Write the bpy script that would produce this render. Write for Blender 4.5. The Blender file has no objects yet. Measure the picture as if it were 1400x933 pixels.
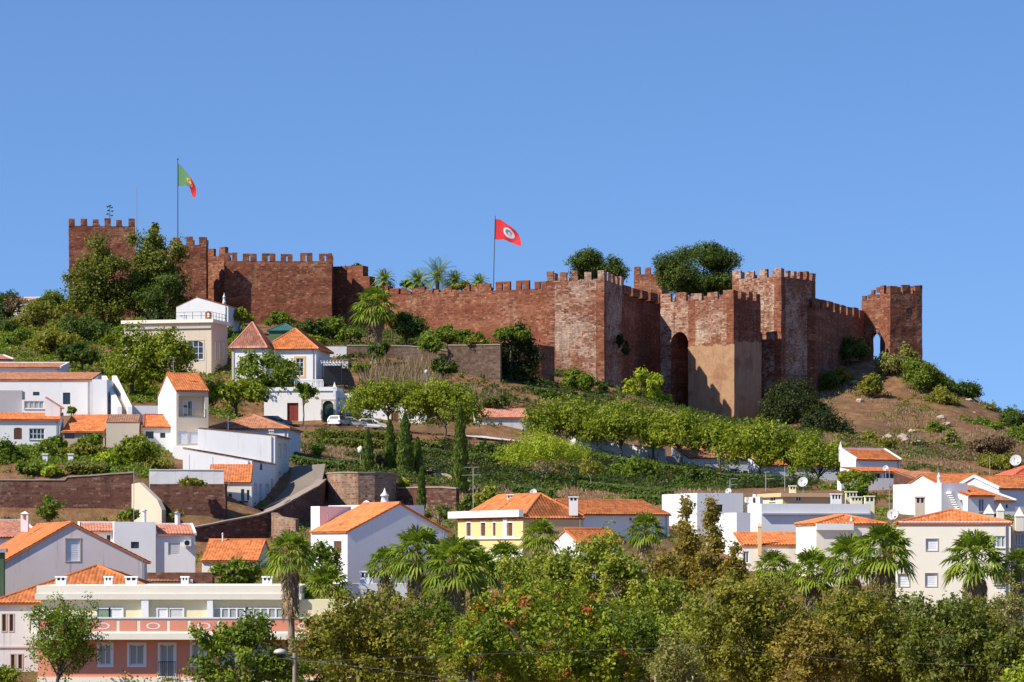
import bpy, math, random
import numpy as np
from mathutils import Vector, noise as mnoise

# ------------------------------------------------------------------ camera, sky, sun, exposure
W, H, F, HY, CZ = 1400.0, 933.0, 4350.0, 750.0, 15.0      # photo size, focal length in photo pixels, horizon row, eye height
SC = bpy.context.scene
COL = SC.collection
cam_data = bpy.data.cameras.new('camera')
cam = bpy.data.objects.new('camera', cam_data)
COL.objects.link(cam)
cam.location = (0, 0, CZ)
cam.rotation_euler = (math.radians(90), 0, 0)
cam_data.sensor_width = 36.0
cam_data.lens = 36.0 * F / W
cam_data.shift_y = (HY - H / 2) / W
cam_data.clip_start = 1.0
cam_data.clip_end = 20000.0
SC.camera = cam

SUN_EL, SUN_AZ = math.radians(42.0), math.radians(240.0)  # azimuth clockwise from +Y
world = bpy.data.worlds.new('World')
SC.world = world
world.use_nodes = True
wn, wl = world.node_tree.nodes, world.node_tree.links
bg = wn['Background']
sky = wn.new('ShaderNodeTexSky')
sky.sky_type = 'NISHITA'
sky.sun_disc = False
sky.sun_elevation = SUN_EL
sky.sun_rotation = SUN_AZ
sky.altitude = 300.0
sky.air_density = 1.0
sky.dust_density = 0.15
sky.ozone_density = 3.0
tc = wn.new('ShaderNodeTexCoord')
lift = wn.new('ShaderNodeVectorMath'); lift.operation = 'ADD'; lift.inputs[1].default_value = (0, 0, 0.18)
hsv = wn.new('ShaderNodeHueSaturation'); hsv.inputs['Saturation'].default_value = 1.17; hsv.inputs['Hue'].default_value = 0.507
wl.new(tc.outputs['Generated'], lift.inputs[0])
wl.new(lift.outputs[0], sky.inputs['Vector'])
wl.new(sky.outputs['Color'], hsv.inputs['Color'])
wl.new(hsv.outputs['Color'], bg.inputs['Color'])
bg.inputs['Strength'].default_value = 0.142

sun_data = bpy.data.lights.new('sun', 'SUN')
sun_data.energy = 5.0
sun_data.angle = math.radians(0.5)
sun_data.color = (1.0, 0.93, 0.82)
sun = bpy.data.objects.new('sun', sun_data)
COL.objects.link(sun)
to_sun = Vector((math.sin(SUN_AZ) * math.cos(SUN_EL), math.cos(SUN_AZ) * math.cos(SUN_EL), math.sin(SUN_EL)))
sun.rotation_euler = to_sun.to_track_quat('Z', 'Y').to_euler()
sun.location = (-80, 100, 150)

SC.view_settings.view_transform = 'Standard'
SC.view_settings.look = 'None'
SC.view_settings.exposure = 0.36
SC.view_settings.gamma = 1.0
SC.view_settings.use_curve_mapping = False
SC.cycles.max_bounces = 6
SC.cycles.transparent_max_bounces = 4

# ------------------------------------------------------------------ placing: a photo pixel at a chosen depth -> a point
def PX(px, Y): return (px - 700.0) * Y / F
def PZ(py, Y): return CZ + (HY - py) * Y / F
def P(px, py, Y): return Vector((PX(px, Y), Y, PZ(py, Y)))
def YR(px, Y):
    """the right half of the castle hill stands further back"""
    if px < 845 or Y < 405: return Y
    return Y + 28.0 * min(1.0, (px - 845) / 45.0) * min(1.0, (Y - 405) / 30.0)
def hit(B, d, px):
    k = (px - 700.0) / F
    return (k * B[1] - B[0]) / (d[0] - k * d[1])

RNG = np.random.default_rng(7)
random.seed(11)

# ------------------------------------------------------------------ materials
MATS = {}
def new_mat(name):
    m = bpy.data.materials.new(name); m.use_nodes = True
    nt = m.node_tree
    b = nt.nodes['Principled BSDF']
    b.inputs['Specular IOR Level'].default_value = 0.25
    MATS[name] = m
    return m, nt, b
def N(nt, t, **kw):
    n = nt.nodes.new(t)
    for k, v in kw.items():
        if k.startswith('_'): setattr(n, k[1:], v)
        else: n.inputs[k.replace('__', ' ')].default_value = v
    return n
def noise_node(nt, coord, scale, detail=4, rough=0.6, stretch=None):
    n = N(nt, 'ShaderNodeTexNoise', Scale=scale, Detail=detail, Roughness=rough)
    if stretch:
        mp = nt.nodes.new('ShaderNodeMapping'); mp.inputs['Scale'].default_value = stretch
        nt.links.new(coord, mp.inputs['Vector']); nt.links.new(mp.outputs[0], n.inputs['Vector'])
    else:
        nt.links.new(coord, n.inputs['Vector'])
    return n.outputs['Fac']
def ramp(nt, fac, stops):
    r = nt.nodes.new('ShaderNodeValToRGB')
    e = r.color_ramp.elements
    e[0].position, e[0].color = stops[0][0], (*stops[0][1], 1)
    e[1].position, e[1].color = stops[-1][0], (*stops[-1][1], 1)
    for p, c in stops[1:-1]:
        q = e.new(p); q.color = (*c, 1)
    nt.links.new(fac, r.inputs['Fac'])
    return r.outputs['Color']
def mixc(nt, fac, a, b, mode='MIX'):
    m = nt.nodes.new('ShaderNodeMix'); m.data_type = 'RGBA'; m.blend_type = mode
    for sock, v in ((m.inputs['Factor'], fac), (m.inputs[6], a), (m.inputs[7], b)):
        if hasattr(v, 'is_linked'): nt.links.new(v, sock)
        elif isinstance(v, (int, float)): sock.default_value = v
        else: sock.default_value = (*v, 1)
    return m.outputs[2]
def mapr(nt, v, a, b, c=0.0, d=1.0):
    m = nt.nodes.new('ShaderNodeMapRange')
    m.inputs[1].default_value, m.inputs[2].default_value, m.inputs[3].default_value, m.inputs[4].default_value = a, b, c, d
    nt.links.new(v, m.inputs[0]); return m.outputs[0]
def bump(nt, b, h, strength=0.3, dist=0.05):
    n = nt.nodes.new('ShaderNodeBump'); n.inputs['Strength'].default_value = strength; n.inputs['Distance'].default_value = dist
    nt.links.new(h, n.inputs['Height']); nt.links.new(n.outputs[0], b.inputs['Normal'])
def coord(nt, what='Object'):
    return nt.nodes.new('ShaderNodeTexCoord').outputs[what]
def mul(c, f): return tuple(x * f for x in c)

def plain(name, c, rough=0.6, metal=0.0, var=0.1):
    m, nt, b = new_mat(name)
    co = coord(nt)
    n = noise_node(nt, co, 3.0, 3)
    col = mixc(nt, n, mul(c, 1 - var), mul(c, 1 + var))
    nt.links.new(col, b.inputs['Base Color']); b.inputs['Roughness'].default_value = rough; b.inputs['Metallic'].default_value = metal
    return m
def plaster(name, c, dirt=(0.30, 0.27, 0.24), amount=0.35):
    m, nt, b = new_mat(name)
    co = coord(nt)
    big = noise_node(nt, co, 0.35, 6, 0.65)
    col = mixc(nt, mapr(nt, big, 0.35, 0.7), mul(c, 0.93), c)
    st = noise_node(nt, co, 1.0, 5, 0.7, (2.2, 2.2, 0.16))
    fine = noise_node(nt, co, 1.3, 8, 0.75)
    s1 = mapr(nt, st, 0.56, 0.80, 0, amount)
    col = mixc(nt, s1, col, dirt)
    s2 = mapr(nt, fine, 0.60, 0.82, 0, amount * 0.9)
    col = mixc(nt, s2, col, mul(dirt, 1.3))
    nt.links.new(col, b.inputs['Base Color']); b.inputs['Roughness'].default_value = 0.85
    bump(nt, b, noise_node(nt, co, 6, 5), 0.15, 0.03)
    return m
def tile(name, c, old=0.3):
    """roof tile: one tint per tile (uv cells), weathered patches"""
    m, nt, b = new_mat(name)
    uv = nt.nodes.new('ShaderNodeUVMap').outputs[0]
    fl = N(nt, 'ShaderNodeVectorMath', _operation='FLOOR'); nt.links.new(uv, fl.inputs[0])
    w = N(nt, 'ShaderNodeTexWhiteNoise', _noise_dimensions='2D'); nt.links.new(fl.outputs[0], w.inputs['Vector'])
    col = ramp(nt, w.outputs['Value'], [(0, mul(c, 0.72)), (0.5, c), (1, (min(1, c[0] * 1.22), c[1] * 1.35, c[2] * 1.5))])
    co = coord(nt)
    n = noise_node(nt, co, 0.5, 7, 0.7)
    col = mixc(nt, mapr(nt, n, 0.45, 0.75, 0, old), col, (0.16, 0.10, 0.07))
    n2 = noise_node(nt, co, 2.3, 6, 0.75)
    col = mixc(nt, mapr(nt, n2, 0.58, 0.75, 0, old), col, (0.42, 0.36, 0.26))
    nt.links.new(col, b.inputs['Base Color']); b.inputs['Roughness'].default_value = 0.8
    return m
def stone(name, c_dark, c_mid, c_light, mortar, bw=0.55, bh=0.26, pale=0.4, pale_c=(0.50, 0.40, 0.32), thr=0.46, rough_scale=1.0):
    m, nt, b = new_mat(name)
    uv = nt.nodes.new('ShaderNodeUVMap').outputs[0]
    co = coord(nt, 'Object')
    # wobble the courses a little
    nz = N(nt, 'ShaderNodeTexNoise', Scale=0.9, Detail=3); nt.links.new(uv, nz.inputs['Vector'])
    sc = N(nt, 'ShaderNodeVectorMath', _operation='SCALE'); sc.inputs['Scale'].default_value = 0.34; nt.links.new(nz.outputs['Color'], sc.inputs[0])
    ad = N(nt, 'ShaderNodeVectorMath', _operation='ADD'); nt.links.new(uv, ad.inputs[0]); nt.links.new(sc.outputs[0], ad.inputs[1])
    br = N(nt, 'ShaderNodeTexBrick', Scale=1.0)
    br.inputs['Brick Width'].default_value = bw; br.inputs['Row Height'].default_value = bh
    br.offset = 0.41; br.squash = 1.35; br.squash_frequency = 3
    br.inputs['Mortar Size'].default_value = 0.035; br.inputs['Mortar Smooth'].default_value = 0.4; br.inputs['Bias'].default_value = 0.0
    br.inputs['Color1'].default_value = (0, 0, 0, 1); br.inputs['Color2'].default_value = (1, 1, 1, 1); br.inputs['Mortar'].default_value = (0.5, 0.5, 0.5, 1)
    nt.links.new(ad.outputs[0], br.inputs['Vector'])
    col = ramp(nt, br.outputs['Color'], [(0.0, c_dark), (0.5, c_mid), (0.86, c_mid), (1.0, c_light)])
    fine = noise_node(nt, co, 2.4, 8, 0.8)
    col = mixc(nt, mapr(nt, fine, 0.3, 0.75, 0.0, 0.65), col, mul(c_dark, 0.7))
    big = noise_node(nt, co, 0.16 * rough_scale, 5, 0.6)
    mid = noise_node(nt, co, 2.6, 6, 0.85)
    # pale lime patches left between the stones
    bsep = nt.nodes.new('ShaderNodeRGBToBW'); nt.links.new(br.outputs['Color'], bsep.inputs[0])
    a1 = N(nt, 'ShaderNodeMath', _operation='MULTIPLY_ADD'); nt.links.new(bsep.outputs[0], a1.inputs[0]); a1.inputs[1].default_value = 0.18; nt.links.new(big, a1.inputs[2])
    a2 = N(nt, 'ShaderNodeMath', _operation='MULTIPLY_ADD'); nt.links.new(mid, a2.inputs[0]); a2.inputs[1].default_value = 0.55; nt.links.new(a1.outputs[0], a2.inputs[2])
    pm = N(nt, 'ShaderNodeMath', _operation='MULTIPLY'); nt.links.new(mapr(nt, a2.outputs[0], thr + 0.40, thr + 0.62, 0, 1), pm.inputs[0]); pm.inputs[1].default_value = 1.0
    pm2 = N(nt, 'ShaderNodeMath', _operation='MULTIPLY'); nt.links.new(pm.outputs[0], pm2.inputs[0]); pm2.inputs[1].default_value = pale
    col = mixc(nt, pm2.outputs[0], col, pale_c)
    # rebuilt courses and weathered areas
    band = noise_node(nt, co, 1.0, 4, 0.6, (0.10, 0.10, 0.75))
    col = mixc(nt, mapr(nt, band, 0.54, 0.64, 0, 0.5), col, mul(c_dark, 1.25))
    col = mixc(nt, mapr(nt, band, 0.46, 0.34, 0, 0.4), col, mul(c_light, 0.95))
    wea = noise_node(nt, co, 0.30, 6, 0.7)
    col = mixc(nt, mapr(nt, wea, 0.54, 0.66, 0, 0.6), col, mul(c_dark, 0.85))
    mo = N(nt, 'ShaderNodeMath', _operation='MULTIPLY'); nt.links.new(br.outputs['Fac'], mo.inputs[0]); mo.inputs[1].default_value = 0.7
    col = mixc(nt, mo.outputs[0], col, mortar)
    st = noise_node(nt, co, 1.0, 5, 0.7, (0.9, 0.9, 0.07))
    col = mixc(nt, mapr(nt, st, 0.52, 0.72, 0, 0.6), col, mul(c_dark, 0.55))
    nt.links.new(col, b.inputs['Base Color']); b.inputs['Roughness'].default_value = 0.9
    bump(nt, b, fine, 0.6, 0.12)
    return m
LEAF_GAIN = 2.5
def leaf(name, dark, light, accent=None, acc_from=0.93, trans=0.38, dry=False):
    m = bpy.data.materials.new(name); m.use_nodes = True; nt = m.node_tree; MATS[name] = m
    nt.nodes.clear()
    out = nt.nodes.new('ShaderNodeOutputMaterial')
    at = N(nt, 'ShaderNodeAttribute', _attribute_name='tint')
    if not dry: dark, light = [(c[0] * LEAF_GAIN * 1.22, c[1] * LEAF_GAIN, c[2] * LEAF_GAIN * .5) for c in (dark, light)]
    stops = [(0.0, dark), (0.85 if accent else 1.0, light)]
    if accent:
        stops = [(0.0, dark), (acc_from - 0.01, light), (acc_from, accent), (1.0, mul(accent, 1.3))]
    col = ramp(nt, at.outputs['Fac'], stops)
    p = nt.nodes.new('ShaderNodeBsdfPrincipled'); p.inputs['Roughness'].default_value = 0.55; p.inputs['Specular IOR Level'].default_value = 0.3
    t = nt.nodes.new('ShaderNodeBsdfTranslucent')
    tcol = mixc(nt, 1.0, col, (1.0, 1.0, 0.8) if dry else (1.0, 1.0, 0.45), 'MULTIPLY')
    nt.links.new(col, p.inputs['Base Color']); nt.links.new(tcol, t.inputs['Color'])
    mx = nt.nodes.new('ShaderNodeMixShader'); mx.inputs[0].default_value = trans
    nt.links.new(p.outputs[0], mx.inputs[1]); nt.links.new(t.outputs[0], mx.inputs[2]); nt.links.new(mx.outputs[0], out.inputs['Surface'])
    return m
def glass(name, c=(0.03, 0.04, 0.05)):
    m, nt, b = new_mat(name)
    b.inputs['Base Color'].default_value = (*c, 1); b.inputs['Roughness'].default_value = 0.12; b.inputs['Specular IOR Level'].default_value = 0.5
    return m

WHITE = (0.80, 0.79, 0.77)
plaster('white', WHITE, amount=0.22)
plaster('white_clean', (0.82, 0.81, 0.79), amount=0.36)
plaster('white_stained', (0.70, 0.68, 0.65), (0.22, 0.19, 0.16), 0.6)
plaster('old_wall', (0.76, 0.66, 0.62), (0.34, 0.2, 0.15), 0.8)
plaster('cream', (0.78, 0.73, 0.62), amount=0.12)
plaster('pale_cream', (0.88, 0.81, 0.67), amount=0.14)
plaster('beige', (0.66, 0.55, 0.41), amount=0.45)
plaster('tan_stone', (0.46, 0.36, 0.27), (0.2, 0.15, 0.11), 0.5)
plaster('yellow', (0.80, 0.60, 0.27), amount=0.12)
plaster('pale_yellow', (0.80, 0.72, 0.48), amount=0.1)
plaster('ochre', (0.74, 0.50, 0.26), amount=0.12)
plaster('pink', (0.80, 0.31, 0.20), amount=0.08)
plaster('grey_plaster', (0.42, 0.41, 0.42), amount=0.3)
def old_render(name):
    m, nt, b = new_mat(name); co = coord(nt)
    n1, n2, n3 = noise_node(nt, co, 0.22, 7, 0.7), noise_node(nt, co, 1.1, 8, 0.8), noise_node(nt, co, 1.0, 5, 0.7, (1.4, 1.4, 0.10))
    col = mixc(nt, mapr(nt, n2, 0.35, 0.7), (0.36, 0.205, 0.11), (0.47, 0.29, 0.165))
    col = mixc(nt, mapr(nt, n1, 0.50, 0.60, 0, 0.75), col, (0.27, 0.115, 0.062))
    col = mixc(nt, mapr(nt, n3, 0.52, 0.70, 0, 0.7), col, (0.20, 0.085, 0.05))
    nt.links.new(col, b.inputs['Base Color']); b.inputs['Roughness'].default_value = 0.9
    bump(nt, b, n2, 0.4, 0.08)
old_render('castle_render')
plaster('green_paint', (0.08, 0.15, 0.07), amount=0.3)
tile('orange_tile', (0.60, 0.185, 0.055), 0.5)
tile('bright_tile', (0.66, 0.20, 0.06), 0.36)
tile('old_tile', (0.48, 0.20, 0.10), 0.55)
tile('brown_tile', (0.34, 0.17, 0.10), 0.6)
tile('pink_tile', (0.58, 0.24, 0.15), 0.35)
tile('red_tile', (0.62, 0.12, 0.06), 0.1)
stone('castle_stone', (0.13, 0.042, 0.022), (0.315, 0.105, 0.050), (0.50, 0.25, 0.145), (0.18, 0.07, 0.042), pale=0.65, pale_c=(0.46, 0.29, 0.18), thr=0.48)
stone('castle_stone_pale', (0.145, 0.048, 0.025), (0.325, 0.117, 0.057), (0.50, 0.28, 0.17), (0.27, 0.135, 0.085), pale=0.9, pale_c=(0.58, 0.46, 0.35), rough_scale=1.0, thr=0.385)
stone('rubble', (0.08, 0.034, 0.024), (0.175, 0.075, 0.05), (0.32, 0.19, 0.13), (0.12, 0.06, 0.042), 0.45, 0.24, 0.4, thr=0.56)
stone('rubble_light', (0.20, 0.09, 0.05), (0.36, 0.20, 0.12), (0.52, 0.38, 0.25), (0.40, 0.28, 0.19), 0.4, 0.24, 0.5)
stone('grey_stone', (0.10, 0.06, 0.042), (0.17, 0.105, 0.07), (0.26, 0.18, 0.12), (0.15, 0.095, 0.065), 0.6, 0.3, 0.2)
plain('coping', (0.36, 0.28, 0.21), 0.9, var=0.25)
plain('white_paint', (0.80, 0.80, 0.79), 0.5, var=0.03)
plain('frame_white', (0.78, 0.78, 0.76), 0.5, var=0.02)
plain('stone_trim', (0.55, 0.47, 0.38), 0.8)
plain('shutter_grey', (0.58, 0.58, 0.57), 0.6)
plain('shutter_white', (0.74, 0.76, 0.78), 0.6, var=0.03)
plain('brown_wood', (0.14, 0.065, 0.04), 0.6)
plain('red_wood', (0.22, 0.045, 0.03), 0.6)
plain('green_door', (0.03, 0.07, 0.05), 0.5)
plain('blue_paint', (0.05, 0.14, 0.28), 0.5)
plain('black_metal', (0.02, 0.02, 0.022), 0.5)
plain('grey_metal', (0.30, 0.31, 0.32), 0.45, 0.4)
plain('aerial_metal', (0.42, 0.42, 0.42), 0.45, 0.3)
plain('dish_white', (0.50, 0.50, 0.50), 0.45, var=0.04)
plain('pole_grey', (0.10, 0.11, 0.12), 0.5)
plain('wood_pole', (0.30, 0.24, 0.18), 0.85, var=0.2)
plain('bark', (0.13, 0.095, 0.07), 0.9, var=0.35)
plain('pale_bark', (0.40, 0.34, 0.27), 0.9, var=0.25)
plain('palm_bark', (0.27, 0.20, 0.14), 0.9, var=0.35)
plain('dead_leaf', (0.34, 0.22, 0.115), 0.8, var=0.35)
plain('cobble', (0.20, 0.165, 0.13), 0.85, var=0.35)
plain('asphalt', (0.09, 0.088, 0.085), 0.9, var=0.2)
plain('rust_red', (0.36, 0.09, 0.06), 0.7)
plain('teal_roof', (0.03, 0.12, 0.11), 0.6)
plain('yellow_paint', (0.62, 0.36, 0.04), 0.6)
plain('car_silver', (0.52, 0.53, 0.50), 0.3, 0.5, 0.02)
plain('car_white', (0.78, 0.78, 0.77), 0.25, 0.0, 0.02)
plain('car_blue', (0.05, 0.09, 0.16), 0.25, 0.3, 0.02)
plain('rubber', (0.02, 0.02, 0.02), 0.8)
plain('tail_red', (0.4, 0.02, 0.02), 0.3)
plain('clay_pot', (0.40, 0.16, 0.08), 0.8)
glass('glass_dark'); glass('glass_blue', (0.10, 0.14, 0.17)); glass('glass_green', (0.22, 0.30, 0.22)); glass('glass_curtain', (0.34, 0.38, 0.38))

# ------------------------------------------------------------------ mesh builder
class MB:
    def __init__(s): s.v = []; s.f = []; s.uv = []; s.mi = []; s.mats = []; s.smooth = []
    def mat(s, name):
        if name not in s.mats: s.mats.append(name)
        return s.mats.index(name)
    def face(s, pts, mat, uv=None, smooth=False):
        i = len(s.v); s.v.extend(tuple(p) for p in pts); s.f.append(tuple(range(i, i + len(pts))))
        s.mi.append(s.mat(mat)); s.uv.append(uv); s.smooth.append(smooth)
    def grid(s, rows, mat, uvs=None, smooth=False):
        """rows: list of equal-length lists of points"""
        i = len(s.v); n = len(rows[0]); k = s.mat(mat)
        for r in rows: s.v.extend(tuple(p) for p in r)
        for a in range(len(rows) - 1):
            for b in range(n - 1):
                s.f.append((i + a * n + b, i + a * n + b + 1, i + (a + 1) * n + b + 1, i + (a + 1) * n + b)); s.mi.append(k); s.smooth.append(smooth)
                s.uv.append(None if uvs is None else [uvs[a][b], uvs[a][b + 1], uvs[a + 1][b + 1], uvs[a + 1][b]])
    def hexa(s, c, mat):
        """8 corners: bottom ring 0-3, top ring 4-7"""
        i = len(s.v); s.v.extend(tuple(p) for p in c); k = s.mat(mat)
        for f in ((3, 2, 1, 0), (4, 5, 6, 7), (0, 1, 5, 4), (1, 2, 6, 5), (2, 3, 7, 6), (3, 0, 4, 7)):
            s.f.append(tuple(i + q for q in f)); s.mi.append(k); s.uv.append(None); s.smooth.append(False)
    def box(s, x0, x1, y0, y1, z0, z1, mat):
        s.hexa([(x0, y0, z0), (x1, y0, z0), (x1, y1, z0), (x0, y1, z0), (x0, y0, z1), (x1, y0, z1), (x1, y1, z1), (x0, y1, z1)], mat)
    def fbox(s, fr, s0, s1, z0, z1, n0, n1, mat):
        """box in a face frame: fr = (O, d, n) in plan"""
        O, d, n = fr[:3]
        def q(a, b, z): return (O[0] + d[0] * a + n[0] * b, O[1] + d[1] * a + n[1] * b, z)
        s.hexa([q(s0, n1, z0), q(s1, n1, z0), q(s1, n0, z0), q(s0, n0, z0), q(s0, n1, z1), q(s1, n1, z1), q(s1, n0, z1), q(s0, n0, z1)], mat)
    def beam(s, A, B, w, h, mat):
        A, B = Vector(A), Vector(B); d = (B - A).normalized()
        sd = d.cross(Vector((0, 0, 1)))
        sd = sd.normalized() if sd.length > 1e-4 else Vector((1, 0, 0))
        up = sd.cross(d).normalized(); a, b = sd * w / 2, up * h / 2
        s.hexa([A - a - b, A + a - b, B + a - b, B - a - b, A - a + b, A + a + b, B + a + b, B - a + b], mat)
    def tube(s, pts, radii, mat, seg=8, cap=True):
        rows = []
        pts = [Vector(p) for p in pts]
        for j, p in enumerate(pts):
            d = (pts[min(j + 1, len(pts) - 1)] - pts[max(j - 1, 0)]).normalized()
            a = d.cross(Vector((0, 1, 0.01))); a = a.normalized() if a.length > 1e-4 else Vector((1, 0, 0))
            b = d.cross(a).normalized()
            rows.append([p + (a * math.cos(t) + b * math.sin(t)) * radii[j] for t in [2 * math.pi * k / seg for k in range(seg + 1)]])
        s.grid(rows, mat, smooth=True)
        if cap:
            s.face(rows[-1][:-1], mat); s.face(rows[0][:-1][::-1], mat)
    def lathe(s, c, prof, mat, seg=12, smooth=True):
        rows = [[(c[0] + r * math.cos(2 * math.pi * k / seg), c[1] + r * math.sin(2 * math.pi * k / seg), c[2] + z) for k in range(seg + 1)] for r, z in prof]
        s.grid(rows, mat, smooth=smooth)
    def build(s, name, parent=None, loc=None):
        if not s.f: return None
        me = bpy.data.meshes.new(name)
        o = bpy.data.objects.new(name, me); COL.objects.link(o)
        v = np.array(s.v, dtype=float)
        if parent is not None:
            org = np.array(world_loc(parent)); o.parent = parent
        elif loc is not None:
            org = np.array(loc); o.location = loc
        else:
            c0 = v.min(0); c1 = v.max(0); org = np.array([(c0[0] + c1[0]) / 2, (c0[1] + c1[1]) / 2, c0[2]]); o.location = org
        me.from_pydata((v - org).tolist(), [], s.f)
        for m in s.mats: me.materials.append(MATS[m])
        me.polygons.foreach_set('material_index', s.mi)
        me.polygons.foreach_set('use_smooth', s.smooth)
        uvl = me.uv_layers.new(name='UVMap')
        out = []
        nrm = np.zeros(len(me.polygons) * 3); me.polygons.foreach_get('normal', nrm); nrm = nrm.reshape(-1, 3)
        for fi, f in enumerate(s.f):
            u = s.uv[fi]
            if u is not None:
                for a in u: out.extend(a)
                continue
            n = nrm[fi]; hl = math.hypot(n[0], n[1])
            if hl > 0.35:
                tx, ty = -n[1] / hl, n[0] / hl
                for q in f: p = s.v[q]; out.extend((p[0] * tx + p[1] * ty, p[2]))
            else:
                for q in f: p = s.v[q]; out.extend((p[0], p[1]))
        uvl.data.foreach_set('uv', out)
        me.update()
        return o
def world_loc(o):
    l = Vector(o.location)
    while o.parent is not None:
        o = o.parent; l = l + o.location
    return l
def tag(o, label, cat, group=None, kind=None):
    o['label'] = label; o['category'] = cat
    if group: o['group'] = group
    if kind: o['kind'] = kind
    return o
def thing(name, loc, label, cat, group=None):
    o = bpy.data.objects.new(name, None); COL.objects.link(o); o.location = loc; o.empty_display_size = 0.5; o['kind'] = 'thing'
    return tag(o, label, cat, group)
def setting(o, name):
    o['kind'] = 'structure'; return o
def np_quads(name, V, mat, tint, parent=None, nv=4):
    """many loose quads (leaves) as one mesh; V (n,4,3) world, tint (n,)"""
    n = len(V)
    me = bpy.data.meshes.new(name); o = bpy.data.objects.new(name, me); COL.objects.link(o)
    if parent is not None: org = np.array(world_loc(parent)); o.parent = parent
    else: org = np.append(V.reshape(-1, 3).mean(0)[:2], V[:, :, 2].min()); o.location = org
    V = (V - org).astype(np.float32)
    me.vertices.add(n * nv); me.vertices.foreach_set('co', V.ravel())
    me.loops.add(n * nv); me.loops.foreach_set('vertex_index', np.arange(n * nv, dtype=np.int32))
    me.polygons.add(n); me.polygons.foreach_set('loop_start', np.arange(0, n * nv, nv, dtype=np.int32)); me.polygons.foreach_set('loop_total', np.full(n, nv, dtype=np.int32))
    a = me.attributes.new('tint', 'FLOAT', 'FACE'); a.data.foreach_set('value', np.clip(tint, 0, 1).astype(np.float32))
    me.materials.append(MATS[mat]); me.update(calc_edges=True)
    return o

# ------------------------------------------------------------------ terrain
TP = []
def g(px, py, Y):
    Y = YR(px, Y); TP.append((PX(px, Y), Y, PZ(py, Y)))
def gz(px, Y, z):
    Y = YR(px, Y); TP.append((PX(px, Y), Y, z))
for px in (-300, 0, 350, 700, 1050, 1400, 1700):
    gz(px, 60, -1); gz(px, 110, 0); gz(px, 160, 3.0)
for px in (0, 250, 480): gz(px, 206, 5.4); gz(px, 214, 6.2)
for px in (600, 800, 1000, 1200, 1400): gz(px, 200, 5.5)
for px, py, Y in ((0, 830, 245), (190, 826, 248), (160, 790, 276), (310, 782, 288), (470, 800, 255), (590, 795, 262), (700, 775, 265), (820, 755, 270), (1000, 765, 268), (1100, 770, 262),
                  (1240, 850, 232), (1390, 845, 236), (1500, 840, 236), (-150, 830, 245),
                  # lower retaining walls: foot and head
                  (-100, 718, 307), (0, 717, 308), (90, 717, 308), (180, 717, 309), (-100, 655, 314), (0, 655, 314), (90, 652, 314), (180, 650, 314),
                  (220, 716, 306), (300, 758, 299), (255, 735, 300), (360, 756, 300), (230, 664, 313), (300, 662, 313),
                  (345, 704, 318), (376, 690, 326), (410, 672, 333), (440, 656, 341), (470, 640, 352), (420, 630, 358),
                  (400, 742, 304), (435, 725, 314), (490, 692, 331), (545, 694, 330), (490, 655, 338), (530, 650, 339), (560, 698, 326), (620, 702, 322),
                  (0, 625, 330), (90, 620, 335), (190, 622, 337), (260, 634, 334), (0, 606, 352), (120, 612, 350), (215, 616, 346), (270, 616, 345),
                  (0, 565, 372), (120, 560, 372), (200, 560, 372), (300, 590, 362), (340, 585, 365),
                  (130, 545, 395), (215, 545, 398), (300, 560, 400),
                  # street with the parked cars and its continuation to the right
                  (580, 580, 412), (740, 592, 410), (900, 616, 404), (1060, 640, 397), (1140, 650, 391),
                  # garden terraces
                  (420, 612, 385), (520, 615, 382), (620, 628, 376), (720, 640, 372), (820, 655, 366), (920, 668, 358),
                  (430, 640, 358), (520, 640, 350), (600, 660, 343), (700, 672, 335), (800, 690, 320), (900, 705, 305), (1000, 695, 310),
                  (640, 700, 318), (720, 705, 300), (850, 720, 290), (1080, 700, 312), (1180, 700, 320),
                  # villas and the wall behind the reeds
                  (170, 512, 424), (300, 512, 424), (340, 516, 424), (440, 520, 424), (500, 520, 428), (600, 522, 430), (680, 530, 430), (480, 545, 416), (600, 560, 412), (700, 566, 412),
                  (480, 482, 440), (560, 482, 440), (660, 486, 440),
                  # castle foot
                  (0, 500, 400), (-120, 500, 400), (60, 470, 430), (0, 455, 455), (60, 440, 478), (-120, 450, 470), (140, 440, 490), (200, 446, 470), (260, 440, 478), (290, 440, 478), (300, 462, 452),
                  (340, 448, 480), (420, 448, 480), (500, 460, 476), (600, 470, 476), (690, 486, 470), (700, 520, 446), (750, 520, 455), (830, 528, 458), (850, 535, 452), (900, 552, 440), (960, 586, 447), (950, 582, 454),
                  (1000, 592, 447), (1040, 590, 452), (1003, 590, 440), (1035, 588, 458),  (1080, 555, 452), (1110, 548, 458), (880, 575, 420), (780, 560, 425), (960, 605, 412), (1060, 610, 410), (1130, 600, 415),
                  (1130, 540, 468), (1150, 505, 480), (1190, 500, 490), (1225, 492, 487), (1262, 492, 486), (1290, 525, 478), (1335, 553, 470), (1400, 590, 462), (1480, 620, 455),
                  (1180, 560, 450), (1240, 560, 452), (1300, 590, 440), (1180, 605, 420), (1250, 620, 408), (1320, 630, 400), (1400, 640, 405), (1150, 625, 398),
                  (1180, 655, 365), (1250, 660, 345), (1330, 668, 335), (1400, 670, 335), (1260, 700, 300), (1350, 705, 295), (1500, 690, 330)):
    g(px, py, Y)
ROAD = ((340, 582, 404.5), (440, 586, 402), (500, 588, 400), (580, 596, 398), (660, 603, 396), (740, 611, 394), (820, 623, 391), (900, 638, 388), (980, 650, 384), (1060, 660, 380), (1140, 668, 376), (1200, 672, 372))
for px, py, Y in ROAD:
    for dy in (-5.5, -3, 0, 3, 5): gz(px, Y + dy, PZ(py, Y))
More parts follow.
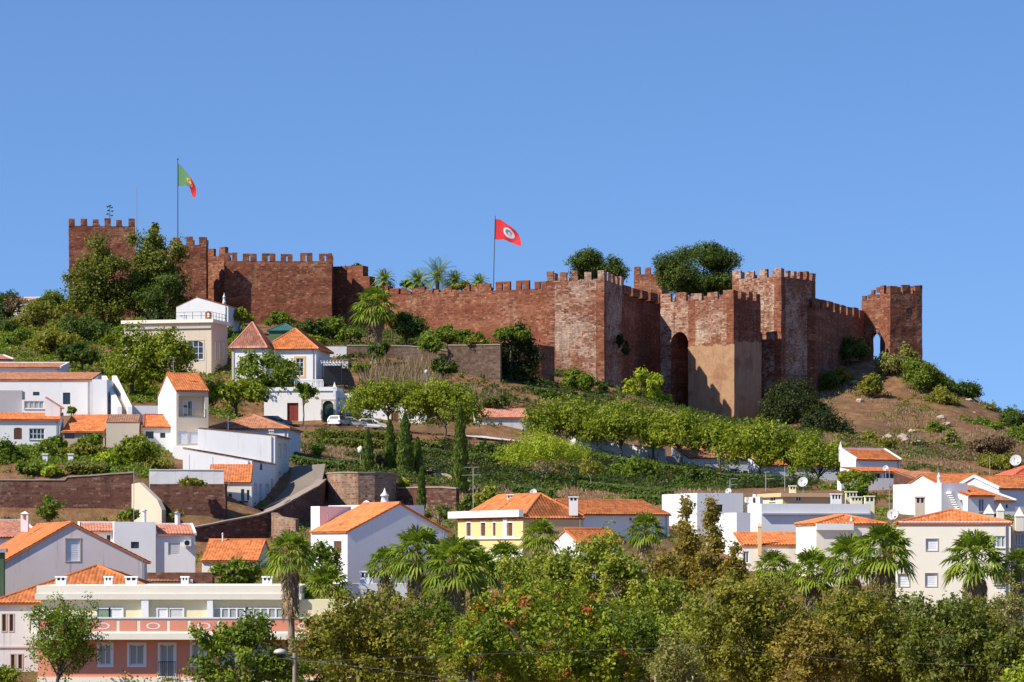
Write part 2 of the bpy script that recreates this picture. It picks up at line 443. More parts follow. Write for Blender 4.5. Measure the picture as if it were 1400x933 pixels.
for px, Y, z in ((0, 505, 51), (140, 512, 53), (300, 510, 51), (450, 510, 50), (600, 505, 49), (750, 495, 47), (900, 500, 46), (1050, 495, 45), (1120, 500, 44),
                 (1190, 505, 43), (1230, 510, 38), (1300, 505, 33), (1400, 500, 28), (100, 560, 50), (400, 560, 49), (700, 550, 46), (950, 545, 43), (1100, 540, 36), (1200, 540, 28), (1350, 540, 22),
                 (-300, 500, 48), (-300, 400, 36), (-300, 300, 20), (-300, 230, 9), (1700, 480, 20), (1700, 400, 20), (1700, 300, 14), (1700, 230, 8),
                 (0, 640, 40), (500, 640, 38), (900, 640, 28), (1300, 640, 10), (-300, 640, 34), (1700, 640, 6), (0, 760, 12), (700, 760, 8), (1400, 760, 2), (-300, 760, 10), (1700, 760, 0)):
    gz(px, Y, z)
TPA = np.array(TP)
_d = np.sqrt(((TPA[:, None, :2] - TPA[None, :, :2]) ** 2).sum(2))
_n = len(TPA)
_A = np.zeros((_n + 3, _n + 3)); _A[:_n, :_n] = _d - 0.6 * np.eye(_n); _A[:_n, _n] = 1; _A[:_n, _n + 1:_n + 3] = TPA[:, :2]; _A[_n, :_n] = 1; _A[_n + 1:_n + 3, :_n] = TPA[:, :2].T
_w = np.linalg.solve(_A, np.append(TPA[:, 2], [0, 0, 0]))
def ground_np(x, y):
    x = np.asarray(x, float).ravel(); y = np.asarray(y, float).ravel(); out = np.empty(len(x))
    for i in range(0, len(x), 20000):
        a = np.stack([x[i:i + 20000], y[i:i + 20000]], 1)
        d = np.sqrt(((a[:, None] - TPA[None, :, :2]) ** 2).sum(2))
        out[i:i + 20000] = d @ _w[:_n] + _w[_n] + a @ _w[_n + 1:]
    # outside the mapped hill the land runs out to a level plain
    r = np.maximum(np.maximum(np.abs(x) - 130, 0), np.maximum(np.maximum(y - 720, 0), np.maximum(60 - y, 0)))
    k = np.clip(r / 160, 0, 1); k = k * k * (3 - 2 * k)
    return out * (1 - k) + 0.0 * k
def ground(x, y): return float(ground_np([x], [y])[0])

xs = np.concatenate([[-9000, -4000, -1500, -700, -420, -320, -250, -200, -160, -140], np.arange(-125, 126, 1.8), [140, 160, 200, 250, 320, 420, 700, 1500, 4000, 9000]])
ys = np.concatenate([[-3000, -800, -200, -60, 0, 30], np.arange(50, 190, 6), np.arange(190, 530, 1.8), np.arange(530, 740, 8), [760, 800, 860, 950, 1200, 2000, 5000, 12000]])
gx, gy = np.meshgrid(xs, ys)
gzv = ground_np(gx, gy).reshape(gx.shape)
jit = np.array([mnoise.noise(Vector((a * 0.23, b * 0.23, 0))) for a, b in zip(gx.ravel(), gy.ravel())]).reshape(gx.shape)
rill = np.array([mnoise.fractal(Vector((a * 0.11 + 40, b * 0.05, 1.0)), 1.0, 2.0, 4) for a, b in zip(gx.ravel(), gy.ravel())]).reshape(gx.shape)
bank = np.clip((gx - 40) / 12, 0, 1) * np.clip((gy - 395) / 25, 0, 1) * np.clip((540 - gy) / 20, 0, 1)
gzv = gzv + jit * 0.25 * (np.abs(gx) < 200) + rill * 1.1 * bank
me = bpy.data.meshes.new('ground')
nx, ny = len(xs), len(ys)
idx = np.arange(nx * ny).reshape(ny, nx)
fq = np.stack([idx[:-1, :-1], idx[:-1, 1:], idx[1:, 1:], idx[1:, :-1]], -1).reshape(-1, 4)
me.from_pydata(np.stack([gx, gy, gzv], -1).reshape(-1, 3).tolist(), [], fq.tolist())
me.polygons.foreach_set('use_smooth', [True] * len(me.polygons))
m, nt, b = new_mat('earth')
co = coord(nt)
n1 = noise_node(nt, co, 0.06, 6, 0.65); n2 = noise_node(nt, co, 0.7, 8, 0.75); n3 = noise_node(nt, co, 3.5, 6, 0.7)
c = ramp(nt, n2, [(0.3, (0.11, 0.048, 0.022)), (0.5, (0.23, 0.115, 0.052)), (0.7, (0.36, 0.215, 0.10))])
c = mixc(nt, mapr(nt, n1, 0.50, 0.62, 0, 0.55), c, (0.075, 0.07, 0.025))
c = mixc(nt, mapr(nt, n3, 0.5, 0.7, 0, 0.5), c, (0.12, 0.075, 0.04))
nt.links.new(c, b.inputs['Base Color']); b.inputs['Roughness'].default_value = 0.95
bump(nt, b, n3, 0.8, 0.25)
me.materials.append(m)
go = bpy.data.objects.new('ground', me); COL.objects.link(go); go['kind'] = 'structure'

def strip(name, pts, mat, dz=0.12):
    """a road: pts = list of (px_a, Y_a, px_b, Y_b) across, draped on the ground"""
    mb = MB(); rows = []
    for i in range(len(pts) - 1):
        for t in np.linspace(0, 1, 9)[:-1] if i < len(pts) - 2 else np.linspace(0, 1, 9):
            q = [pts[i][k] * (1 - t) + pts[i + 1][k] * t for k in range(4)]
            a = Vector((PX(q[0], q[1]), q[1], 0)); bb = Vector((PX(q[2], q[3]), q[3], 0))
            row = []
            for w in (0, 0.25, 0.5, 0.75, 1):
                p = a.lerp(bb, w); row.append((p.x, p.y, ground(p.x, p.y)))
            zc = max(r[2] for r in row) + dz
            rows.append([(r[0], r[1], zc) for r in row])
    mb.grid(rows, mat, smooth=True)
    return setting(mb.build(name), name)
strip('road', [(p, Y - 3.2, p, Y + 3.2) for p, _, Y in ROAD], 'asphalt', .08)
# ------------------------------------------------------------------ castle
def jitter(p, amp=0.10, f=0.7):
    n = mnoise.noise_vector(Vector(p) * f)
    return (p[0] + n[0] * amp, p[1] + n[1] * amp, p[2] + n[2] * amp * 0.6)
def rough_face(mb, A, B, z0, z1, mat, step=0.9, openings=(), amp=0.10):
    L = math.hypot(B[0] - A[0], B[1] - A[1])
    if mat == 'castle_stone_pale' and L > 4.5:   # red quoins at both corners
        q = 1.25 / L; c1 = (A[0] + (B[0] - A[0]) * q, A[1] + (B[1] - A[1]) * q); c2 = (B[0] + (A[0] - B[0]) * q, B[1] + (A[1] - B[1]) * q)
        rough_face(mb, A, c1, z0, z1, 'castle_stone', step, (), amp); rough_face(mb, c2, B, z0, z1, 'castle_stone', step, (), amp); A, B = c1, c2; L -= 2.5
    ns = max(1, int(L / step)); nz = max(1, int((z1 - z0) / step))
    us = [k / ns for k in range(ns + 1)]; zz = [z0 + (z1 - z0) * k / nz for k in range(nz + 1)]
    rows = [[jitter((A[0] + (B[0] - A[0]) * u, A[1] + (B[1] - A[1]) * u, z), amp) for u in us] for z in zz]
    mb.grid(rows, mat)
def plan(px, Y): return (PX(px, Y), Y)
def block(pts, z0, z1, mat, name, parent):
    """masonry body on a plan polygon, open nowhere"""
    mb = MB(); n = len(pts)
    for i in range(n): rough_face(mb, pts[i], pts[(i + 1) % n], z0, z1, mat)
    mb.face([jitter((p[0], p[1], z1)) for p in pts], mat)
    return mb.build(name, parent)
def inward(A, B, ctr):
    d = Vector((B[0] - A[0], B[1] - A[1])); d.normalize(); n = Vector((-d.y, d.x))
    if n.dot(Vector((ctr[0] - A[0], ctr[1] - A[1]))) < 0: n = -n
    return d, n
def merlons(parent, A, B, ctr, z, mw=1.55, gap=0.95, hh=1.35, th=0.55, mat='castle_stone', n=None, slit=False):
    """square merlons along an edge, each one its own part"""
    L = math.hypot(B[0] - A[0], B[1] - A[1]); d, nn = inward(A, B, ctr)
    if n is None: n = max(2, int(round((L + gap) / (mw + gap))))
    w = (L - gap * (n - 1)) / n if n > 1 else L
    if w < 0.4: w = 0.5; gap = (L - n * w) / max(1, n - 1)
    for k in range(n):
        s0 = k * (w + gap) + (random.uniform(-.1, .1) * gap if 0 < k < n - 1 else 0); s1 = s0 + w * (random.uniform(.9, 1.06) if 0 < k < n - 1 else 1); h = hh * random.uniform(0.8, 1.06)
        mb = MB()
        def bx(a, b, za, zb):
            c = []
            for zz in (za, zb):
                for (s, t) in ((a, 0.0), (b, 0.0), (b, th), (a, th)):
                    c.append(jitter((A[0] + d.x * s + nn.x * t, A[1] + d.y * s + nn.y * t, zz), 0.11, 1.9))
            mb.hexa(c, mat)
        if slit and w > 1.2:
            m = (s0 + s1) / 2
            bx(s0, m - 0.14, z - 0.03, z + h); bx(m + 0.14, s1, z - 0.03, z + h); bx(m - 0.14, m + 0.14, z + h * 0.72, z + h - 0.02)
        else:
            bx(s0, s1, z - 0.03, z + h)
        mb.build('merlon', parent)
def tower(name, label, pts, z0, ztop, edges, mat='castle_stone', cat='castle tower', hm=1.35, counts=None, slit=False, cap=True, group=None):
    c = (sum(p[0] for p in pts) / len(pts), sum(p[1] for p in pts) / len(pts))
    t = thing(name, (c[0], c[1], z0), label, cat, group)
    block(pts, z0, ztop - hm, mat, 'masonry', t)
    for j, e in enumerate(edges):
        merlons(t, pts[e], pts[(e + 1) % len(pts)], c, ztop - hm, hh=hm, mat=mat, n=None if counts is None else counts[j], slit=slit)
    return t
def rect(px0, Y0, rot, px1=None, W_=None, pxs=None, D=None, right=True):
    """plan rectangle: front-left corner B, front edge to px1 (or length), depth D or seen to pxs on the right side"""
    r = math.radians(rot); u = (math.cos(r), math.sin(r)); v = (-math.sin(r), math.cos(r))
    B = plan(px0, Y0)
    if W_ is None: W_ = hit(B, u, px1)
    C = (B[0] + u[0] * W_, B[1] + u[1] * W_)
    if D is None: D = hit(C, v, pxs)
    return [B, C, (C[0] + v[0] * D, C[1] + v[1] * D), (B[0] + v[0] * D, B[1] + v[1] * D)]
def rect_c(pxc, Yc, rot, px0, pxs=None, D=None):
    """same, but the near corner C (front-right) is given"""
    r = math.radians(rot); u = (math.cos(r), math.sin(r)); v = (-math.sin(r), math.cos(r))
    C = plan(pxc, Yc); mu = (-u[0], -u[1]); w = hit(C, mu, px0); B = (C[0] + mu[0] * w, C[1] + mu[1] * w)
    if D is None: D = hit(C, v, pxs)
    return [B, C, (C[0] + v[0] * D, C[1] + v[1] * D), (B[0] + v[0] * D, B[1] + v[1] * D)]
CG = 'towers of the red castle'; WG = 'curtain walls of the red castle'

tower('castle_tower', 'tall red sandstone tower at the far left end of the castle', rect(94, 500, 6.5, 184, D=11), 44, PZ(298, 500), (0, 1, 2, 3), counts=(6, 6, 6, 6), group=CG, hm=1.3)
tower('castle_wall', 'castle wall stretch hidden behind the dark conifers', [plan(184, 507), plan(237, 497), plan(237, 499), plan(184, 509)], 44, PZ(338, 500), (0,), cat='castle wall', group=WG)
tower('castle_tower', 'square red tower the green and red flag flies above', rect(236, 486.5, 3.2, 282, D=7.5), 44, PZ(326, 490), (0, 1, 2), counts=(3, 4, 3), group=CG)
tower('castle_wall', 'short recessed wall in shadow right of the flag tower', [plan(283, 498), plan(309, 496), plan(309, 499), plan(283, 501)], 44, PZ(338, 496), (0,), counts=(2,), cat='castle wall', group=WG)
tower('castle_tower', 'broad red bastion with six slitted merlons above the villa', rect(307, 490.5, 1.5, 453.5, D=8), 44, PZ(344, 489), (0, 1, 3), counts=(6, 3, 3), slit=True, group=CG, mat='castle_stone')
# long curtain wall
A, B_ = plan(440, 500), plan(755, 484)
tower('castle_wall', 'long red curtain wall with ruined top between bastion and centre tower', [A, B_, (B_[0] + 0.8, B_[1] + 2.2), (A[0] + 0.8, A[1] + 2.2)], 40, PZ(399, 490), (), cat='castle wall', group=WG, hm=0)
lw = [o for o in COL.objects if o.name.startswith('castle_wall')][-1]
def along(px):  # point on the long wall's face
    d = (B_[0] - A[0], B_[1] - A[1]); t = hit(A, d, px); return (A[0] + d[0] * t, A[1] + d[1] * t)
zt = PZ(399, 490)
for x0, x1, py in ((450, 496, 360), (496, 505, 375), (505, 530, 389)):
    a, b2 = along(x0), along(x1); mb = MB(); th = 2.0; z1 = PZ(py, 493)
    d, nn = inward(a, b2, (0, 600))
    rough_face(mb, a, b2, zt - 0.05, z1, 'castle_stone')
    for q0, q1 in ((b2, (b2[0] + nn.x * th, b2[1] + nn.y * th)), ((a[0] + nn.x * th, a[1] + nn.y * th), a), ((b2[0] + nn.x * th, b2[1] + nn.y * th), (a[0] + nn.x * th, a[1] + nn.y * th))):
        rough_face(mb, q0, q1, zt - 0.05, z1, 'castle_stone')
    mb.face([jitter((p[0], p[1], z1)) for p in (a, b2, (b2[0] + nn.x * th, b2[1] + nn.y * th), (a[0] + nn.x * th, a[1] + nn.y * th))], 'castle_stone')
    mb.build('raised_masonry', lw)
rr = random.Random(5)
x = 532.0
while x < 668:
    w = rr.uniform(6, 17); mb = MB(); a, b2 = along(x), along(min(x + w, 671)); d, nn = inward(a, b2, (0, 600)); h0, h1 = rr.uniform(0.25, 1.1), rr.uniform(0.2, 1.1)
    mb.hexa([jitter(p, 0.12, 1.3) for p in ((a[0], a[1], zt - .1), (b2[0], b2[1], zt - .1), (b2[0] + nn.x, b2[1] + nn.y, zt - .1), (a[0] + nn.x, a[1] + nn.y, zt - .1),
             (a[0], a[1], zt + h0), (b2[0], b2[1], zt + h1), (b2[0] + nn.x, b2[1] + nn.y, zt + h1), (a[0] + nn.x, a[1] + nn.y, zt + h0))], 'castle_stone')
    mb.build('broken_merlon', lw); x += w + rr.uniform(0.5, 3)
for x0, x1 in ((652, 670), (678, 697), (705, 723), (731, 747)):
    a, b2 = along(x0), along(x1)
    merlons(lw, a, b2, (0, 600), zt, hh=1.35, n=1, slit=True, mw=2)
# centre tower
cr = rect_c(826, 466, -15, 747.5, pxs=853)
tower('castle_tower', 'pale patched red tower at the centre of the castle', cr, 34, PZ(370, 466), (0, 1, 2, 3), counts=(5, 5, 5, 5), mat='castle_stone_pale', group=CG)
wl0, wl1 = (cr[2][0] - 0.6, cr[2][1] - 0.5), plan(1010, 506)
d_, n_ = inward(wl0, wl1, (0, 600))
pr = plan(906, 501)
tower('castle_wall', 'shaded castle wall between the centre tower and plastered tower', [wl0, pr, wl1, (wl1[0] + 0.3, wl1[1] + 2), (pr[0] + .2, pr[1] + 2), (wl0[0] + 0.3, wl0[1] + 2)], 34, PZ(395, 486), (0, 1), cat='castle wall', group=WG, counts=(5, 8))

# projecting tower, joined to the wall by an arch, plastered below
T6 = rect_c(1003, 479.5, -36, 903, pxs=1040)
t6 = thing('castle_tower', (T6[0][0], T6[0][1], 28), 'projecting castle tower with bare tan plaster on its lower half', 'castle tower', CG)
ztop = PZ(393, 475); zb = ztop - 1.3; zpl = PZ(468, 475)
u6 = ((T6[1][0] - T6[0][0]), (T6[1][1] - T6[0][1])); L6 = math.hypot(*u6); u6 = (u6[0] / L6, u6[1] / L6)
def on6(px):
    t = hit(T6[0], u6, px); return (T6[0][0] + u6[0] * t, T6[0][1] + u6[1] * t)
dep = (T6[2][0] - T6[1][0], T6[2][1] - T6[1][1])
aL, aR = on6(917), on6(941)
def back(p): return (p[0] + dep[0], p[1] + dep[1])
zsp, zar = PZ(462, 477), PZ(449, 477)
mb = MB()
rough_face(mb, aR, T6[1], zpl - 1.6, zb, 'castle_stone_pale'); rough_face(mb, T6[1], T6[2], zpl - 1.0, zb, 'castle_stone')
rough_face(mb, T6[2], back(aR), 28, zb, 'castle_stone'); rough_face(mb, back(aR), aR, zpl - 1.6, zb, 'castle_stone')
rough_face(mb, T6[0], aL, 28, zb, 'castle_stone_pale'); rough_face(mb, aL, aR, zar, zb, 'castle_stone_pale'); rough_face(mb, back(aL), back(T6[0]), 28, zb, 'castle_stone')
rough_face(mb, aL, back(aL), 28, zar, 'castle_stone'); rough_face(mb, back(T6[0]), T6[0], 28, zb, 'castle_stone'); rough_face(mb, back(aR), back(aL), zar, zb, 'castle_stone')
# arch soffit and the filled haunches
NA = 10
def arc(k, p, q):
    t = k / NA; return (p[0] + (q[0] - p[0]) * t, p[1] + (q[1] - p[1]) * t, zsp + (zar - zsp) * math.sin(math.pi * t) ** 0.6)
mb.grid([[arc(k, aL, aR) for k in range(NA + 1)], [arc(k, back(aL), back(aR)) for k in range(NA + 1)]], 'castle_stone')
for k in range(NA):
    a, b2 = arc(k, aL, aR), arc(k + 1, aL, aR)
    mb.face([a, b2, (b2[0], b2[1], zar + 0.06), (a[0], a[1], zar + 0.06)], 'castle_stone_pale')
mb.face([(p[0], p[1], zb) for p in T6], 'castle_stone')
mb.build('masonry', t6)
mb = MB()
o6 = (-dep[0] / math.hypot(*dep) * 0.06, -dep[1] / math.hypot(*dep) * 0.14)
def sh(p, k=1.0): return (p[0] + (o6[0] + u6[0] * 0.14) * k, p[1] + (o6[1] + u6[1] * 0.14) * k)
q0, q1, q2 = (aR[0] + o6[0], aR[1] + o6[1]), sh(T6[1]), (T6[2][0] + u6[0] * .14, T6[2][1] + u6[1] * .14)
def coat(A, B, zt):   # the coat breaks off along a ragged upper edge
    L = math.hypot(B[0] - A[0], B[1] - A[1]); ns = int(L / .22); cols = []
    for k in range(ns + 1):
        x, y = A[0] + (B[0] - A[0]) * k / ns, A[1] + (B[1] - A[1]) * k / ns
        e = zt + .05 + .55 * mnoise.noise(Vector((x * .8, y * .8, 2.2))) + .25 * mnoise.noise(Vector((x * 3.1, y * 3.1, 5.2)))
        cols.append([jitter((x, y, 26 + (e - 26) * j / 22), .05) for j in range(23)])
    mb.grid(cols, 'castle_render')
coat(q0, q1, zpl); coat(q1, q2, zpl + .5); coat(back(aR), q0, zpl)
mb.build('plaster_coat', t6)
c6 = (sum(p[0] for p in T6) / 4, sum(p[1] for p in T6) / 4)
merlons(t6, T6[0], T6[1], c6, zb, hh=1.3, n=5, mat='castle_stone_pale'); merlons(t6, T6[1], T6[2], c6, zb, hh=1.3, n=4); merlons(t6, T6[2], T6[3], c6, zb, hh=1.3, n=5)

T7 = rect_c(1068, 490, -36, 1001, pxs=1115)
tower('castle_tower', 'tall red tower with whitewashed patches behind the plastered tower', T7, 30, PZ(367, 490), (0, 1, 2, 3), counts=(4, 6, 4, 6), mat='castle_stone_pale', group=CG, hm=1.3)
tower('castle_tower', 'small far tower peeping between two round trees', rect(867, 530, -20, 905, D=4), 36, PZ(364, 529), (0, 1), counts=(3, 3), group=CG)
a9, b9 = (T7[2][0] - .3, T7[2][1] - 2.5), plan(1182, 522)
tower('castle_wall', 'receding dark castle wall with close merlons toward the gate arch', [a9, b9, (b9[0] - 1.8, b9[1] + .7), (a9[0] - 1.8, a9[1] + .7)], 32, PZ(422, 518), (0, 2), counts=(8, 9), cat='castle wall', group=WG, hm=1.5)
# stepped wall with the open arch
g0, g1 = plan(1178, 522.5), plan(1216, 520)
gd = (g1[0] - g0[0], g1[1] - g0[1]); gl = math.hypot(*gd); gd = (gd[0] / gl, gd[1] / gl); gn = (-gd[1], gd[0])
ga = thing('castle_wall', (g0[0], g0[1], 36), 'stepped castle wall pierced by a tall arch open to the sky', 'castle wall', WG)
def ong(px): t = hit(g0, gd, px); return (g0[0] + gd[0] * t, g0[1] + gd[1] * t)
def gb(p, k=1.3): return (p[0] + gn[0] * k, p[1] + gn[1] * k)
l_, r_ = ong(1190), ong(1203); zt1, zt2 = PZ(403, 521), PZ(394, 519)
mb = MB(); zs_, za_ = PZ(462, 519), PZ(454, 519)
for f in (lambda p: p, gb):
    rough_face(mb, f(g0), f(l_), 34, zt1 - .9, 'castle_stone'); rough_face(mb, f(l_), f(r_), za_, zt2 - .9, 'castle_stone'); rough_face(mb, f(r_), f(g1), 34, zt2 - .9, 'castle_stone')
    for k in range(8):
        ta, tb = k / 8, (k + 1) / 8
        pa = [f(l_)[i] + (f(r_)[i] - f(l_)[i]) * ta for i in (0, 1)]; pb = [f(l_)[i] + (f(r_)[i] - f(l_)[i]) * tb for i in (0, 1)]
        ha, hb = zs_ + (za_ - zs_) * math.sin(math.pi * ta) ** .6, zs_ + (za_ - zs_) * math.sin(math.pi * tb) ** .6
        mb.face([(pa[0], pa[1], ha), (pb[0], pb[1], hb), (pb[0], pb[1], za_ + .05), (pa[0], pa[1], za_ + .05)], 'castle_stone')
rough_face(mb, l_, gb(l_), 34, zs_ + .2, 'castle_stone'); rough_face(mb, gb(r_), r_, 34, zs_ + .2, 'castle_stone'); rough_face(mb, gb(g0), g0, 34, zt1 - .9, 'castle_stone')
mb.face([(p[0], p[1], za_ + .04) for p in (l_, r_, gb(r_), gb(l_))], 'castle_stone'); mb.face([(p[0], p[1], zt2 - .9) for p in (l_, g1, gb(g1), gb(l_))], 'castle_stone'); mb.face([(p[0], p[1], zt1 - .9) for p in (g0, l_, gb(l_), gb(g0))], 'castle_stone')
rough_face(mb, gb(l_), l_, zt1 - .9, zt2 - .9, 'castle_stone')
mb.build('masonry', ga)
for x0, x1, zz in ((1178.5, 1183.5, zt1), (1186, 1190, zt1), (1191, 1195.5, zt2), (1198, 1203, zt2 + .35)):
    merlons(ga, ong(x0), ong(x1), (0, 600), zz - .9, hh=.95, n=1, th=.5)
tower('castle_tower', 'dark red corner tower at the far right end of the castle', rect_c(1217, 518, -66, 1203, pxs=1261), 34, PZ(387, 515), (0, 1, 2, 3), counts=(2, 3, 2, 3), group=CG, hm=1.4)

# ------------------------------------------------------------------ flags and masts
def flag_cloth(name, parent, top, hoist, pts_top, pts_bot, mat, fold=0.18):
    mb = MB(); n = len(pts_top); rows, uvs = [], []
    for j in range(9):
        t = j / 8; r, uu = [], []
        for k in range(n):
            a, b2 = pts_top[k], pts_bot[k]
            x, z = a[0] + (b2[0] - a[0]) * t, a[1] + (b2[1] - a[1]) * t
            r.append((top[0] + x, top[1] + fold * (k / (n - 1)) * math.sin(k * 1.35 + t * 1.6), top[2] + z)); uu.append((k / (n - 1), 1 - t))
        rows.append(r); uvs.append(uu)
    mb.grid(rows, mat, uvs, smooth=True)
    o = mb.build(name, parent)
    return o
def flag_mat(name, stops, emblem):
    m, nt, b = new_mat(name)
    uv = nt.nodes.new('ShaderNodeUVMap').outputs[0]
    sp = nt.nodes.new('ShaderNodeSeparateXYZ'); nt.links.new(uv, sp.inputs[0])
    r = nt.nodes.new('ShaderNodeValToRGB'); r.color_ramp.interpolation = 'CONSTANT'
    e = r.color_ramp.elements; e[0].position, e[0].color = 0, (*stops[0][1], 1); e[1].position, e[1].color = stops[1][0], (*stops[1][1], 1)
    nt.links.new(sp.outputs['X'], r.inputs['Fac']); col = r.outputs['Color']
    for cx, cy, ax, ay, c in emblem:
        mp = nt.nodes.new('ShaderNodeMapping'); mp.inputs['Location'].default_value = (-cx * ax, -cy * ay, 0); mp.inputs['Scale'].default_value = (ax, ay, 0)
        nt.links.new(uv, mp.inputs['Vector'])
        ln = N(nt, 'ShaderNodeVectorMath', _operation='LENGTH'); nt.links.new(mp.outputs[0], ln.inputs[0])
        lt = N(nt, 'ShaderNodeMath', _operation='LESS_THAN'); nt.links.new(ln.outputs['Value'], lt.inputs[0]); lt.inputs[1].default_value = 1.0
        col = mixc(nt, lt.outputs[0], col, c)
    nt.links.new(col, b.inputs['Base Color']); b.inputs['Roughness'].default_value = 0.8
flag_mat('flag_green_red', [(0, (0.16, 0.34, 0.14)), (0.48, (0.66, 0.03, 0.03))], [(0.48, 0.5, 6, 4.4, (0.75, 0.55, 0.08)), (0.48, 0.5, 9, 6.5, (0.6, 0.05, 0.04)), (0.48, 0.5, 16, 11, (0.8, 0.8, 0.78))])
flag_mat('flag_red', [(0, (0.80, 0.05, 0.06)), (0.9, (0.80, 0.05, 0.06))], [(0.5, 0.52, 4.6, 3.4, (0.8, 0.8, 0.78)), (0.48, 0.55, 8, 6, (0.20, 0.24, 0.26)), (0.52, 0.5, 16, 9, (0.7, 0.72, 0.74))])
def pole(name, px, py0, py1, Y, label, cat, r=0.07, mat='pole_grey', lean=0.0):
    a, b2 = P(px, py1, Y), P(px + lean, py0, Y)
    t = thing(name, a, label, cat)
    mb = MB(); mb.tube([a, b2], [r, r * .7], mat, 8); mb.build('pole', t)
    return t, b2
t, top = pole('flagpole', 243, 219, 330, 492, 'tall thin flagpole flying the green and red flag', 'flagpole', 0.09)
mb = MB(); mb.lathe((top.x, top.y, top.z), [(0.0, 0), (.16, .08), (.16, .2), (0, .3)], 'pole_grey', 8); mb.build('finial', t)
f = flag_cloth('flag', None, (top.x + .08, top.y, top.z - .55), 3.4, [(0, 0), (.6, -.5), (1.2, -1.2), (1.8, -1.95), (2.2, -2.6), (2.5, -3.2), (2.75, -3.9), (2.8, -4.6)],
               [(0, -3.5), (.6, -3.45), (1.2, -3.4), (1.65, -3.5), (1.9, -4.0), (2.0, -4.6), (2.2, -5.1), (2.7, -5.3)], 'flag_green_red')
tag(f, 'green and red flag with yellow emblem drooping from its pole', 'flag')
t, top = pole('flagpole', 674.5, 295, 396, 492, 'thin flagpole flying the red flag above the curtain wall', 'flagpole', 0.08, lean=2.5)
f = flag_cloth('flag', None, (top.x + .05, top.y, top.z - .5), 3.4, [(0, 0), (.7, -.1), (1.3, -.45), (1.9, -.9), (2.5, -1.3), (3.1, -1.8), (3.6, -2.4), (3.95, -3.4)],
               [(-.1, -3.2), (.6, -3.25), (1.2, -3.2), (1.7, -3.35), (2.2, -3.6), (2.8, -3.8), (3.3, -4.1), (4.05, -4.3)], 'flag_red', 0.25)
tag(f, 'bright red flag with round white emblem streaming in the wind', 'flag')
t, top = pole('radio_mast', 187, 256, 330, 510, 'very thin mast rising beside the left castle tower', 'mast', 0.05, 'grey_metal')
t, top = pole('siren_mast', 150, 282, 312, 503, 'short mast of stacked horns on the left tower', 'mast', 0.06)
for k, (dx, py) in enumerate(((-.35, 283), (.3, 284), (-.25, 288), (.38, 289), (-.38, 293), (.3, 295), (.0, 281.5))):
    mb = MB(); c = P(150, py, 503); mb.lathe((c.x + dx, c.y, c.z), [(0, -.12), (.12, -.1), (.26, .1), (.0, .12)], 'green_paint', 8); mb.beam((c.x, c.y, c.z), (c.x + dx, c.y, c.z), .05, .05, 'pole_grey'); mb.build('horn', t)
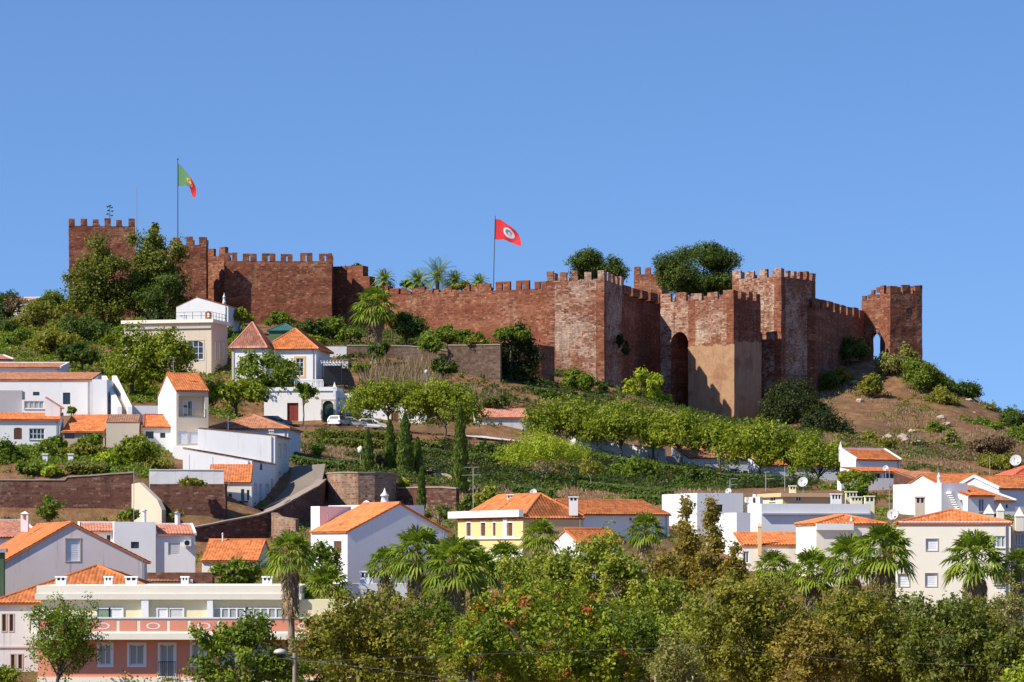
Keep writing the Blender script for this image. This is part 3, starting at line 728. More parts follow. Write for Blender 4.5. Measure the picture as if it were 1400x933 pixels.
# ------------------------------------------------------------------ houses
def ray_face(fr, px, py):
    """pixel -> (s, z) on a face frame"""
    O, d, n = fr[:3]; k = (px - 700.0) / F
    # O + s d = lam (k, 1)
    det = d[0] * -1 + d[1] * k
    s = (O[0] * 1 - k * O[1]) / (k * d[1] - d[0])
    lam = O[1] + s * d[1]
    return s, PZ(py, lam)
def tiles(mb, E0, E1, R1, R0, mat, pitch=0.26, course=0.42, amp=0.055, lift=0.05):
    """a tiled roof plane of real barrel tiles; E0-E1 eave, R1-R0 ridge"""
    E0, E1, R1, R0 = map(Vector, (E0, E1, R1, R0))
    s = (E1 - E0); L = s.length; s = s / L
    up0 = (R0 - E0) if (R0 - E0).length > .01 else (R1 - E1)
    n = s.cross(up0).normalized()
    if n.z < 0: n = -n
    t = n.cross(s).normalized()
    if t.z < 0: t = -t
    pl = [((p - E0).dot(s), (p - E0).dot(t)) for p in (E0, E1, R1, R0)]
    s0, s1 = min(p[0] for p in pl), max(p[0] for p in pl)
    T = max(p[1] for p in pl)
    nc = max(4, int((s1 - s0) / pitch * 4)); cols = np.linspace(s0, s1, nc + 1)
    lines = []
    k = 0
    while k * course < T:
        lines.append((k * course, 0.03)); lines.append((min(T, (k + 1) * course), 0.0)); k += 1
    edges = [(pl[i], pl[(i + 1) % 4]) for i in range(4)]
    lo, hi = [], []
    for c in cols:
        tv = []
        for a, b2 in edges:
            if abs(a[0] - b2[0]) < 1e-6:
                if abs(c - a[0]) < 1e-4: tv += [a[1], b2[1]]
                continue
            q = (c - a[0]) / (b2[0] - a[0])
            if -1e-6 <= q <= 1 + 1e-6: tv.append(a[1] + (b2[1] - a[1]) * q)
        lo.append(min(tv) if tv else 0); hi.append(max(tv) if tv else 0)
    rows, uvs = [], []
    for tt, h in lines:
        r, u = [], []
        for i, c in enumerate(cols):
            tq = min(max(tt, lo[i]), hi[i])
            hh = lift + h + amp * (0.5 + 0.5 * math.cos((c / pitch) * 2 * math.pi))
            r.append(E0 + s * c + t * tq + n * hh); u.append((c / pitch + 0.5, max(0.0, tt - (0.01 if h == 0 else -0.01)) / course))
        rows.append(r); uvs.append(u)
    # skip empty quads
    i0 = len(mb.v); w = len(cols); kk = mb.mat(mat)
    for r in rows: mb.v.extend(tuple(p) for p in r)
    for a in range(len(rows) - 1):
        for b2 in range(w - 1):
            if (rows[a][b2] - rows[a + 1][b2]).length < 1e-4 and (rows[a][b2 + 1] - rows[a + 1][b2 + 1]).length < 1e-4: continue
            mb.f.append((i0 + a * w + b2, i0 + a * w + b2 + 1, i0 + (a + 1) * w + b2 + 1, i0 + (a + 1) * w + b2)); mb.mi.append(kk); mb.smooth.append(True)
            v0 = (uvs[a][b2][1] + uvs[a + 1][b2][1]) / 2
            mb.uv.append([(uvs[a][b2][0], v0), (uvs[a][b2][0] + .01, v0), (uvs[a][b2][0] + .01, v0), (uvs[a][b2][0], v0)])
    # the deck under the tiles
    q = [E0, E1, R1, R0] if (R1 - R0).length > .02 else [E0, E1, R1]
    bt = [p - n * 0.07 for p in q]; tp = [p + n * 0.03 for p in q]
    mb.face(bt[::-1], mat); mb.face(tp, mat)
    for a in range(len(q)): b2 = (a + 1) % len(q); mb.face([bt[a], bt[b2], tp[b2], tp[a]], mat)

class House:
    def __init__(s, name, label, cat, px, Y, rot, py_eave, py_base, pxR=None, wu=None, pxL=None, wv=None, pxS=None, near='B', roof='flat', rise=0.0, rpos=0.5,
                 wall='white', tilem='orange_tile', over=0.25, parapet=0.35, faces=None, group=None, sink=3.0, verge=None, trim=None, roofmat=None, ridge_in=None):
        r = math.radians(rot); u = (math.cos(r), math.sin(r)); v = (-math.sin(r), math.cos(r)); s.u, s.v = u, v
        B = plan(px, Y)
        if near == 'C':
            wu_ = wu if wu is not None else hit(B, (-u[0], -u[1]), pxL if pxR is None else pxR)
            C = B; B = (C[0] - u[0] * wu_, C[1] - u[1] * wu_); s.wu = wu_
        else:
            s.wu = wu if wu is not None else hit(B, u, pxR)
        Cc = (B[0] + u[0] * s.wu, B[1] + u[1] * s.wu)
        if wv is None:
            wv = hit(Cc, v, pxS) if pxS is not None else hit(B, v, pxL)
        s.wv = wv; s.B = B; s.z1 = PZ(py_eave, Y); s.z0 = PZ(py_base, Y); zb = s.z0 - sink
        wu_, wv_ = s.wu, s.wv
        def pt(a, b2): return (B[0] + u[0] * a + v[0] * b2, B[1] + u[1] * a + v[1] * b2)
        s.pt = pt
        s.fr = {'F': (pt(0, 0), u, (-v[0], -v[1]), wu_), 'R': (pt(wu_, 0), v, u, wv_), 'K': (pt(wu_, wv_), (-u[0], -u[1]), v, wu_), 'L': (pt(0, wv_), (-v[0], -v[1]), (-u[0], -u[1]), wv_)}
        s.root = thing(name, (*pt(wu_ / 2, wv_ / 2), s.z0), label, cat, group)
        s.zb = zb; s.wall, s.tilem, s.roof, s.rise, s.rpos, s.over, s.parapet, s.verge, s.trim, s.roofmat, s.ridge_in = wall, tilem, roof, rise, rpos, over, parapet, verge, trim, roofmat or wall, ridge_in
        s.ops = {'F': [], 'R': [], 'K': [], 'L': []}; s.fmat = faces or {}
        s.parts = []
    def prof(s, f):
        z, rs = s.z1, s.rise; L = s.fr[f][3]
        flat = [(0, z), (L, z)]
        if s.roof == 'gable_u' and f in 'LR':
            m = L * (s.rpos if f == 'R' else 1 - s.rpos); return [(0, z), (m, z + rs), (L, z)]
        if s.roof == 'gable_v' and f in 'FK':
            m = L * (s.rpos if f == 'F' else 1 - s.rpos); return [(0, z), (m, z + rs), (L, z)]
        if s.roof.startswith('shed'):
            low = s.roof[-1]; opp = {'F': 'K', 'K': 'F', 'L': 'R', 'R': 'L'}[low]
            if f == low: return flat
            if f == opp: return [(0, z + rs), (L, z + rs)]
            order = 'FRKL'; nxt = order[(order.index(f) + 1) % 4]
            return [(0, z + rs), (L, z)] if nxt == low else [(0, z), (L, z + rs)]
        return flat
    def win(s, f, x0, y0, x1, y1, kind='glass', **kw):
        a = ray_face(s.fr[f], x0, y1); b2 = ray_face(s.fr[f], x1, y1); c = ray_face(s.fr[f], (x0 + x1) / 2, y0); d = ray_face(s.fr[f], (x0 + x1) / 2, y1)
        s0, s1 = min(a[0], b2[0]), max(a[0], b2[0]); L = s.fr[f][3]
        s0, s1 = max(s0, 0.05), min(s1, L - 0.05)
        if s1 - s0 < 0.2: return
        z0_, z1_ = min(c[1], d[1]), max(c[1], d[1])
        s.ops[f].append((s0, s1, z0_, z1_, kind, kw))
    def face_z(s, f, q):
        p = s.prof(f)
        for (a, za), (b2, zb) in zip(p, p[1:]):
            if a - 1e-6 <= q <= b2 + 1e-6: return za + (zb - za) * ((q - a) / (b2 - a) if b2 > a else 0)
        return p[-1][1]
    def done(s):
        mbs = MB()
        for f in 'FRKL':
            O, d, n, L = s.fr[f]; mat = s.fmat.get(f, s.wall); ops = s.ops[f]
            ex = s.parapet if s.roof == 'flat' else 0.0
            cuts = sorted({0.0, L} | {p[0] for p in s.prof(f)} | {o[0] for o in ops} | {o[1] for o in ops})
            def q(a, z, k=0.0): return (O[0] + d[0] * a + n[0] * k, O[1] + d[1] * a + n[1] * k, z)
            for a, b2 in zip(cuts, cuts[1:]):
                if b2 - a < 1e-5: continue
                mid = (a + b2) / 2; z = s.zb
                for o in sorted([o for o in ops if o[0] - 1e-6 <= mid <= o[1] + 1e-6], key=lambda o: o[2]):
                    if o[2] > z: mbs.face([q(a, z), q(b2, z), q(b2, o[2]), q(a, o[2])], mat)
                    z = max(z, o[3])
                mbs.face([q(a, z), q(b2, z), q(b2, s.face_z(f, b2) + ex), q(a, s.face_z(f, a) + ex)], mat)
            for (a, b2, z0, z1, kind, kw) in ops:
                dp = kw.get('depth', 0.16); rm = kw.get('reveal', mat)
                mbs.face([q(a, z0), q(a, z0, -dp), q(a, z1, -dp), q(a, z1)], rm); mbs.face([q(b2, z0), q(b2, z1), q(b2, z1, -dp), q(b2, z0, -dp)], rm)
                mbs.face([q(a, z1), q(a, z1, -dp), q(b2, z1, -dp), q(b2, z1)], rm); mbs.face([q(a, z0), q(b2, z0), q(b2, z0, -dp), q(a, z0, -dp)], rm)
                s.window(s.fr[f], a, b2, z0, z1, kind, mat, dp, **kw)
        if s.roof == 'flat':
            e = s.parapet; t = min(0.22, s.wu / 4, s.wv / 4)
            z = s.z1
            c = [s.pt(0, 0), s.pt(s.wu, 0), s.pt(s.wu, s.wv), s.pt(0, s.wv)]
            mbs.face([(*p, z) for p in [s.pt(.01, .01), s.pt(s.wu - .01, .01), s.pt(s.wu - .01, s.wv - .01), s.pt(.01, s.wv - .01)]], 'grey_plaster' if e > .05 else s.roofmat)
            if e > 0.05:
                i = [s.pt(t, t), s.pt(s.wu - t, t), s.pt(s.wu - t, s.wv - t), s.pt(t, s.wv - t)]
                for k in range(4):
                    k2 = (k + 1) % 4
                    mbs.face([(*c[k], z + e), (*c[k2], z + e), (*i[k2], z + e), (*i[k], z + e)], s.roofmat); mbs.face([(*i[k], z), (*i[k2], z), (*i[k2], z + e), (*i[k], z + e)], s.roofmat)
        mbs.build('wall', s.root)
        if s.roof != 'flat' and s.wu > 4.5:
            mp = MB(); f = 'F'; zt_ = s.face_z(f, s.wu - .35); O, d, n = s.fr[f][:3]
            px_, py_ = O[0] + d[0] * (s.wu - .35) + n[0] * .09, O[1] + d[1] * (s.wu - .35) + n[1] * .09
            mp.tube([(px_, py_, s.zb), (px_, py_, zt_ - .1)], [.05, .05], 'grey_metal', 6); mp.build('drainpipe', s.root)
        o = s.over; z = s.z1; wu, wv, rs = s.wu, s.wv, s.rise
        def p3(a, b2, zz): return (*s.pt(a, b2), zz)
        mr = MB(); ridges = []
        if s.roof == 'gable_u':
            m = wv * s.rpos; k1, k2 = rs / m, rs / (wv - m)
            A, B2 = p3(-o * .4, m, z + rs), p3(wu + o * .4, m, z + rs)
            tiles(mr, p3(-o * .4, -o, z - o * k1), p3(wu + o * .4, -o, z - o * k1), B2, A, s.tilem)
            tiles(mr, p3(wu + o * .4, wv + o, z - o * k2), p3(-o * .4, wv + o, z - o * k2), A, B2, s.tilem); ridges = [(A, B2)]
            ve = [(p3(-o * .4, -o, z - o * k1), A), (p3(wu + o * .4, -o, z - o * k1), B2), (p3(-o * .4, wv + o, z - o * k2), A), (p3(wu + o * .4, wv + o, z - o * k2), B2)]
        elif s.roof == 'gable_v':
            m = wu * s.rpos; k1, k2 = rs / m, rs / (wu - m)
            A, B2 = p3(m, -o * .4, z + rs), p3(m, wv + o * .4, z + rs)
            tiles(mr, p3(-o, wv + o * .4, z - o * k1), p3(-o, -o * .4, z - o * k1), A, B2, s.tilem)
            tiles(mr, p3(wu + o, -o * .4, z - o * k2), p3(wu + o, wv + o * .4, z - o * k2), B2, A, s.tilem); ridges = [(A, B2)]
            ve = [(p3(-o, -o * .4, z - o * k1), A), (p3(wu + o, -o * .4, z - o * k2), A), (p3(-o, wv + o * .4, z - o * k1), B2), (p3(wu + o, wv + o * .4, z - o * k2), B2)]
        elif s.roof == 'hip':
            if s.ridge_in is not None: ia = ib = s.ridge_in
            else: ia = ib = min(wu, wv) / 2
            if wu >= wv:
                k = rs / (wv / 2); e = z - o * k; A, B2 = p3(ia, wv / 2, z + rs), p3(wu - ib, wv / 2, z + rs)
                c = [p3(-o, -o, e), p3(wu + o, -o, e), p3(wu + o, wv + o, e), p3(-o, wv + o, e)]
                tiles(mr, c[0], c[1], B2, A, s.tilem); tiles(mr, c[2], c[3], A, B2, s.tilem); tiles(mr, c[1], c[2], B2, B2, s.tilem); tiles(mr, c[3], c[0], A, A, s.tilem)
                ridges = [(A, B2), (c[0], A), (c[3], A), (c[1], B2), (c[2], B2)]
            else:
                k = rs / (wu / 2); e = z - o * k; A, B2 = p3(wu / 2, ia, z + rs), p3(wu / 2, wv - ib, z + rs)
                c = [p3(-o, -o, e), p3(wu + o, -o, e), p3(wu + o, wv + o, e), p3(-o, wv + o, e)]
                tiles(mr, c[0], c[1], A, A, s.tilem); tiles(mr, c[1], c[2], B2, A, s.tilem); tiles(mr, c[2], c[3], B2, B2, s.tilem); tiles(mr, c[3], c[0], A, B2, s.tilem)
                ridges = [(A, B2), (c[0], A), (c[1], A), (c[2], B2), (c[3], B2)]
            ve = []
        elif s.roof.startswith('shed'):
            low = s.roof[-1]; c = {'F': [(0, 0), (wu, 0), (wu, wv), (0, wv)], 'L': [(0, wv), (0, 0), (wu, 0), (wu, wv)], 'R': [(wu, 0), (wu, wv), (0, wv), (0, 0)], 'K': [(wu, wv), (0, wv), (0, 0), (wu, 0)]}[low]
            run = wv if low in 'FK' else wu; k = rs / run
            E0, E1, R1, R0 = [Vector(p3(a, b2, 0)) for a, b2 in c]
            dn = (E0 - R0).normalized() * o
            E0, E1 = E0 + dn + Vector((0, 0, z - o * k)), E1 + dn + Vector((0, 0, z - o * k)); R0, R1 = R0 + Vector((0, 0, z + rs)), R1 + Vector((0, 0, z + rs))
            tiles(mr, E0, E1, R1, R0, s.tilem); ridges = []; ve = [(E0, R0), (E1, R1)]
            if s.verge: ve.append((R0, R1))
        if mr.f:
            for a, b2 in ridges:
                a, b2 = Vector(a) + Vector((0, 0, .09)), Vector(b2) + Vector((0, 0, .09))
                if (a - b2).length > .1: mr.tube([a, b2], [.11, .11], s.tilem, 6)
            ro = mr.build('roof', s.root)
            if s.verge:
                mv = MB()
                for a, b2 in ve: mv.beam(Vector(a) + Vector((0, 0, .08)), Vector(b2) + Vector((0, 0, .08)), .2, .24, s.verge)
                mv.build('verge', s.root)
        if s.trim and s.roof == 'flat':
            mt = MB(); h, pj, zc = s.trim[1], s.trim[2], s.z1 + s.parapet - s.trim[1] - (s.trim[3] if len(s.trim) > 3 else 0.002)
            for f in 'FRKL':
                L = s.fr[f][3]; mt.fbox(s.fr[f], -pj if f in 'FK' else 0, L + (pj if f in 'FK' else 0), zc, zc + h, 0.003, pj, s.trim[0])
            mt.build('cornice', s.root)
        return s
    def window(s, fr, a, b2, z0, z1, kind, mat, dp, frame='frame_white', surround=None, arch=False, cols=2, rows=1, sill=None, pane=None, **kw):
        w, h = b2 - a, z1 - z0
        if kind in ('door', 'shutter', 'dark', 'panel'):
            m = MB(); pm = pane or {'door': 'brown_wood', 'shutter': 'shutter_grey', 'dark': 'glass_dark', 'panel': 'shutter_white'}[kind]
            nm = {'door': 'door', 'shutter': 'shutter', 'dark': 'opening', 'panel': 'shutter'}[kind]  # plain openings get a dark sheet painting the unlit inside
            m.fbox(fr, a + .01, b2 - .01, z0 + .005, z1 - .01, -dp + .03, -dp + .07, pm)
            if kind in ('shutter', 'panel'):
                for k in range(1, max(2, int(h / .16))): zz = z0 + h * k / max(2, int(h / .16)); m.fbox(fr, a + .02, b2 - .02, zz - .012, zz + .012, -dp + .072, -dp + .085, pm)
            if kind == 'door':
                m.fbox(fr, (a + b2) / 2 - .02, (a + b2) / 2 + .02, z0 + .05, z1 - .05, -dp + .072, -dp + .09, pm)
                for q0, q1 in ((.15, .45), (.55, .9)): m.fbox(fr, a + w * .12, a + w * .4, z0 + h * q0, z0 + h * q1, -dp + .072, -dp + .085, pm); m.fbox(fr, a + w * .6, a + w * .88, z0 + h * q0, z0 + h * q1, -dp + .072, -dp + .085, pm)
            root = m.build(nm, s.root)
        else:
            m = MB(); t = min(.07, w * .12)
            for x0, x1, q0, q1 in ((a + .005, a + t, z0 + .005, z1 - .005), (b2 - t, b2 - .005, z0 + .005, z1 - .005)): m.fbox(fr, x0, x1, q0, q1, -dp + .04, -dp + .1, frame)
            m.fbox(fr, a + t + .002, b2 - t - .002, z0 + .005, z0 + t, -dp + .04, -dp + .1, frame); m.fbox(fr, a + t + .002, b2 - t - .002, z1 - t, z1 - .005, -dp + .04, -dp + .1, frame)
            for k in range(1, cols): x = a + w * k / cols; m.fbox(fr, x - t * .45, x + t * .45, z0 + t + .002, z1 - t - .002, -dp + .04, -dp + .095, frame)
            for k in range(1, rows): zz = z0 + h * k / rows; m.fbox(fr, a + t + .002, b2 - t - .002, zz - t * .35, zz + t * .35, -dp + .045, -dp + .09, frame)
            root = m.build('window', s.root)
            m = MB(); m.fbox(fr, a + .01, b2 - .01, z0 + .01, z1 - .01, -dp + .01, -dp + .03, pane or 'glass_dark'); m.build('pane', root)
        if arch:
            m = MB(); O, d, n = fr[:3]; r_ = w / 2; hh = r_ * (1.0 if arch is True else arch); mm = (a + b2) / 2
            def q(x, z, k): return (O[0] + d[0] * x + n[0] * k, O[1] + d[1] * x + n[1] * k, z)
            for k in range(10):
                t0, t1 = math.pi * k / 10, math.pi * (k + 1) / 10
                x0, x1 = mm - r_ * math.cos(t0), mm - r_ * math.cos(t1); y0, y1 = z1 - hh + hh * math.sin(t0), z1 - hh + hh * math.sin(t1)
                m.face([q(x0, y0, 0), q(x1, y1, 0), q(x1, z1, 0), q(x0, z1, 0)], mat); m.face([q(x0, y0, 0), q(x1, y1, 0), q(x1, y1, -dp + .1), q(x0, y0, -dp + .1)], mat)
            m.build('arch_head', root)
        if surround:
            m = MB(); sw = kw.get('sw', .14); pj = .035
            zlo = z0 if kind == 'door' else z0 - sw
            m.fbox(fr, a - sw, a, zlo, z1, .002, pj, surround); m.fbox(fr, b2, b2 + sw, zlo, z1, .002, pj, surround); m.fbox(fr, a - sw, b2 + sw, z1, z1 + sw, .002, pj + .01, surround)
            if kind != 'door': m.fbox(fr, a, b2, z0 - sw, z0, .002, pj, surround)
            m.build('surround', root)
        elif sill or kind in ('glass',):
            m = MB(); m.fbox(fr, a - .06, b2 + .06, z0 - .07, z0 - .005, .002, .09, sill or 'stone_trim'); m.build('sill', root)
        if kw.get('rail'):
            m = MB()
            for k in range(int(w / .12) + 2): x = a - .1 + (w + .2) * k / (int(w / .12) + 1); m.fbox(fr, x - .012, x + .012, z0 + .05, z0 + .95, .22, .245, 'black_metal')
            m.fbox(fr, a - .12, b2 + .12, z0 + .95, z0 + 1.0, .215, .25, 'black_metal'); m.fbox(fr, a - .12, b2 + .12, z0 + .03, z0 + .07, .215, .25, 'black_metal'); m.build('railing', root)
        if kw.get('bars'):
            m = MB()
            for k in range(1, 5): x = a + w * k / 5; m.fbox(fr, x - .015, x + .015, z0 + .01, z1 - .01, -.03, -.005, 'black_metal')
            m.build('bars', root)
    def ledge(s, f, px0, px1, py0, py1, pj, mat, name='cornice', n0=0.003):
        a = ray_face(s.fr[f], px0, py1); b2 = ray_face(s.fr[f], px1, py1); c = ray_face(s.fr[f], (px0 + px1) / 2, py0); d = ray_face(s.fr[f], (px0 + px1) / 2, py1)
        m = MB(); m.fbox(s.fr[f], min(a[0], b2[0]), max(a[0], b2[0]), d[1], c[1], n0, pj, mat); return m.build(name, s.root)
    def chimney(s, px0, px1, py0, py1, Y, style='block', mat='white', cap=None):
        chim(s.root, px0, px1, py0, py1, Y, style, mat, cap); return s
def chim(parent, px0, px1, py0, py1, Y, style='block', mat='white', cap=None):
    x0, x1, zt, z0 = PX(px0, Y), PX(px1, Y), PZ(py0, Y), PZ(py1, Y) - .8
    w = x1 - x0; h = zt - PZ(py1, Y); m = MB(); xc = (x0 + x1) / 2
    if style == 'block':      # box with a slotted head under a cap
        d = w * .8; zs = zt - min(.5, h * .45)
        m.box(x0, x1, Y - d / 2, Y + d / 2, z0, zs, mat)
        n = max(2, int(w / .3))
        for k in range(n + 1): q = x0 + (w - .1) * k / n; m.box(q, q + .1, Y - d / 2 + .003, Y + d / 2 - .003, zs, zt - .1, mat)
        m.box(x0 + .08, x1 - .08, Y - d / 2 + .12, Y + d / 2 - .12, zs, zt - .1, 'glass_dark')
        m.box(x0 - .06, x1 + .06, Y - d / 2 - .06, Y + d / 2 + .06, zt - .1, zt, cap or mat)
    elif style == 'tower':    # slender round ornamental chimney
        r = w / 2
        m.lathe((xc, Y, z0), [(r, 0), (r * .95, (zt - z0) * .45), (r * 1.1, (zt - z0) * .47), (r * .8, (zt - z0) * .5), (r * .62, (zt - z0) * .72), (r * .85, (zt - z0) * .735), (r * .85, (zt - z0) * .76), (r * .3, (zt - z0) * .86), (r * .12, zt - z0 - .12), (0.0, zt - z0)], mat, 12)
    elif style in ('spike', 'spike2'):
        fk = .6 if style == 'spike' else .86
        r = w / 2; m.box(x0, x1, Y - r, Y + r, z0, z0 + (zt - z0) * fk, mat)
        c = [(x0 - .05, Y - r - .05), (x1 + .05, Y - r - .05), (x1 + .05, Y + r + .05), (x0 - .05, Y + r + .05)]; zm = z0 + (zt - z0) * fk
        for k in range(4): m.face([(*c[k], zm), (*c[(k + 1) % 4], zm), (xc, Y, zt)], mat)
        m.face([(*p, zm) for p in c], mat)
    elif style == 'pipe':
        m.tube([(xc, Y, z0), (xc, Y, zt - .15)], [w / 2, w / 2], mat, 8); m.lathe((xc, Y, zt - .2), [(w * .5, 0), (w * .9, .03), (0, .2)], cap or mat, 8)
    elif style == 'house':    # little house-shaped hood with openings
        d = w; zs = z0 + (zt - z0) * .55
        m.box(x0, x1, Y - d / 2, Y + d / 2, z0, zs, mat)
        for a in (x0, x1 - w * .22):
            for b2 in (Y - d / 2, Y + d / 2 - d * .22): m.box(a, a + w * .22, b2, b2 + d * .22, zs, zt - h * .25, mat)
        for yy in (Y - d / 2, Y + d / 2): pass
        zr = zt - h * .25
        m.face([(x0 - .06, Y - d / 2 - .06, zr), (x1 + .06, Y - d / 2 - .06, zr), (xc, Y, zt)], mat); m.face([(x1 + .06, Y - d / 2 - .06, zr), (x1 + .06, Y + d / 2 + .06, zr), (xc, Y, zt)], mat)
        m.face([(x1 + .06, Y + d / 2 + .06, zr), (x0 - .06, Y + d / 2 + .06, zr), (xc, Y, zt)], mat); m.face([(x0 - .06, Y + d / 2 + .06, zr), (x0 - .06, Y - d / 2 - .06, zr), (xc, Y, zt)], mat)
        m.face([(x0 - .06, Y - d / 2 - .06, zr), (x0 - .06, Y + d / 2 + .06, zr), (x1 + .06, Y + d / 2 + .06, zr), (x1 + .06, Y - d / 2 - .06, zr)], mat)
    return m.build('chimney', parent)
def solid_wall(name, label, pts, th, mat, cap='coping', base=2.5, cat='retaining wall', group=None, capw=.08, caph=.14):
    """a free wall through (px, Y, py_top) points, standing base metres into the ground"""
    P3 = [P(px, py, Y) for px, Y, py in pts]
    t = thing(name, (P3[0].x, P3[0].y, P3[0].z - base), label, cat, group)
    m, mc = MB(), MB(); n = len(P3); nor = []
    for i in range(n):
        a, b2 = P3[max(0, i - 1)], P3[min(n - 1, i + 1)]; d = Vector((b2.x - a.x, b2.y - a.y)).normalized(); nor.append(Vector((-d.y, d.x)))
    lo = [min(ground(p.x, p.y - 1.5), ground(p.x, p.y), p.z) - base for p in P3]
    fr = [(p.x, p.y) for p in P3]; bk = [(p.x + q.x * th, p.y + q.y * th) for p, q in zip(P3, nor)]
    for i in range(n - 1):
        ns = max(1, int((P3[i + 1] - P3[i]).length / 1.0)); rows_f, rows_b, top = [], [], [[], []]
        for side, rows in ((fr, rows_f), (bk, rows_b)):
            for j in range(7):
                r = []
                for k in range(ns + 1):
                    q = k / ns; z0 = lo[i] + (lo[i + 1] - lo[i]) * q; z1 = P3[i].z + (P3[i + 1].z - P3[i].z) * q
                    p = (side[i][0] + (side[i + 1][0] - side[i][0]) * q, side[i][1] + (side[i + 1][1] - side[i][1]) * q, z0 + (z1 - z0) * j / 6)
                    r.append(jitter(p, .06, .8))
                rows.append(r)
            m.grid(rows, mat)
        m.grid([rows_f[-1], rows_b[-1]], mat)
        if cap:
            for k in range(ns):
                a, b2, c, d = rows_f[-1][k], rows_f[-1][k + 1], rows_b[-1][k + 1], rows_b[-1][k]
                o1, o2 = nor[i] * capw, nor[i + 1] * capw
                lo4 = [(a[0] - o1.x, a[1] - o1.y, a[2] + .003), (b2[0] - o1.x, b2[1] - o1.y, b2[2] + .003), (c[0] + o1.x, c[1] + o1.y, c[2] + .003), (d[0] + o1.x, d[1] + o1.y, d[2] + .003)]
                mc.hexa(lo4 + [(p[0], p[1], p[2] + caph) for p in lo4], cap)
    for e in (0, n - 1):
        m.face([(*fr[e], lo[e]), (*bk[e], lo[e]), (*bk[e], P3[e].z), (*fr[e], P3[e].z)], mat)
    m.build('masonry', t)
    if cap: mc.build('coping', t)
    return t

# ---- foreground left: the pink building
pk = House('apartment_building', 'salmon pink apartment building with cream top floor, front left', 'building', 52, 212, 0, 874, 928, pxR=492, wv=12, roof='flat', wall='pink', parapet=0.0)
fr = pk.fr['F']
for x0, x1, y0, kind in ((136, 152, 882, 'glass'), (177, 197, 882, 'glass'), (219, 238, 882, 'door'), (263, 280, 882, 'glass'), (306, 322, 882, 'glass'), (348, 366, 882, 'door'), (420, 437, 882, 'glass'), (455, 472, 882, 'glass')):
    if kind == 'door': pk.win('F', x0, y0, x1, 925, 'glass', surround='white_paint', rail=True, pane='glass_curtain', arch=.45, sw=.16)
    else: pk.win('F', x0, y0, x1, 909, 'glass', surround='white_paint', pane='glass_curtain', arch=.4, sw=.16)
pk.done()
zS, zT = PZ(874, 212), PZ(846, 212)
up = MB()
wu = pk.wu
zbal0, zbal1 = PZ(866, 211), PZ(846, 211)
m = MB(); m.fbox(fr, -.5, wu + .5, zS + .003, zbal0, -11.9, 1.3, 'pale_cream'); m.build('balcony_slab', pk.root)
m = MB(); m.fbox(fr, -.3, wu + .3, zbal0 + .003, zbal1, .95, 1.12, 'pale_cream'); m.fbox(fr, -.38, wu + .38, zbal1, zbal1 + .09, .88, 1.2, 'white_paint'); bal = m.build('balustrade', pk.root)
x = 0.25; k = 0
while x < wu - 1:
    w = 1.15 if k % 2 else 1.75
    m = MB(); m.fbox(fr, x, x + w, zbal0 + .16, zbal1 - .12, 1.122, 1.135, 'pink')
    if k % 2 == 0:
        O, d, n = fr[:3]; cx, cz = x + w / 2, (zbal0 + zbal1) / 2; rr_ = []
        for ra in (.36, .26): rr_.append([(O[0] + cx + ra * 1.3 * math.cos(t), O[1] - 1.145, cz + ra * .62 * math.sin(t)) for t in [2 * math.pi * q / 18 for q in range(19)]])
        m.grid(rr_, 'white_paint')
    m.build('balustrade_panel', bal); x += w + .22; k += 1
zc0, zc1, zr1 = PZ(820, 212), PZ(812, 212), PZ(801, 212)
m = MB(); m.fbox(fr, .2, wu - .2, zbal0 + .004, zc0, -11.6, -.35, 'pale_yellow'); uw = m.build('upper_wall', pk.root)
m = MB(); m.fbox(fr, -.2, wu - 3.9, zc0 + .003, zc1, -11.9, .05, 'cream'); m.fbox(fr, -.1, wu - 4, zc1 + .002, zr1, -11.8, -.03, 'pale_cream'); m.build('roof_parapet', pk.root)
def upwin(x0, x1, y0, y1, n, pane, nm='window'):
    s0, s1 = ray_face((( fr[0][0], fr[0][1] + .35), fr[1], fr[2]), x0, y1)[0], ray_face(((fr[0][0], fr[0][1] + .35), fr[1], fr[2]), x1, y1)[0]
    z0, z1 = PZ(y1, 212.35), PZ(y0, 212.35); m = MB(); q = -.35
    m.fbox(fr, s0, s1, z0, z1, q + .005, q + .03, pane); po = m
    f2 = MB()
    for k in range(n + 1): xx = s0 + (s1 - s0) * k / n; f2.fbox(fr, xx - .05, xx + .05, z0, z1, q + .032, q + .09, 'frame_white')
    f2.fbox(fr, s0 + .052, s1 - .052, z1 - .08, z1, q + .034, q + .085, 'frame_white'); f2.fbox(fr, s0 + .052, s1 - .052, z0, z0 + .08, q + .034, q + .085, 'frame_white')
    w = f2.build(nm, pk.root); po.build('pane', w)
upwin(132, 150, 831, 846, 1, 'glass_green'); upwin(150, 168, 831, 846, 1, 'shutter_white'); upwin(215, 230, 831, 846, 1, 'shutter_white'); upwin(231, 251, 831, 846, 1, 'shutter_grey'); upwin(292, 345, 831, 846, 5, 'glass_curtain'); upwin(346, 398, 831, 846, 5, 'glass_curtain')
for x0, x1 in ((193, 203), (283, 291), (404, 408)):
    m = MB(); s0, s1 = ray_face(fr, x0, 850)[0], ray_face(fr, x1, 850)[0]; m.fbox(fr, s0, s1, zbal0 + .01, zc0 - .003, -.34, .0, 'white_paint'); m.build('pillar', pk.root)
for x0, x1 in ((77, 91), (143, 154), (172, 188), (248, 258), (359, 372)): chim(pk.root, x0, x1, 788, 801, 218, 'block', 'white_paint')
pm = MB(); pm.fbox(fr, -.05, wu + .05, PZ(934, 212), PZ(926, 212), .003, .08, 'pale_cream'); pm.build('plinth', pk.root)

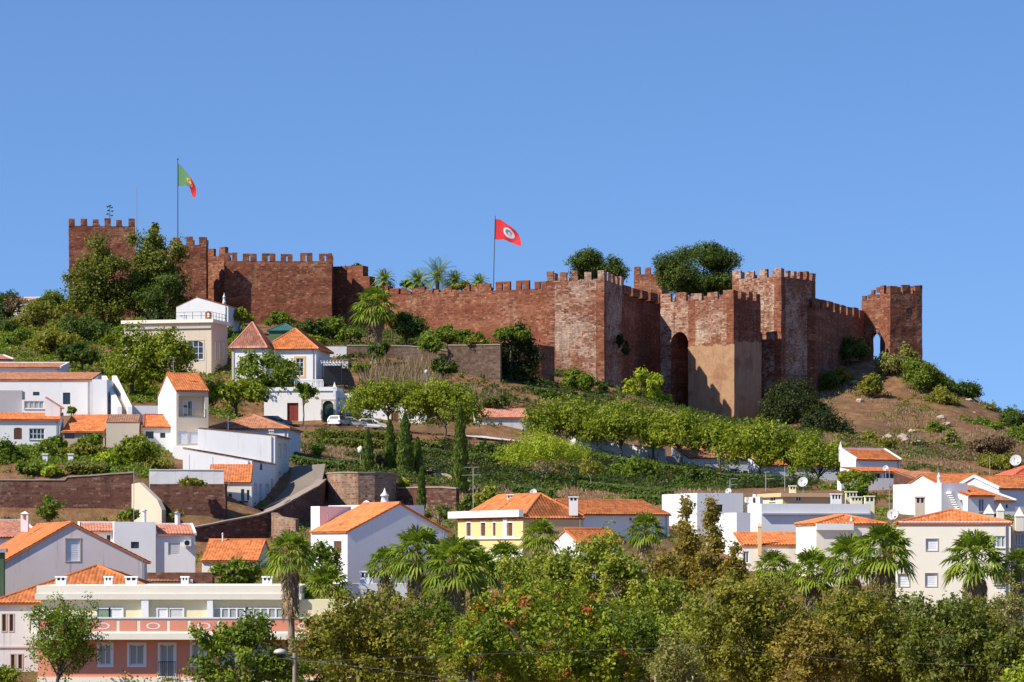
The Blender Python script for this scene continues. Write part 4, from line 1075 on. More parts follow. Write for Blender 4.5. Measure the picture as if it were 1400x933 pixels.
h = House('house', 'white house with hipped roof behind the sparse tree at lower left', 'house', -10, 217, 2, 824, 940, wu=13, wv=13, roof='hip', rise=2.4, wall='white_stained', tilem='orange_tile')
for x0, x1, y0, y1 in ((3, 8, 840, 863), (13, 18, 840, 863), (32, 36, 840, 863), (41, 46, 840, 863), (0, 3, 895, 915), (15, 20, 895, 915), (25, 30, 895, 915)): h.win('F', x0, y0, x1, y1, 'shutter', pane='brown_wood', surround='stone_trim', sw=.07)
h.done(); h.ledge('F', -8, 60, 884, 886, .08, 'stone_trim', 'string_course')
h = House('house', 'low house with small orange roof tucked behind the pink building', 'house', 104, 232, 10, 802, 830, pxR=170, wv=6, roof='gable_u', rise=.9, wall='white_stained', tilem='old_tile'); h.done()
# gable house
h = House('house', 'weathered gabled house with broad orange roof and stained wall, left edge', 'house', 5, 245, 14, 768, 830, pxR=201, wv=27, roof='gable_v', rise=2.95, rpos=.47, wall='old_wall', tilem='orange_tile', over=.3)
h.win('F', 90, 737, 109, 767, 'panel', surround='stone_trim', sw=.1); h.done()
chim(h.root, 29, 39, 699, 714, 262, 'house', 'white')
h = House('house', 'dark green painted house slice at the far left edge', 'house', -40, 236, 8, 752, 860, pxR=5, wv=6, roof='flat', wall='green_paint', parapet=.1, trim=('grey_plaster', .3, .2)); h.done()
h = House('house', 'house with pinkish orange roof at the far left edge under the brick wall', 'house', -60, 276, 20, 735, 800, pxR=58, wv=9, roof='shed_F', rise=1.5, wall='white', tilem='pink_tile', verge='white'); h.done()
# white house with air conditioner
h = House('house', 'white house with long low orange roof left of the air conditioner house', 'house', 108, 279, 8, 727, 800, pxR=158, wv=6.5, roof='shed_F', rise=.75, wall='white', tilem='pink_tile', verge='white'); h.win('F', 146, 732, 151, 742, 'dark'); h.done()
h = House('house', 'white flat gabled house with black window and air conditioner', 'house', 156, 273, 8, 716, 800, pxR=213, wv=8, roof='flat', wall='white_clean', parapet=.15)
h.win('F', 179, 741, 190, 750, 'dark', cols=2); h.done(); chim(h.root, 194.5, 200, 696, 716, 277, 'pipe', 'white')
h = House('house', 'white house with small tiled roof and grey shutter beside brick ramp', 'house', 213.3, 273.8, 8, 731, 800, pxR=267, wv=8, roof='shed_F', rise=.85, wall='white_clean', tilem='pink_tile', verge='white')
h.win('F', 230, 742, 246, 759, 'shutter'); h.done(); chim(h.root, 239, 246.5, 699, 720, 282, 'pipe', 'white', 'grey_metal')
ac = House.__new__(House); s_, z_ = ray_face(h.fr['F'], 251, 747); s2_, z2_ = ray_face(h.fr['F'], 261, 738)
m = MB(); m.fbox(h.fr['F'], s_, s2_, z_, z2_, .08, .42, 'white_paint'); a_o = m.build('air_conditioner', None); tag(a_o, 'white air conditioner unit hung on the white wall', 'air conditioner')
O, d, n = h.fr['F'][:3]; cx = s_ + (s2_ - s_) * .45; cz = (z_ + z2_) / 2; m = MB(); m.face([(O[0] + d[0] * (cx + .23 * math.cos(t)) + n[0] * .424, O[1] + d[1] * (cx + .23 * math.cos(t)) + n[1] * .424, cz + .23 * math.sin(t)) for t in [2 * math.pi * q / 16 for q in range(16)]], 'black_metal'); m.build('fan_grille', a_o)
h = House('house', 'small house with orange roof below the brick ramp wall', 'house', 276, 286, -4, 766, 800, pxR=352, wv=9, roof='gable_u', rise=1.75, wall='white', tilem='bright_tile'); h.done()
chim(h.root, 303.5, 305.5, 728, 742, 290, 'pipe', 'white')
h = House('house', 'low shed with blue grey roof behind the pink building', 'shed', 196, 262, 8, 796, 830, pxR=262, wv=4, roof='shed_F', rise=.35, wall='white', tilem='brown_tile', verge='white_paint'); h.done()
solid_wall('wall', 'low brown stone wall behind the pink building roof', [(198, 264, 783), (290, 262, 783)], .5, 'rubble', cap=None, cat='wall')

# white house 425-600
h = House('house', 'large white house with orange roof and blank shaded gable', 'house', 475, 255, 26, 727, 800, pxR=612, pxL=426, roof='gable_v', rise=2.25, rpos=.52, wall='white_clean', tilem='bright_tile', over=.15)
h.win('L', 456, 740, 467, 757, 'shutter', pane='brown_wood', sill='white_paint'); h.done()
chim(h.root, 519, 533, 667, 697, 268, 'tower', 'white_clean'); chim(h.root, 497, 505, 684, 696, 264, 'house', 'white_clean')
h = House('house', 'small white annex left of the large white house', 'house', 437, 262, 36, 694, 800, pxR=480, pxL=425, roof='flat', wall='white_clean', parapet=.1); h.done()
h = House('house', 'white parapet house just behind the large white house', 'house', 500, 276, 36, 692, 790, pxR=580, wv=6, roof='flat', wall='white', parapet=.1); h.done()
h = House('shed', 'low white shed with louvred vents under the blank gable', 'shed', 472, 246, 10, 800, 830, pxR=560, wv=4, roof='flat', wall='white', parapet=.1); h.done(); chim(h.root, 493, 510, 781, 801, 248, 'block', 'white_paint'); chim(h.root, 518, 536, 781, 801, 248, 'block', 'white_paint')

# yellow building
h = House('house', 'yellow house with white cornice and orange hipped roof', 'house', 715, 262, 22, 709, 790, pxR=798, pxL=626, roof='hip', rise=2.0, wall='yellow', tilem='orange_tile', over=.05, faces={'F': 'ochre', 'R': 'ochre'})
for x0, x1 in ((638, 644), (657.5, 664), (674, 678), (694, 701)): h.win('L', x0, 715, x1, 733, 'shutter', pane='brown_wood', surround='white_paint', sw=.08)
h.done(); h.ledge('L', 618, 715.5, 698.5, 708, .4, 'white_paint'); h.ledge('L', 626, 715, 735.5, 737.5, .15, 'white_paint', 'string_course'); h.ledge('L', 626, 715, 752, 770, .06, 'white_paint', 'plinth'); h.ledge('L', 689, 694, 709.5, 735, .1, 'white_paint', 'pilaster')
chim(h.root, 778, 790, 679, 692, 264, 'block', 'white'); chim(h.root, 693, 702, 676, 688, 271, 'block', 'white')
h = House('house', 'long low house with orange roof right of the yellow house', 'house', 797, 277, 30, 703, 780, pxR=915, wv=9, roof='gable_u', rise=1.2, wall='white', tilem='orange_tile'); h.win('F', 860, 708, 864, 712, 'dark'); h.done()
h = House('house', 'small orange roof glimpsed through the poplars', 'house', 792, 252, 25, 742, 780, pxR=852, wv=5, roof='gable_u', rise=1.0, wall='white', tilem='bright_tile'); h.done()

# ---- right hand town
h = House('house', 'greyish white house with barred window and sloping gable wall', 'house', 953, 282, 17, 676, 730, pxR=1016, pxL=905, roof='flat', wall='white_clean', parapet=.12)
h.win('F', 976, 690, 988, 700, 'dark', bars=True); h.done()
h = House('house', 'white boxy house standing behind the olive brown conifer', 'house', 1007, 268, 18, 703, 790, pxR=1026, pxL=966, roof='flat', wall='white_clean', parapet=.12); h.win('F', 1010, 728, 1020, 731, 'dark'); h.done()
h = House('house', 'ochre orange house with two small dark windows', 'house', 1070, 287, 16, 675, 720, pxR=1134, pxL=1039, roof='flat', wall='ochre', parapet=.05, faces={'L': 'pale_yellow'}, trim=('ochre', .35, .25))  # paler left side paints the sunlit face into the wall colour
h.win('L', 1052, 679, 1060, 686, 'glass'); h.win('F', 1088, 679, 1096, 686, 'glass'); h.done(); chim(h.root, 1079, 1088, 664, 676, 288, 'block', 'pale_yellow')
h = House('house', 'white lean-to wall left of the ochre orange house', 'house', 1039, 283, 28, 681, 720, pxR=1043, pxL=1018, roof='flat', wall='white_clean', parapet=.1); h.win('L', 1029, 676, 1033, 688, 'dark'); h.done()
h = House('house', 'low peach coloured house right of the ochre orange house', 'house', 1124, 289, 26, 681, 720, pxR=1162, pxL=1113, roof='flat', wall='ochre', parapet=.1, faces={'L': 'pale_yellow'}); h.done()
h = House('house', 'long pale lavender wall house below the ochre house', 'house', 1041, 272, 11, 692, 790, pxR=1190, pxL=1022, roof='flat', wall='white_clean', parapet=.2); h.done(); h.ledge('F', 1041.5, 1188, 702, 704, .3, 'grey_plaster')
chim(h.root, 1136, 1150, 675, 692, 280, 'block', 'white'); chim(h.root, 1156, 1171, 672, 692, 281, 'block', 'pale_yellow'); chim(h.root, 1163, 1178, 679, 692, 279, 'block', 'pale_yellow'); chim(h.root, 1182, 1195, 678, 704, 276, 'block', 'pale_yellow')
h = House('house', 'house with bright orange lean-to roof and cream front wall', 'house', 1014, 258, 4, 746, 790, pxR=1120, wv=5, roof='shed_F', rise=1.05, wall='pale_cream', tilem='bright_tile', over=.1); h.win('F', 1016, 754, 1024, 770, 'glass', pane='glass_blue'); h.done(); chim(h.root, 1036, 1041, 714, 746, 258, 'spike2', 'ochre')
h = House('house', 'cream house with white cornice and red orange hip roof', 'house', 1116, 250, 8, 717, 790, pxR=1210, wv=7, roof='hip', rise=.65, ridge_in=2, wall='pale_cream', tilem='bright_tile', over=.1); h.done(); h.ledge('F', 1115, 1166, 716, 725, .3, 'white_paint'); chim(h.root, 1161, 1166, 706, 722, 251, 'spike', 'white_paint')
h = House('apartment_building', 'tall cream apartment block with white shutters, right side', 'building', 1227, 235, -6, 716, 850, pxR=1382, wv=9, roof='hip', rise=.95, ridge_in=2.6, wall='pale_cream', tilem='bright_tile', over=.12, faces={'R': 'beige'})  # beige right side paints its shade into the wall colour
for x0, x1, y0, y1 in ((1266, 1282, 737, 753), (1265, 1281, 784, 802), (1265, 1281, 832, 848), (1228, 1243, 785, 802)): h.win('F', x0, y0, x1, y1, 'panel', pane='shutter_white', surround='stone_trim', sw=.05)
h.win('F', 1357, 733, 1375, 749, 'glass', pane='glass_curtain', cols=3); h.win('F', 1359, 780, 1376, 799, 'glass', pane='glass_green', cols=2, rail=True)
h.done(); h.ledge('F', 1227, 1382, 713, 717, .1, 'white_paint')
for a in ((1346, 1358, 689, 709, 238), (1388, 1399, 693, 712, 240), (1363, 1372, 688, 700, 244), (1302, 1312, 693, 700, 244)): chim(h.root, a[0], a[1], a[2], a[3], a[4], 'spike', 'cream')
chim(h.root, 1251, 1264, 679, 704, 246, 'block', 'beige')
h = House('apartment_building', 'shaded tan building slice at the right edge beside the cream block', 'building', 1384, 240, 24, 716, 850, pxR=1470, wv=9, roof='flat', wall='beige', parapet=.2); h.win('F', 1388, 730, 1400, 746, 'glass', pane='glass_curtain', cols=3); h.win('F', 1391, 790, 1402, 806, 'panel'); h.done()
h = House('house', 'white gabled house with outside steps above the cream block', 'house', 1287, 291, 22, 662, 715, pxR=1323, pxL=1221, roof='flat', wall='white_clean', parapet=.1)
h.win('F', 1310, 681, 1316, 697, 'door', pane='glass_dark'); h.done(); chim(h.root, 1280.5, 1287, 645, 663, 294, 'tower', 'white_clean')
m = MB()
for k in range(9): z = PZ(672 + k * 3, 289); s0 = ray_face(h.fr['F'], 1294 + k * 1.6, 680)[0]; m.fbox(h.fr['F'], s0, s0 + .45, z - .2, z, .003, .9, 'white')
m.build('steps', h.root)
h = House('house', 'white house wing with small orange roof and blue shadowed wall', 'house', 1323, 290, 20, 678, 715, pxR=1359, wv=6, roof='shed_F', rise=1.0, wall='white_clean', tilem='bright_tile'); h.win('F', 1338, 682, 1346, 700, 'glass', pane='glass_blue'); h.done()
h = House('house', 'long orange roofed house at the foot of the dry slope', 'house', 1287, 312, 14, 663, 700, pxR=1362, wv=10, roof='gable_u', rise=1.1, wall='white_clean', tilem='orange_tile'); h.done()
h = House('house', 'pale house with weathered tan tiled roof at the right', 'house', 1340, 300, 16, 685, 715, pxR=1388, wv=9, roof='shed_F', rise=1.5, wall='white_clean', tilem='old_tile', verge='white'); h.win('F', 1375, 690, 1378, 695, 'dark'); h.done()
h = House('house', 'orange roofed white house touching the right edge', 'house', 1366, 306, 22, 668, 715, pxR=1460, wv=9, roof='gable_u', rise=1.2, wall='white_clean', tilem='bright_tile', verge='white'); h.done()
h = House('house', 'red roofed house peeking in at the right edge', 'house', 1378, 322, 12, 657, 700, pxR=1480, wv=8, roof='hip', rise=1.7, wall='white', tilem='red_tile'); h.done()
h = House('house', 'upper floor of white two storey house under the round tree', 'house', 1170, 356, 26, 628, 690, pxR=1231, pxL=1149, roof='shed_F', rise=1.2, wall='white_clean', tilem='bright_tile', verge='white_paint'); h.done(); chim(h.root, 1147, 1151, 603, 622, 359, 'spike', 'white')
h = House('house', 'white porch house with three dark openings and orange roof', 'house', 1176, 345, 20, 645, 690, pxR=1248, wv=5, roof='shed_F', rise=.55, wall='white_clean', tilem='bright_tile')
for x0, x1 in ((1191, 1205), (1209, 1226), (1230, 1245)): h.win('F', x0, 647.5, x1, 654, 'dark', depth=.5)
h.done()
h = House('wall', 'pale bluish terrace wall below the white porch house', 'wall', 1150, 336, 18, 655, 700, pxR=1252, wv=1.0, roof='flat', wall='white_clean', parapet=.1); h.done()
h = House('ruin', 'roofless rubble building between porch house and orange roof', 'ruin', 1250, 330, 14, 655, 690, pxR=1300, wv=6, roof='shed_F', rise=.9, wall='rubble', tilem='old_tile'); h.done()

# ---- upper left houses
h = House('house', 'long white house with two brown tiled roofs at the left', 'house', -60, 368, 0, 520, 570, pxR=125, wv=9, roof='shed_F', rise=1.35, wall='white', tilem='old_tile', over=.1)
h.win('F', 86, 537, 96, 553, 'dark'); h.win('F', 45, 536, 54, 541, 'dark'); h.done()
h = House('house', 'rear range with brown tiled roof behind the long white house', 'house', -60, 379, 0, 503, 560, pxR=83, wv=7, roof='shed_F', rise=.9, wall='white', tilem='old_tile', verge='white'); h.done()
h = House('house', 'small house with tan roof against the hillside trees, left edge', 'house', -40, 392, 20, 491, 530, pxR=18, wv=6, roof='shed_F', rise=.8, wall='white', tilem='old_tile', verge='white'); h.done()
h = House('house', 'white stair house with sloping parapets beside the long white house', 'house', 126, 366, 0, 520, 575, pxR=146, wv=8, roof='flat', wall='white_clean', parapet=.1); h.done()
t = thing('staircase', P(160, 555, 366), 'white walled outdoor staircase climbing to the leafy terrace', 'staircase')
for x0 in (146, 160):
    m = MB(); a = P(x0 - 7, 514, 374); b2 = P(x0 + 14, 556, 362); pts = []
    for dx in (0, .55):
        pts.append([(a.x + dx, a.y, b2.z - 3), (b2.x + dx, b2.y, b2.z - 3), (b2.x + dx, b2.y, b2.z), (a.x + dx, a.y, a.z)])
    m.face(pts[0], 'white_clean'); m.face(pts[1], 'white_clean')
    for k in range(4): m.face([pts[0][k], pts[0][(k + 1) % 4], pts[1][(k + 1) % 4], pts[1][k]], 'white_clean')
    m.build('parapet', t)
m = MB(); a = P(150, 518, 374); b2 = P(169, 556, 363)
for k in range(14):
    q = k / 14; p = b2.lerp(a, q); m.box(p.x - .9, p.x + .6, p.y, p.y + .9, b2.z - 2.5, p.z, 'tan_stone')
m.build('steps', t)
h = House('house', 'low white terrace building under the pepper trees', 'house', 172, 364, 8, 556, 585, pxR=216, wv=5, roof='flat', wall='white', parapet=.1); h.done()
h = House('house', 'white house with arched brown door and orange roof, left edge', 'house', -60, 343, 4, 574, 620, pxR=82, wv=5.5, roof='shed_F', rise=.95, wall='white', tilem='bright_tile', verge=None)
h.win('F', 19, 585, 30, 601, 'door', arch=.3, depth=.12); h.win('F', 40, 586, 61, 601, 'glass', cols=4, rows=2); h.done()
h = House('house', 'grey walled upper storey with wide strip window at left', 'house', -60, 350.5, 4, 535, 580, pxR=30, wv=4, roof='flat', wall='grey_plaster', parapet=.1); h.done()
h = House('house', 'little white dormer room with orange lean-to roof', 'house', 30, 350, 4, 548, 580, pxR=63, wv=4, roof='flat', wall='white', parapet=.1); h.win('F', 33, 548.5, 60, 559, 'glass', cols=4, pane='glass_curtain'); h.done()
h = House('house', 'white chimney wall with steep orange roof flank', 'house', 62, 346, 4, 556, 600, pxR=82, wv=3, roof='shed_R', rise=1.0, wall='white', tilem='bright_tile'); h.done()
h = House('house', 'beige house with wide orange roof and dark doorway', 'house', 84, 344, -4, 590, 620, pxR=143, wv=6, roof='shed_F', rise=2.0, wall='tan_stone', tilem='bright_tile', over=.35); h.win('F', 88, 592, 102, 600, 'dark'); h.win('F', 117, 592, 132, 608, 'dark'); h.done()
h = House('ruin', 'beige flat walled ruin with broken brown roof edge', 'ruin', 145, 342, 5, 579, 620, pxR=190, wv=7, roof='shed_F', rise=1.2, wall='beige', tilem='brown_tile', over=0); h.done()
h = House('house', 'small white house with orange roof beside the tall narrow house', 'house', 196, 344, 6, 584, 625, pxR=241, wv=5.5, roof='shed_F', rise=1.45, wall='white', tilem='bright_tile', verge='rust_red'); h.win('F', 199, 590, 210, 600, 'dark'); h.win('F', 219, 592, 226, 599, 'dark'); h.done()
h = House('house', 'tall narrow house with beige balcony front and orange roof', 'house', 241, 340, 14, 534, 625, pxR=285, pxL=216, roof='gable_u', rise=2.1, wall='white_clean', tilem='bright_tile', faces={'F': 'beige'}, over=.2)
h.win('F', 244, 541, 280, 570, 'door', pane='beige', depth=.9, reveal='cream'); h.win('F', 244, 590, 256, 607, 'panel'); h.win('F', 258, 591, 275, 606, 'panel'); h.done()
f2 = ((h.fr['F'][0][0] - h.fr['F'][2][0] * .85, h.fr['F'][0][1] - h.fr['F'][2][1] * .85), h.fr['F'][1], h.fr['F'][2], 5)
s0, z0 = ray_face(f2, 250, 569.5); s1, z1 = ray_face(f2, 263, 548); h.window(f2, s0, s1, z0, z1, 'glass', 'beige', 0)
m = MB(); s0, z0 = ray_face(h.fr['F'], 244, 570); s1, _ = ray_face(h.fr['F'], 280, 570)
for k in range(20): x = s0 + (s1 - s0) * k / 19; m.fbox(h.fr['F'], x - .012, x + .012, z0, z0 + .8, .02, .045, 'grey_metal')
m.fbox(h.fr['F'], s0, s1, z0 + .8, z0 + .85, .015, .05, 'grey_metal'); m.build('balcony_railing', h.root)
h = House('house', 'white ground floor terrace block below the tall narrow house', 'house', 236, 337, -6, 612, 640, pxR=288, wv=3, roof='flat', wall='white', parapet=.2); h.done()
h = House('house', 'house with old brown hipped roof above the white shed wall', 'house', 284, 352, -5, 586, 640, pxR=394, wv=9, roof='hip', rise=1.55, ridge_in=3.5, wall='white', tilem='old_tile', over=.3); h.done()
h = House('house', 'two storey cream fronted house at the top of the cobbled lane', 'house', 376, 334, -5, 596, 690, pxR=None, wu=8.2, near='C', pxS=395, roof='shed_R', rise=.8, wall='white_clean', tilem='brown_tile', faces={'R': 'cream'})
for x0, x1, y0, y1 in ((381, 384, 608, 625), (388, 391, 608, 625), (381, 384, 646, 660)): h.win('R', x0, y0, x1, y1, 'panel', pane='shutter_white', surround='stone_trim', sw=.1)
h.win('R', 387, 647, 391.5, 674, 'door', pane='shutter_white'); h.done(); chim(h.root, 368, 374, 588, 599, 334.5, 'block', 'white_clean')
h = House('house', 'white house with oval window stepping down the cobbled lane', 'house', 344.5, 320, -5.5, 630, 705, near='C', pxL=250, pxS=376, roof='shed_R', rise=1.25, wall='white_clean', tilem='brown_tile', over=.1)
h.win('R', 355, 633, 359, 643, 'dark', arch=1.0); h.win('R', 347.5, 662, 350.5, 676, 'panel', surround='stone_trim', sw=.07); h.win('R', 354.5, 662, 358, 688, 'door', pane='shutter_grey'); h.win('R', 363.5, 663, 367, 677, 'panel', surround='stone_trim', sw=.07); h.win('R', 370.5, 655, 374, 681, 'door', pane='shutter_grey'); h.done()
h = House('house', 'cream cottage with lean-to orange roof at the lane corner', 'house', 284, 312.5, 3, 660, 705, pxR=344, wv=6, roof='shed_F', rise=1.9, wall='pale_cream', tilem='bright_tile', over=.15)
for x0, x1, y0, y1 in ((312.5, 317, 675, 690), (329.5, 334, 669, 685), (337.5, 341, 670, 684)): h.win('F', x0, y0, x1, y1, 'dark')
h.done()
m = MB(); s0, z0 = ray_face(h.fr['F'], 327, 687); m.fbox(h.fr['F'], s0, s0 + .9, z0, z0 + .12, .01, .4, 'black_metal'); m.build('balcony_shelf', h.root)
t = thing('staircase', P(200, 715, 303), 'beige rendered ramp parapet curving down to the alley', 'ramp wall')
m = MB(); pts = [(180, 309, 662), (190, 307, 660), (203, 305, 672), (215, 303.5, 684), (221, 302, 697)]
for i in range(len(pts) - 1):
    (x0, y0_, p0), (x1, y1_, p1) = pts[i], pts[i + 1]
    a, b2 = P(x0, p0, y0_), P(x1, p1, y1_); m.hexa([(a.x, a.y, 15), (b2.x, b2.y, 15), (b2.x + .3, b2.y + .9, 15), (a.x + .3, a.y + .9, 15), a, b2, (b2.x + .3, b2.y + .9, b2.z), (a.x + .3, a.y + .9, a.z)], 'beige')
m.build('parapet', t)

# ---- brick and stone retaining walls
RW = 'old brick retaining walls'
solid_wall('retaining_wall', 'long dark brick retaining wall below the left garden', [(-140, 310, 657), (0, 310, 657), (88, 310, 657), (92, 310, 653), (182, 310, 647)], .9, 'rubble', group=RW)
solid_wall('retaining_wall', 'brick retaining wall with white upper wall under the shed', [(205, 308, 662), (308, 307, 662)], .8, 'rubble', cap=None, group=RW)
solid_wall('wall', 'white plastered parapet on top of the brick wall', [(204, 311, 643), (306, 311, 643)], .35, 'white_stained', cap='white_paint', base=.6, cat='wall', caph=.06)
solid_wall('ramp_wall', 'brick ramp wall climbing to the right with pale coping', [(264, 300, 723), (310, 302, 714), (352, 304, 706), (371, 305, 700)], .7, 'rubble', group=RW)
solid_wall('ramp_wall', 'upper brick ramp wall rising to the round bastion', [(371, 305.5, 700), (384, 309, 694), (436, 322, 665), (445, 330, 657)], .7, 'rubble', group=RW)
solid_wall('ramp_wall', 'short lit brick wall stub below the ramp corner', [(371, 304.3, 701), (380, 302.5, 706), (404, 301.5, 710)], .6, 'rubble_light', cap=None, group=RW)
bp = []
for k in range(9):
    a = math.radians(200 + k * 16); bp.append((a, k))
bpts = [(444, 334, 650), (449, 330, 648), (466, 328, 647), (490, 327, 647), (512, 327.5, 647), (530, 328.5, 648), (541, 331, 649), (542, 337, 650)]
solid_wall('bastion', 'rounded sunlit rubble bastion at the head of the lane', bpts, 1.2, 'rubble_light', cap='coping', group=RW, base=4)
solid_wall('retaining_wall', 'shaded brown retaining wall right of the rubble bastion', [(543, 331, 668), (600, 328, 667), (624, 327, 669)], .6, 'rubble', group=RW)
solid_wall('retaining_wall', 'low terrace wall in the sloping garden', [(560, 352, 640), (600, 348, 648), (640, 342, 660)], .4, 'tan_stone', group=RW, base=1)
strip('cobbled_lane', [(346, 317.5, 372, 307), (372, 326, 395, 312), (394, 334, 440, 327), (400, 346, 445, 336)], 'cobble', .1)
solid_wall('wall', 'red rough wall at the top of the lane beside the hedges', [(396, 345, 646), (440, 343, 652)], .4, 'rubble_light', cap=None, cat='wall', base=1)
t = solid_wall('wall', 'small yellow painted step wall at the cream cottage', [(318, 309, 706), (343, 309.5, 701)], .3, 'yellow_paint', cap=None, cat='wall', base=.5)

# ---- villas on the road
h = House('villa', 'large stone villa with cornice and arched windows behind the pepper trees', 'villa', 289, 424, -14, 436.5, 515, near='C', pxL=170, pxS=311, roof='flat', wall='beige', parapet=0.0, trim=('pale_cream', .45, .35, .0), roofmat='grey_plaster')
h.win('F', 250, 466, 278, 492, 'glass', arch=.35, cols=4, rows=3, surround='stone_trim'); h.win('F', 200, 466, 228, 492, 'glass', arch=.35, cols=4, rows=3, surround='stone_trim')
for x0, x1 in ((293, 296), (299, 302), (305, 308)): h.win('R', x0, 467, x1, 492, 'panel', surround='stone_trim', sw=.1)
h.done(); h.ledge('F', 170, 289, 447, 450, .2, 'stone_trim', 'string_course')
chim(h.root, 247, 255, 429.5, 437, 426, 'house', 'white'); chim(h.root, 281, 289, 425, 437, 428, 'house', 'clay_pot')
m = MB()
for f in 'FR':
    L = h.fr[f][3]
    for k in range(int(L / 1.2) + 1): m.fbox(h.fr[f], k * 1.2, k * 1.2 + .05, h.z1, h.z1 + 1.0, -.2, -.15, 'black_metal')
    for zz in (.5, 1.0): m.fbox(h.fr[f], 0, L, h.z1 + zz - .02, h.z1 + zz + .02, -.19, -.16, 'black_metal')
m.build('roof_railing', h.root)
h = House('house', 'white gabled shed wall right under the castle flag tower', 'house', 241, 455, -10, 420, 460, pxR=312, wv=7, roof='gable_v', rise=1.35, rpos=.4, wall='white', tilem='old_tile', over=.0); h.done(); chim(h.root, 304, 309, 400, 418, 456, 'tower', 'white')
h = House('house', 'far house with an orange roof among the left hilltop trees', 'house', 14, 492, -10, 412, 440, pxR=40, wv=6, roof='shed_F', rise=.9, wall='white', tilem='old_tile', verge='white'); h.done()
h = House('villa', 'white villa with orange hipped roof beside the pyramid turret', 'villa', 362, 422, -8, 475, 530, pxR=432, pxS=451, roof='hip', rise=2.6, ridge_in=3.3, wall='white_clean', tilem='bright_tile', over=.45)
h.win('F', 405, 490, 415, 514, 'glass', cols=2, rows=4, surround='ochre', sw=.3); h.win('R', 436, 490, 441, 512, 'panel'); h.done(); h.ledge('F', 362, 432, 475.5, 478.5, .2, 'stone_trim')
h = House('villa', 'white turret of the villa with tall pyramid tile roof', 'villa', 317, 420, -8, 472, 535, pxR=363, wv=5.2, roof='hip', rise=3.1, wall='white_clean', tilem='pink_tile', over=.35, ridge_in=2.3)
h.win('F', 329, 491, 338, 508, 'glass', arch=True, cols=2, rows=3, surround='stone_trim'); h.win('F', 342, 491, 351, 508, 'glass', arch=True, cols=2, rows=3, surround='stone_trim'); h.done(); h.ledge('F', 317, 363, 473, 477, .2, 'stone_trim'); h.ledge('F', 317, 320, 478, 530, .1, 'stone_trim', 'quoin')
h = House('pavilion', 'dark green roofed pavilion behind the villa', 'pavilion', 368, 446, -8, 452, 480, pxR=404, wv=4, roof='hip', rise=1.0, wall='green_paint', tilem='brown_tile'); h.done()
for o in h.root.children:
    if o.name.startswith('roof'): o.data.materials[0] = MATS['teal_roof']
h = House('house', 'white roadside building with red door and green arched door', 'house', 361, 411, -6, 533, 590, pxR=459, wv=5, roof='flat', wall='white_clean', parapet=.3, trim=('white_paint', .5, .15))
h.win('F', 392.5, 551, 408, 580, 'door', pane='red_wood', depth=.3); h.win('F', 441, 548, 456, 585, 'door', pane='green_door', arch=True, depth=.3, surround='stone_trim', sw=.2); h.done(); chim(h.root, 455.5, 459, 522, 534, 408, 'spike', 'white_clean')
m = MB(); t0 = ray_face(h.fr['F'], 402, 519)[0]; t1 = ray_face(h.fr['F'], 441, 519)[0]
for k in range(22): x = t0 + (t1 - t0) * k / 21; m.fbox(h.fr['F'], x - .05, x + .05, h.z1 + .35, h.z1 + 1.15, -.5, -.4, 'white_paint')
m.fbox(h.fr['F'], t0, t1, h.z1 + 1.15, h.z1 + 1.3, -.55, -.35, 'white_paint'); m.build('terrace_balustrade', h.root)
h = House('house', 'long white roadside house with purple trim behind the parked cars', 'house', 460, 412, -6, 541, 592, pxR=583, wv=4, roof='flat', wall='white_clean', parapet=.25, trim=('stone_trim', .25, .1, .6)); h.win('F', 479, 562, 488, 574, 'glass', surround='stone_trim'); h.win('F', 535, 562, 545, 585, 'door', surround='stone_trim'); h.win('F', 558, 562, 567, 574, 'glass', surround='stone_trim'); h.done()
t = thing('pergola', P(455, 522, 418), 'black steel pergola frame beside the villa', 'pergola')
for x in (441, 467):
    for y in (416, 421):
        m = MB(); a = P(x, 525, y); b2 = Vector((a.x, a.y, PZ(496, 416))); m.beam(a, b2, .14, .14, 'black_metal'); m.build('post', t)
m = MB(); a = P(439, 496, 416); b2 = P(469, 496, 416); m.beam(a, b2, .16, .2, 'white_paint'); m.beam((a.x, 421, a.z), (b2.x, 421, a.z), .16, .2, 'white_paint')
for k in range(8): x = a.x + (b2.x - a.x) * k / 7; m.beam((x, 415.5, a.z + .2), (x, 421.5, a.z + .2), .08, .12, 'white_paint')
m.build('roof_beams', t)
m = MB(); m.box(PX(443, 421), PX(466, 421), 420.6, 420.9, PZ(525, 420), PZ(500, 420), 'black_metal'); m.build('shade_panel', t)  # black sheet added for the dark void under the pergola
solid_wall('wall', 'patched white wall between villa and grey terrace wall', [(440, 437, 474), (474, 437, 474)], .4, 'white_stained', cap=None, cat='wall')
solid_wall('wall', 'small tiled white wall behind the pergola', [(450, 432, 493), (476, 432, 493)], .4, 'white_stained', cap='clay_pot', cat='wall')
solid_wall('retaining_wall', 'grey brown terrace wall behind the dry reeds', [(474, 438, 473), (560, 437, 474), (614, 436, 480)], .6, 'grey_stone', group='stone terrace walls below the castle')
solid_wall('retaining_wall', 'weathered tan terrace wall left of the dark bush', [(612, 434, 473), (684, 432, 472)], .8, 'grey_stone', cap='coping', group='stone terrace walls below the castle', base=5)
solid_wall('retaining_wall', 'sunken dark red wall between dark bush and centre tower', [(684, 444, 470), (740, 446, 472), (758, 452, 474)], .8, 'castle_stone', cap=None, group='stone terrace walls below the castle', base=5)
h = House('house', 'low stone cottage with orange roof behind the umbrella trees', 'house', 650, 408, 6, 571, 605, pxR=724, wv=6, roof='shed_F', rise=1.4, wall='white_stained', tilem='pink_tile'); h.done()
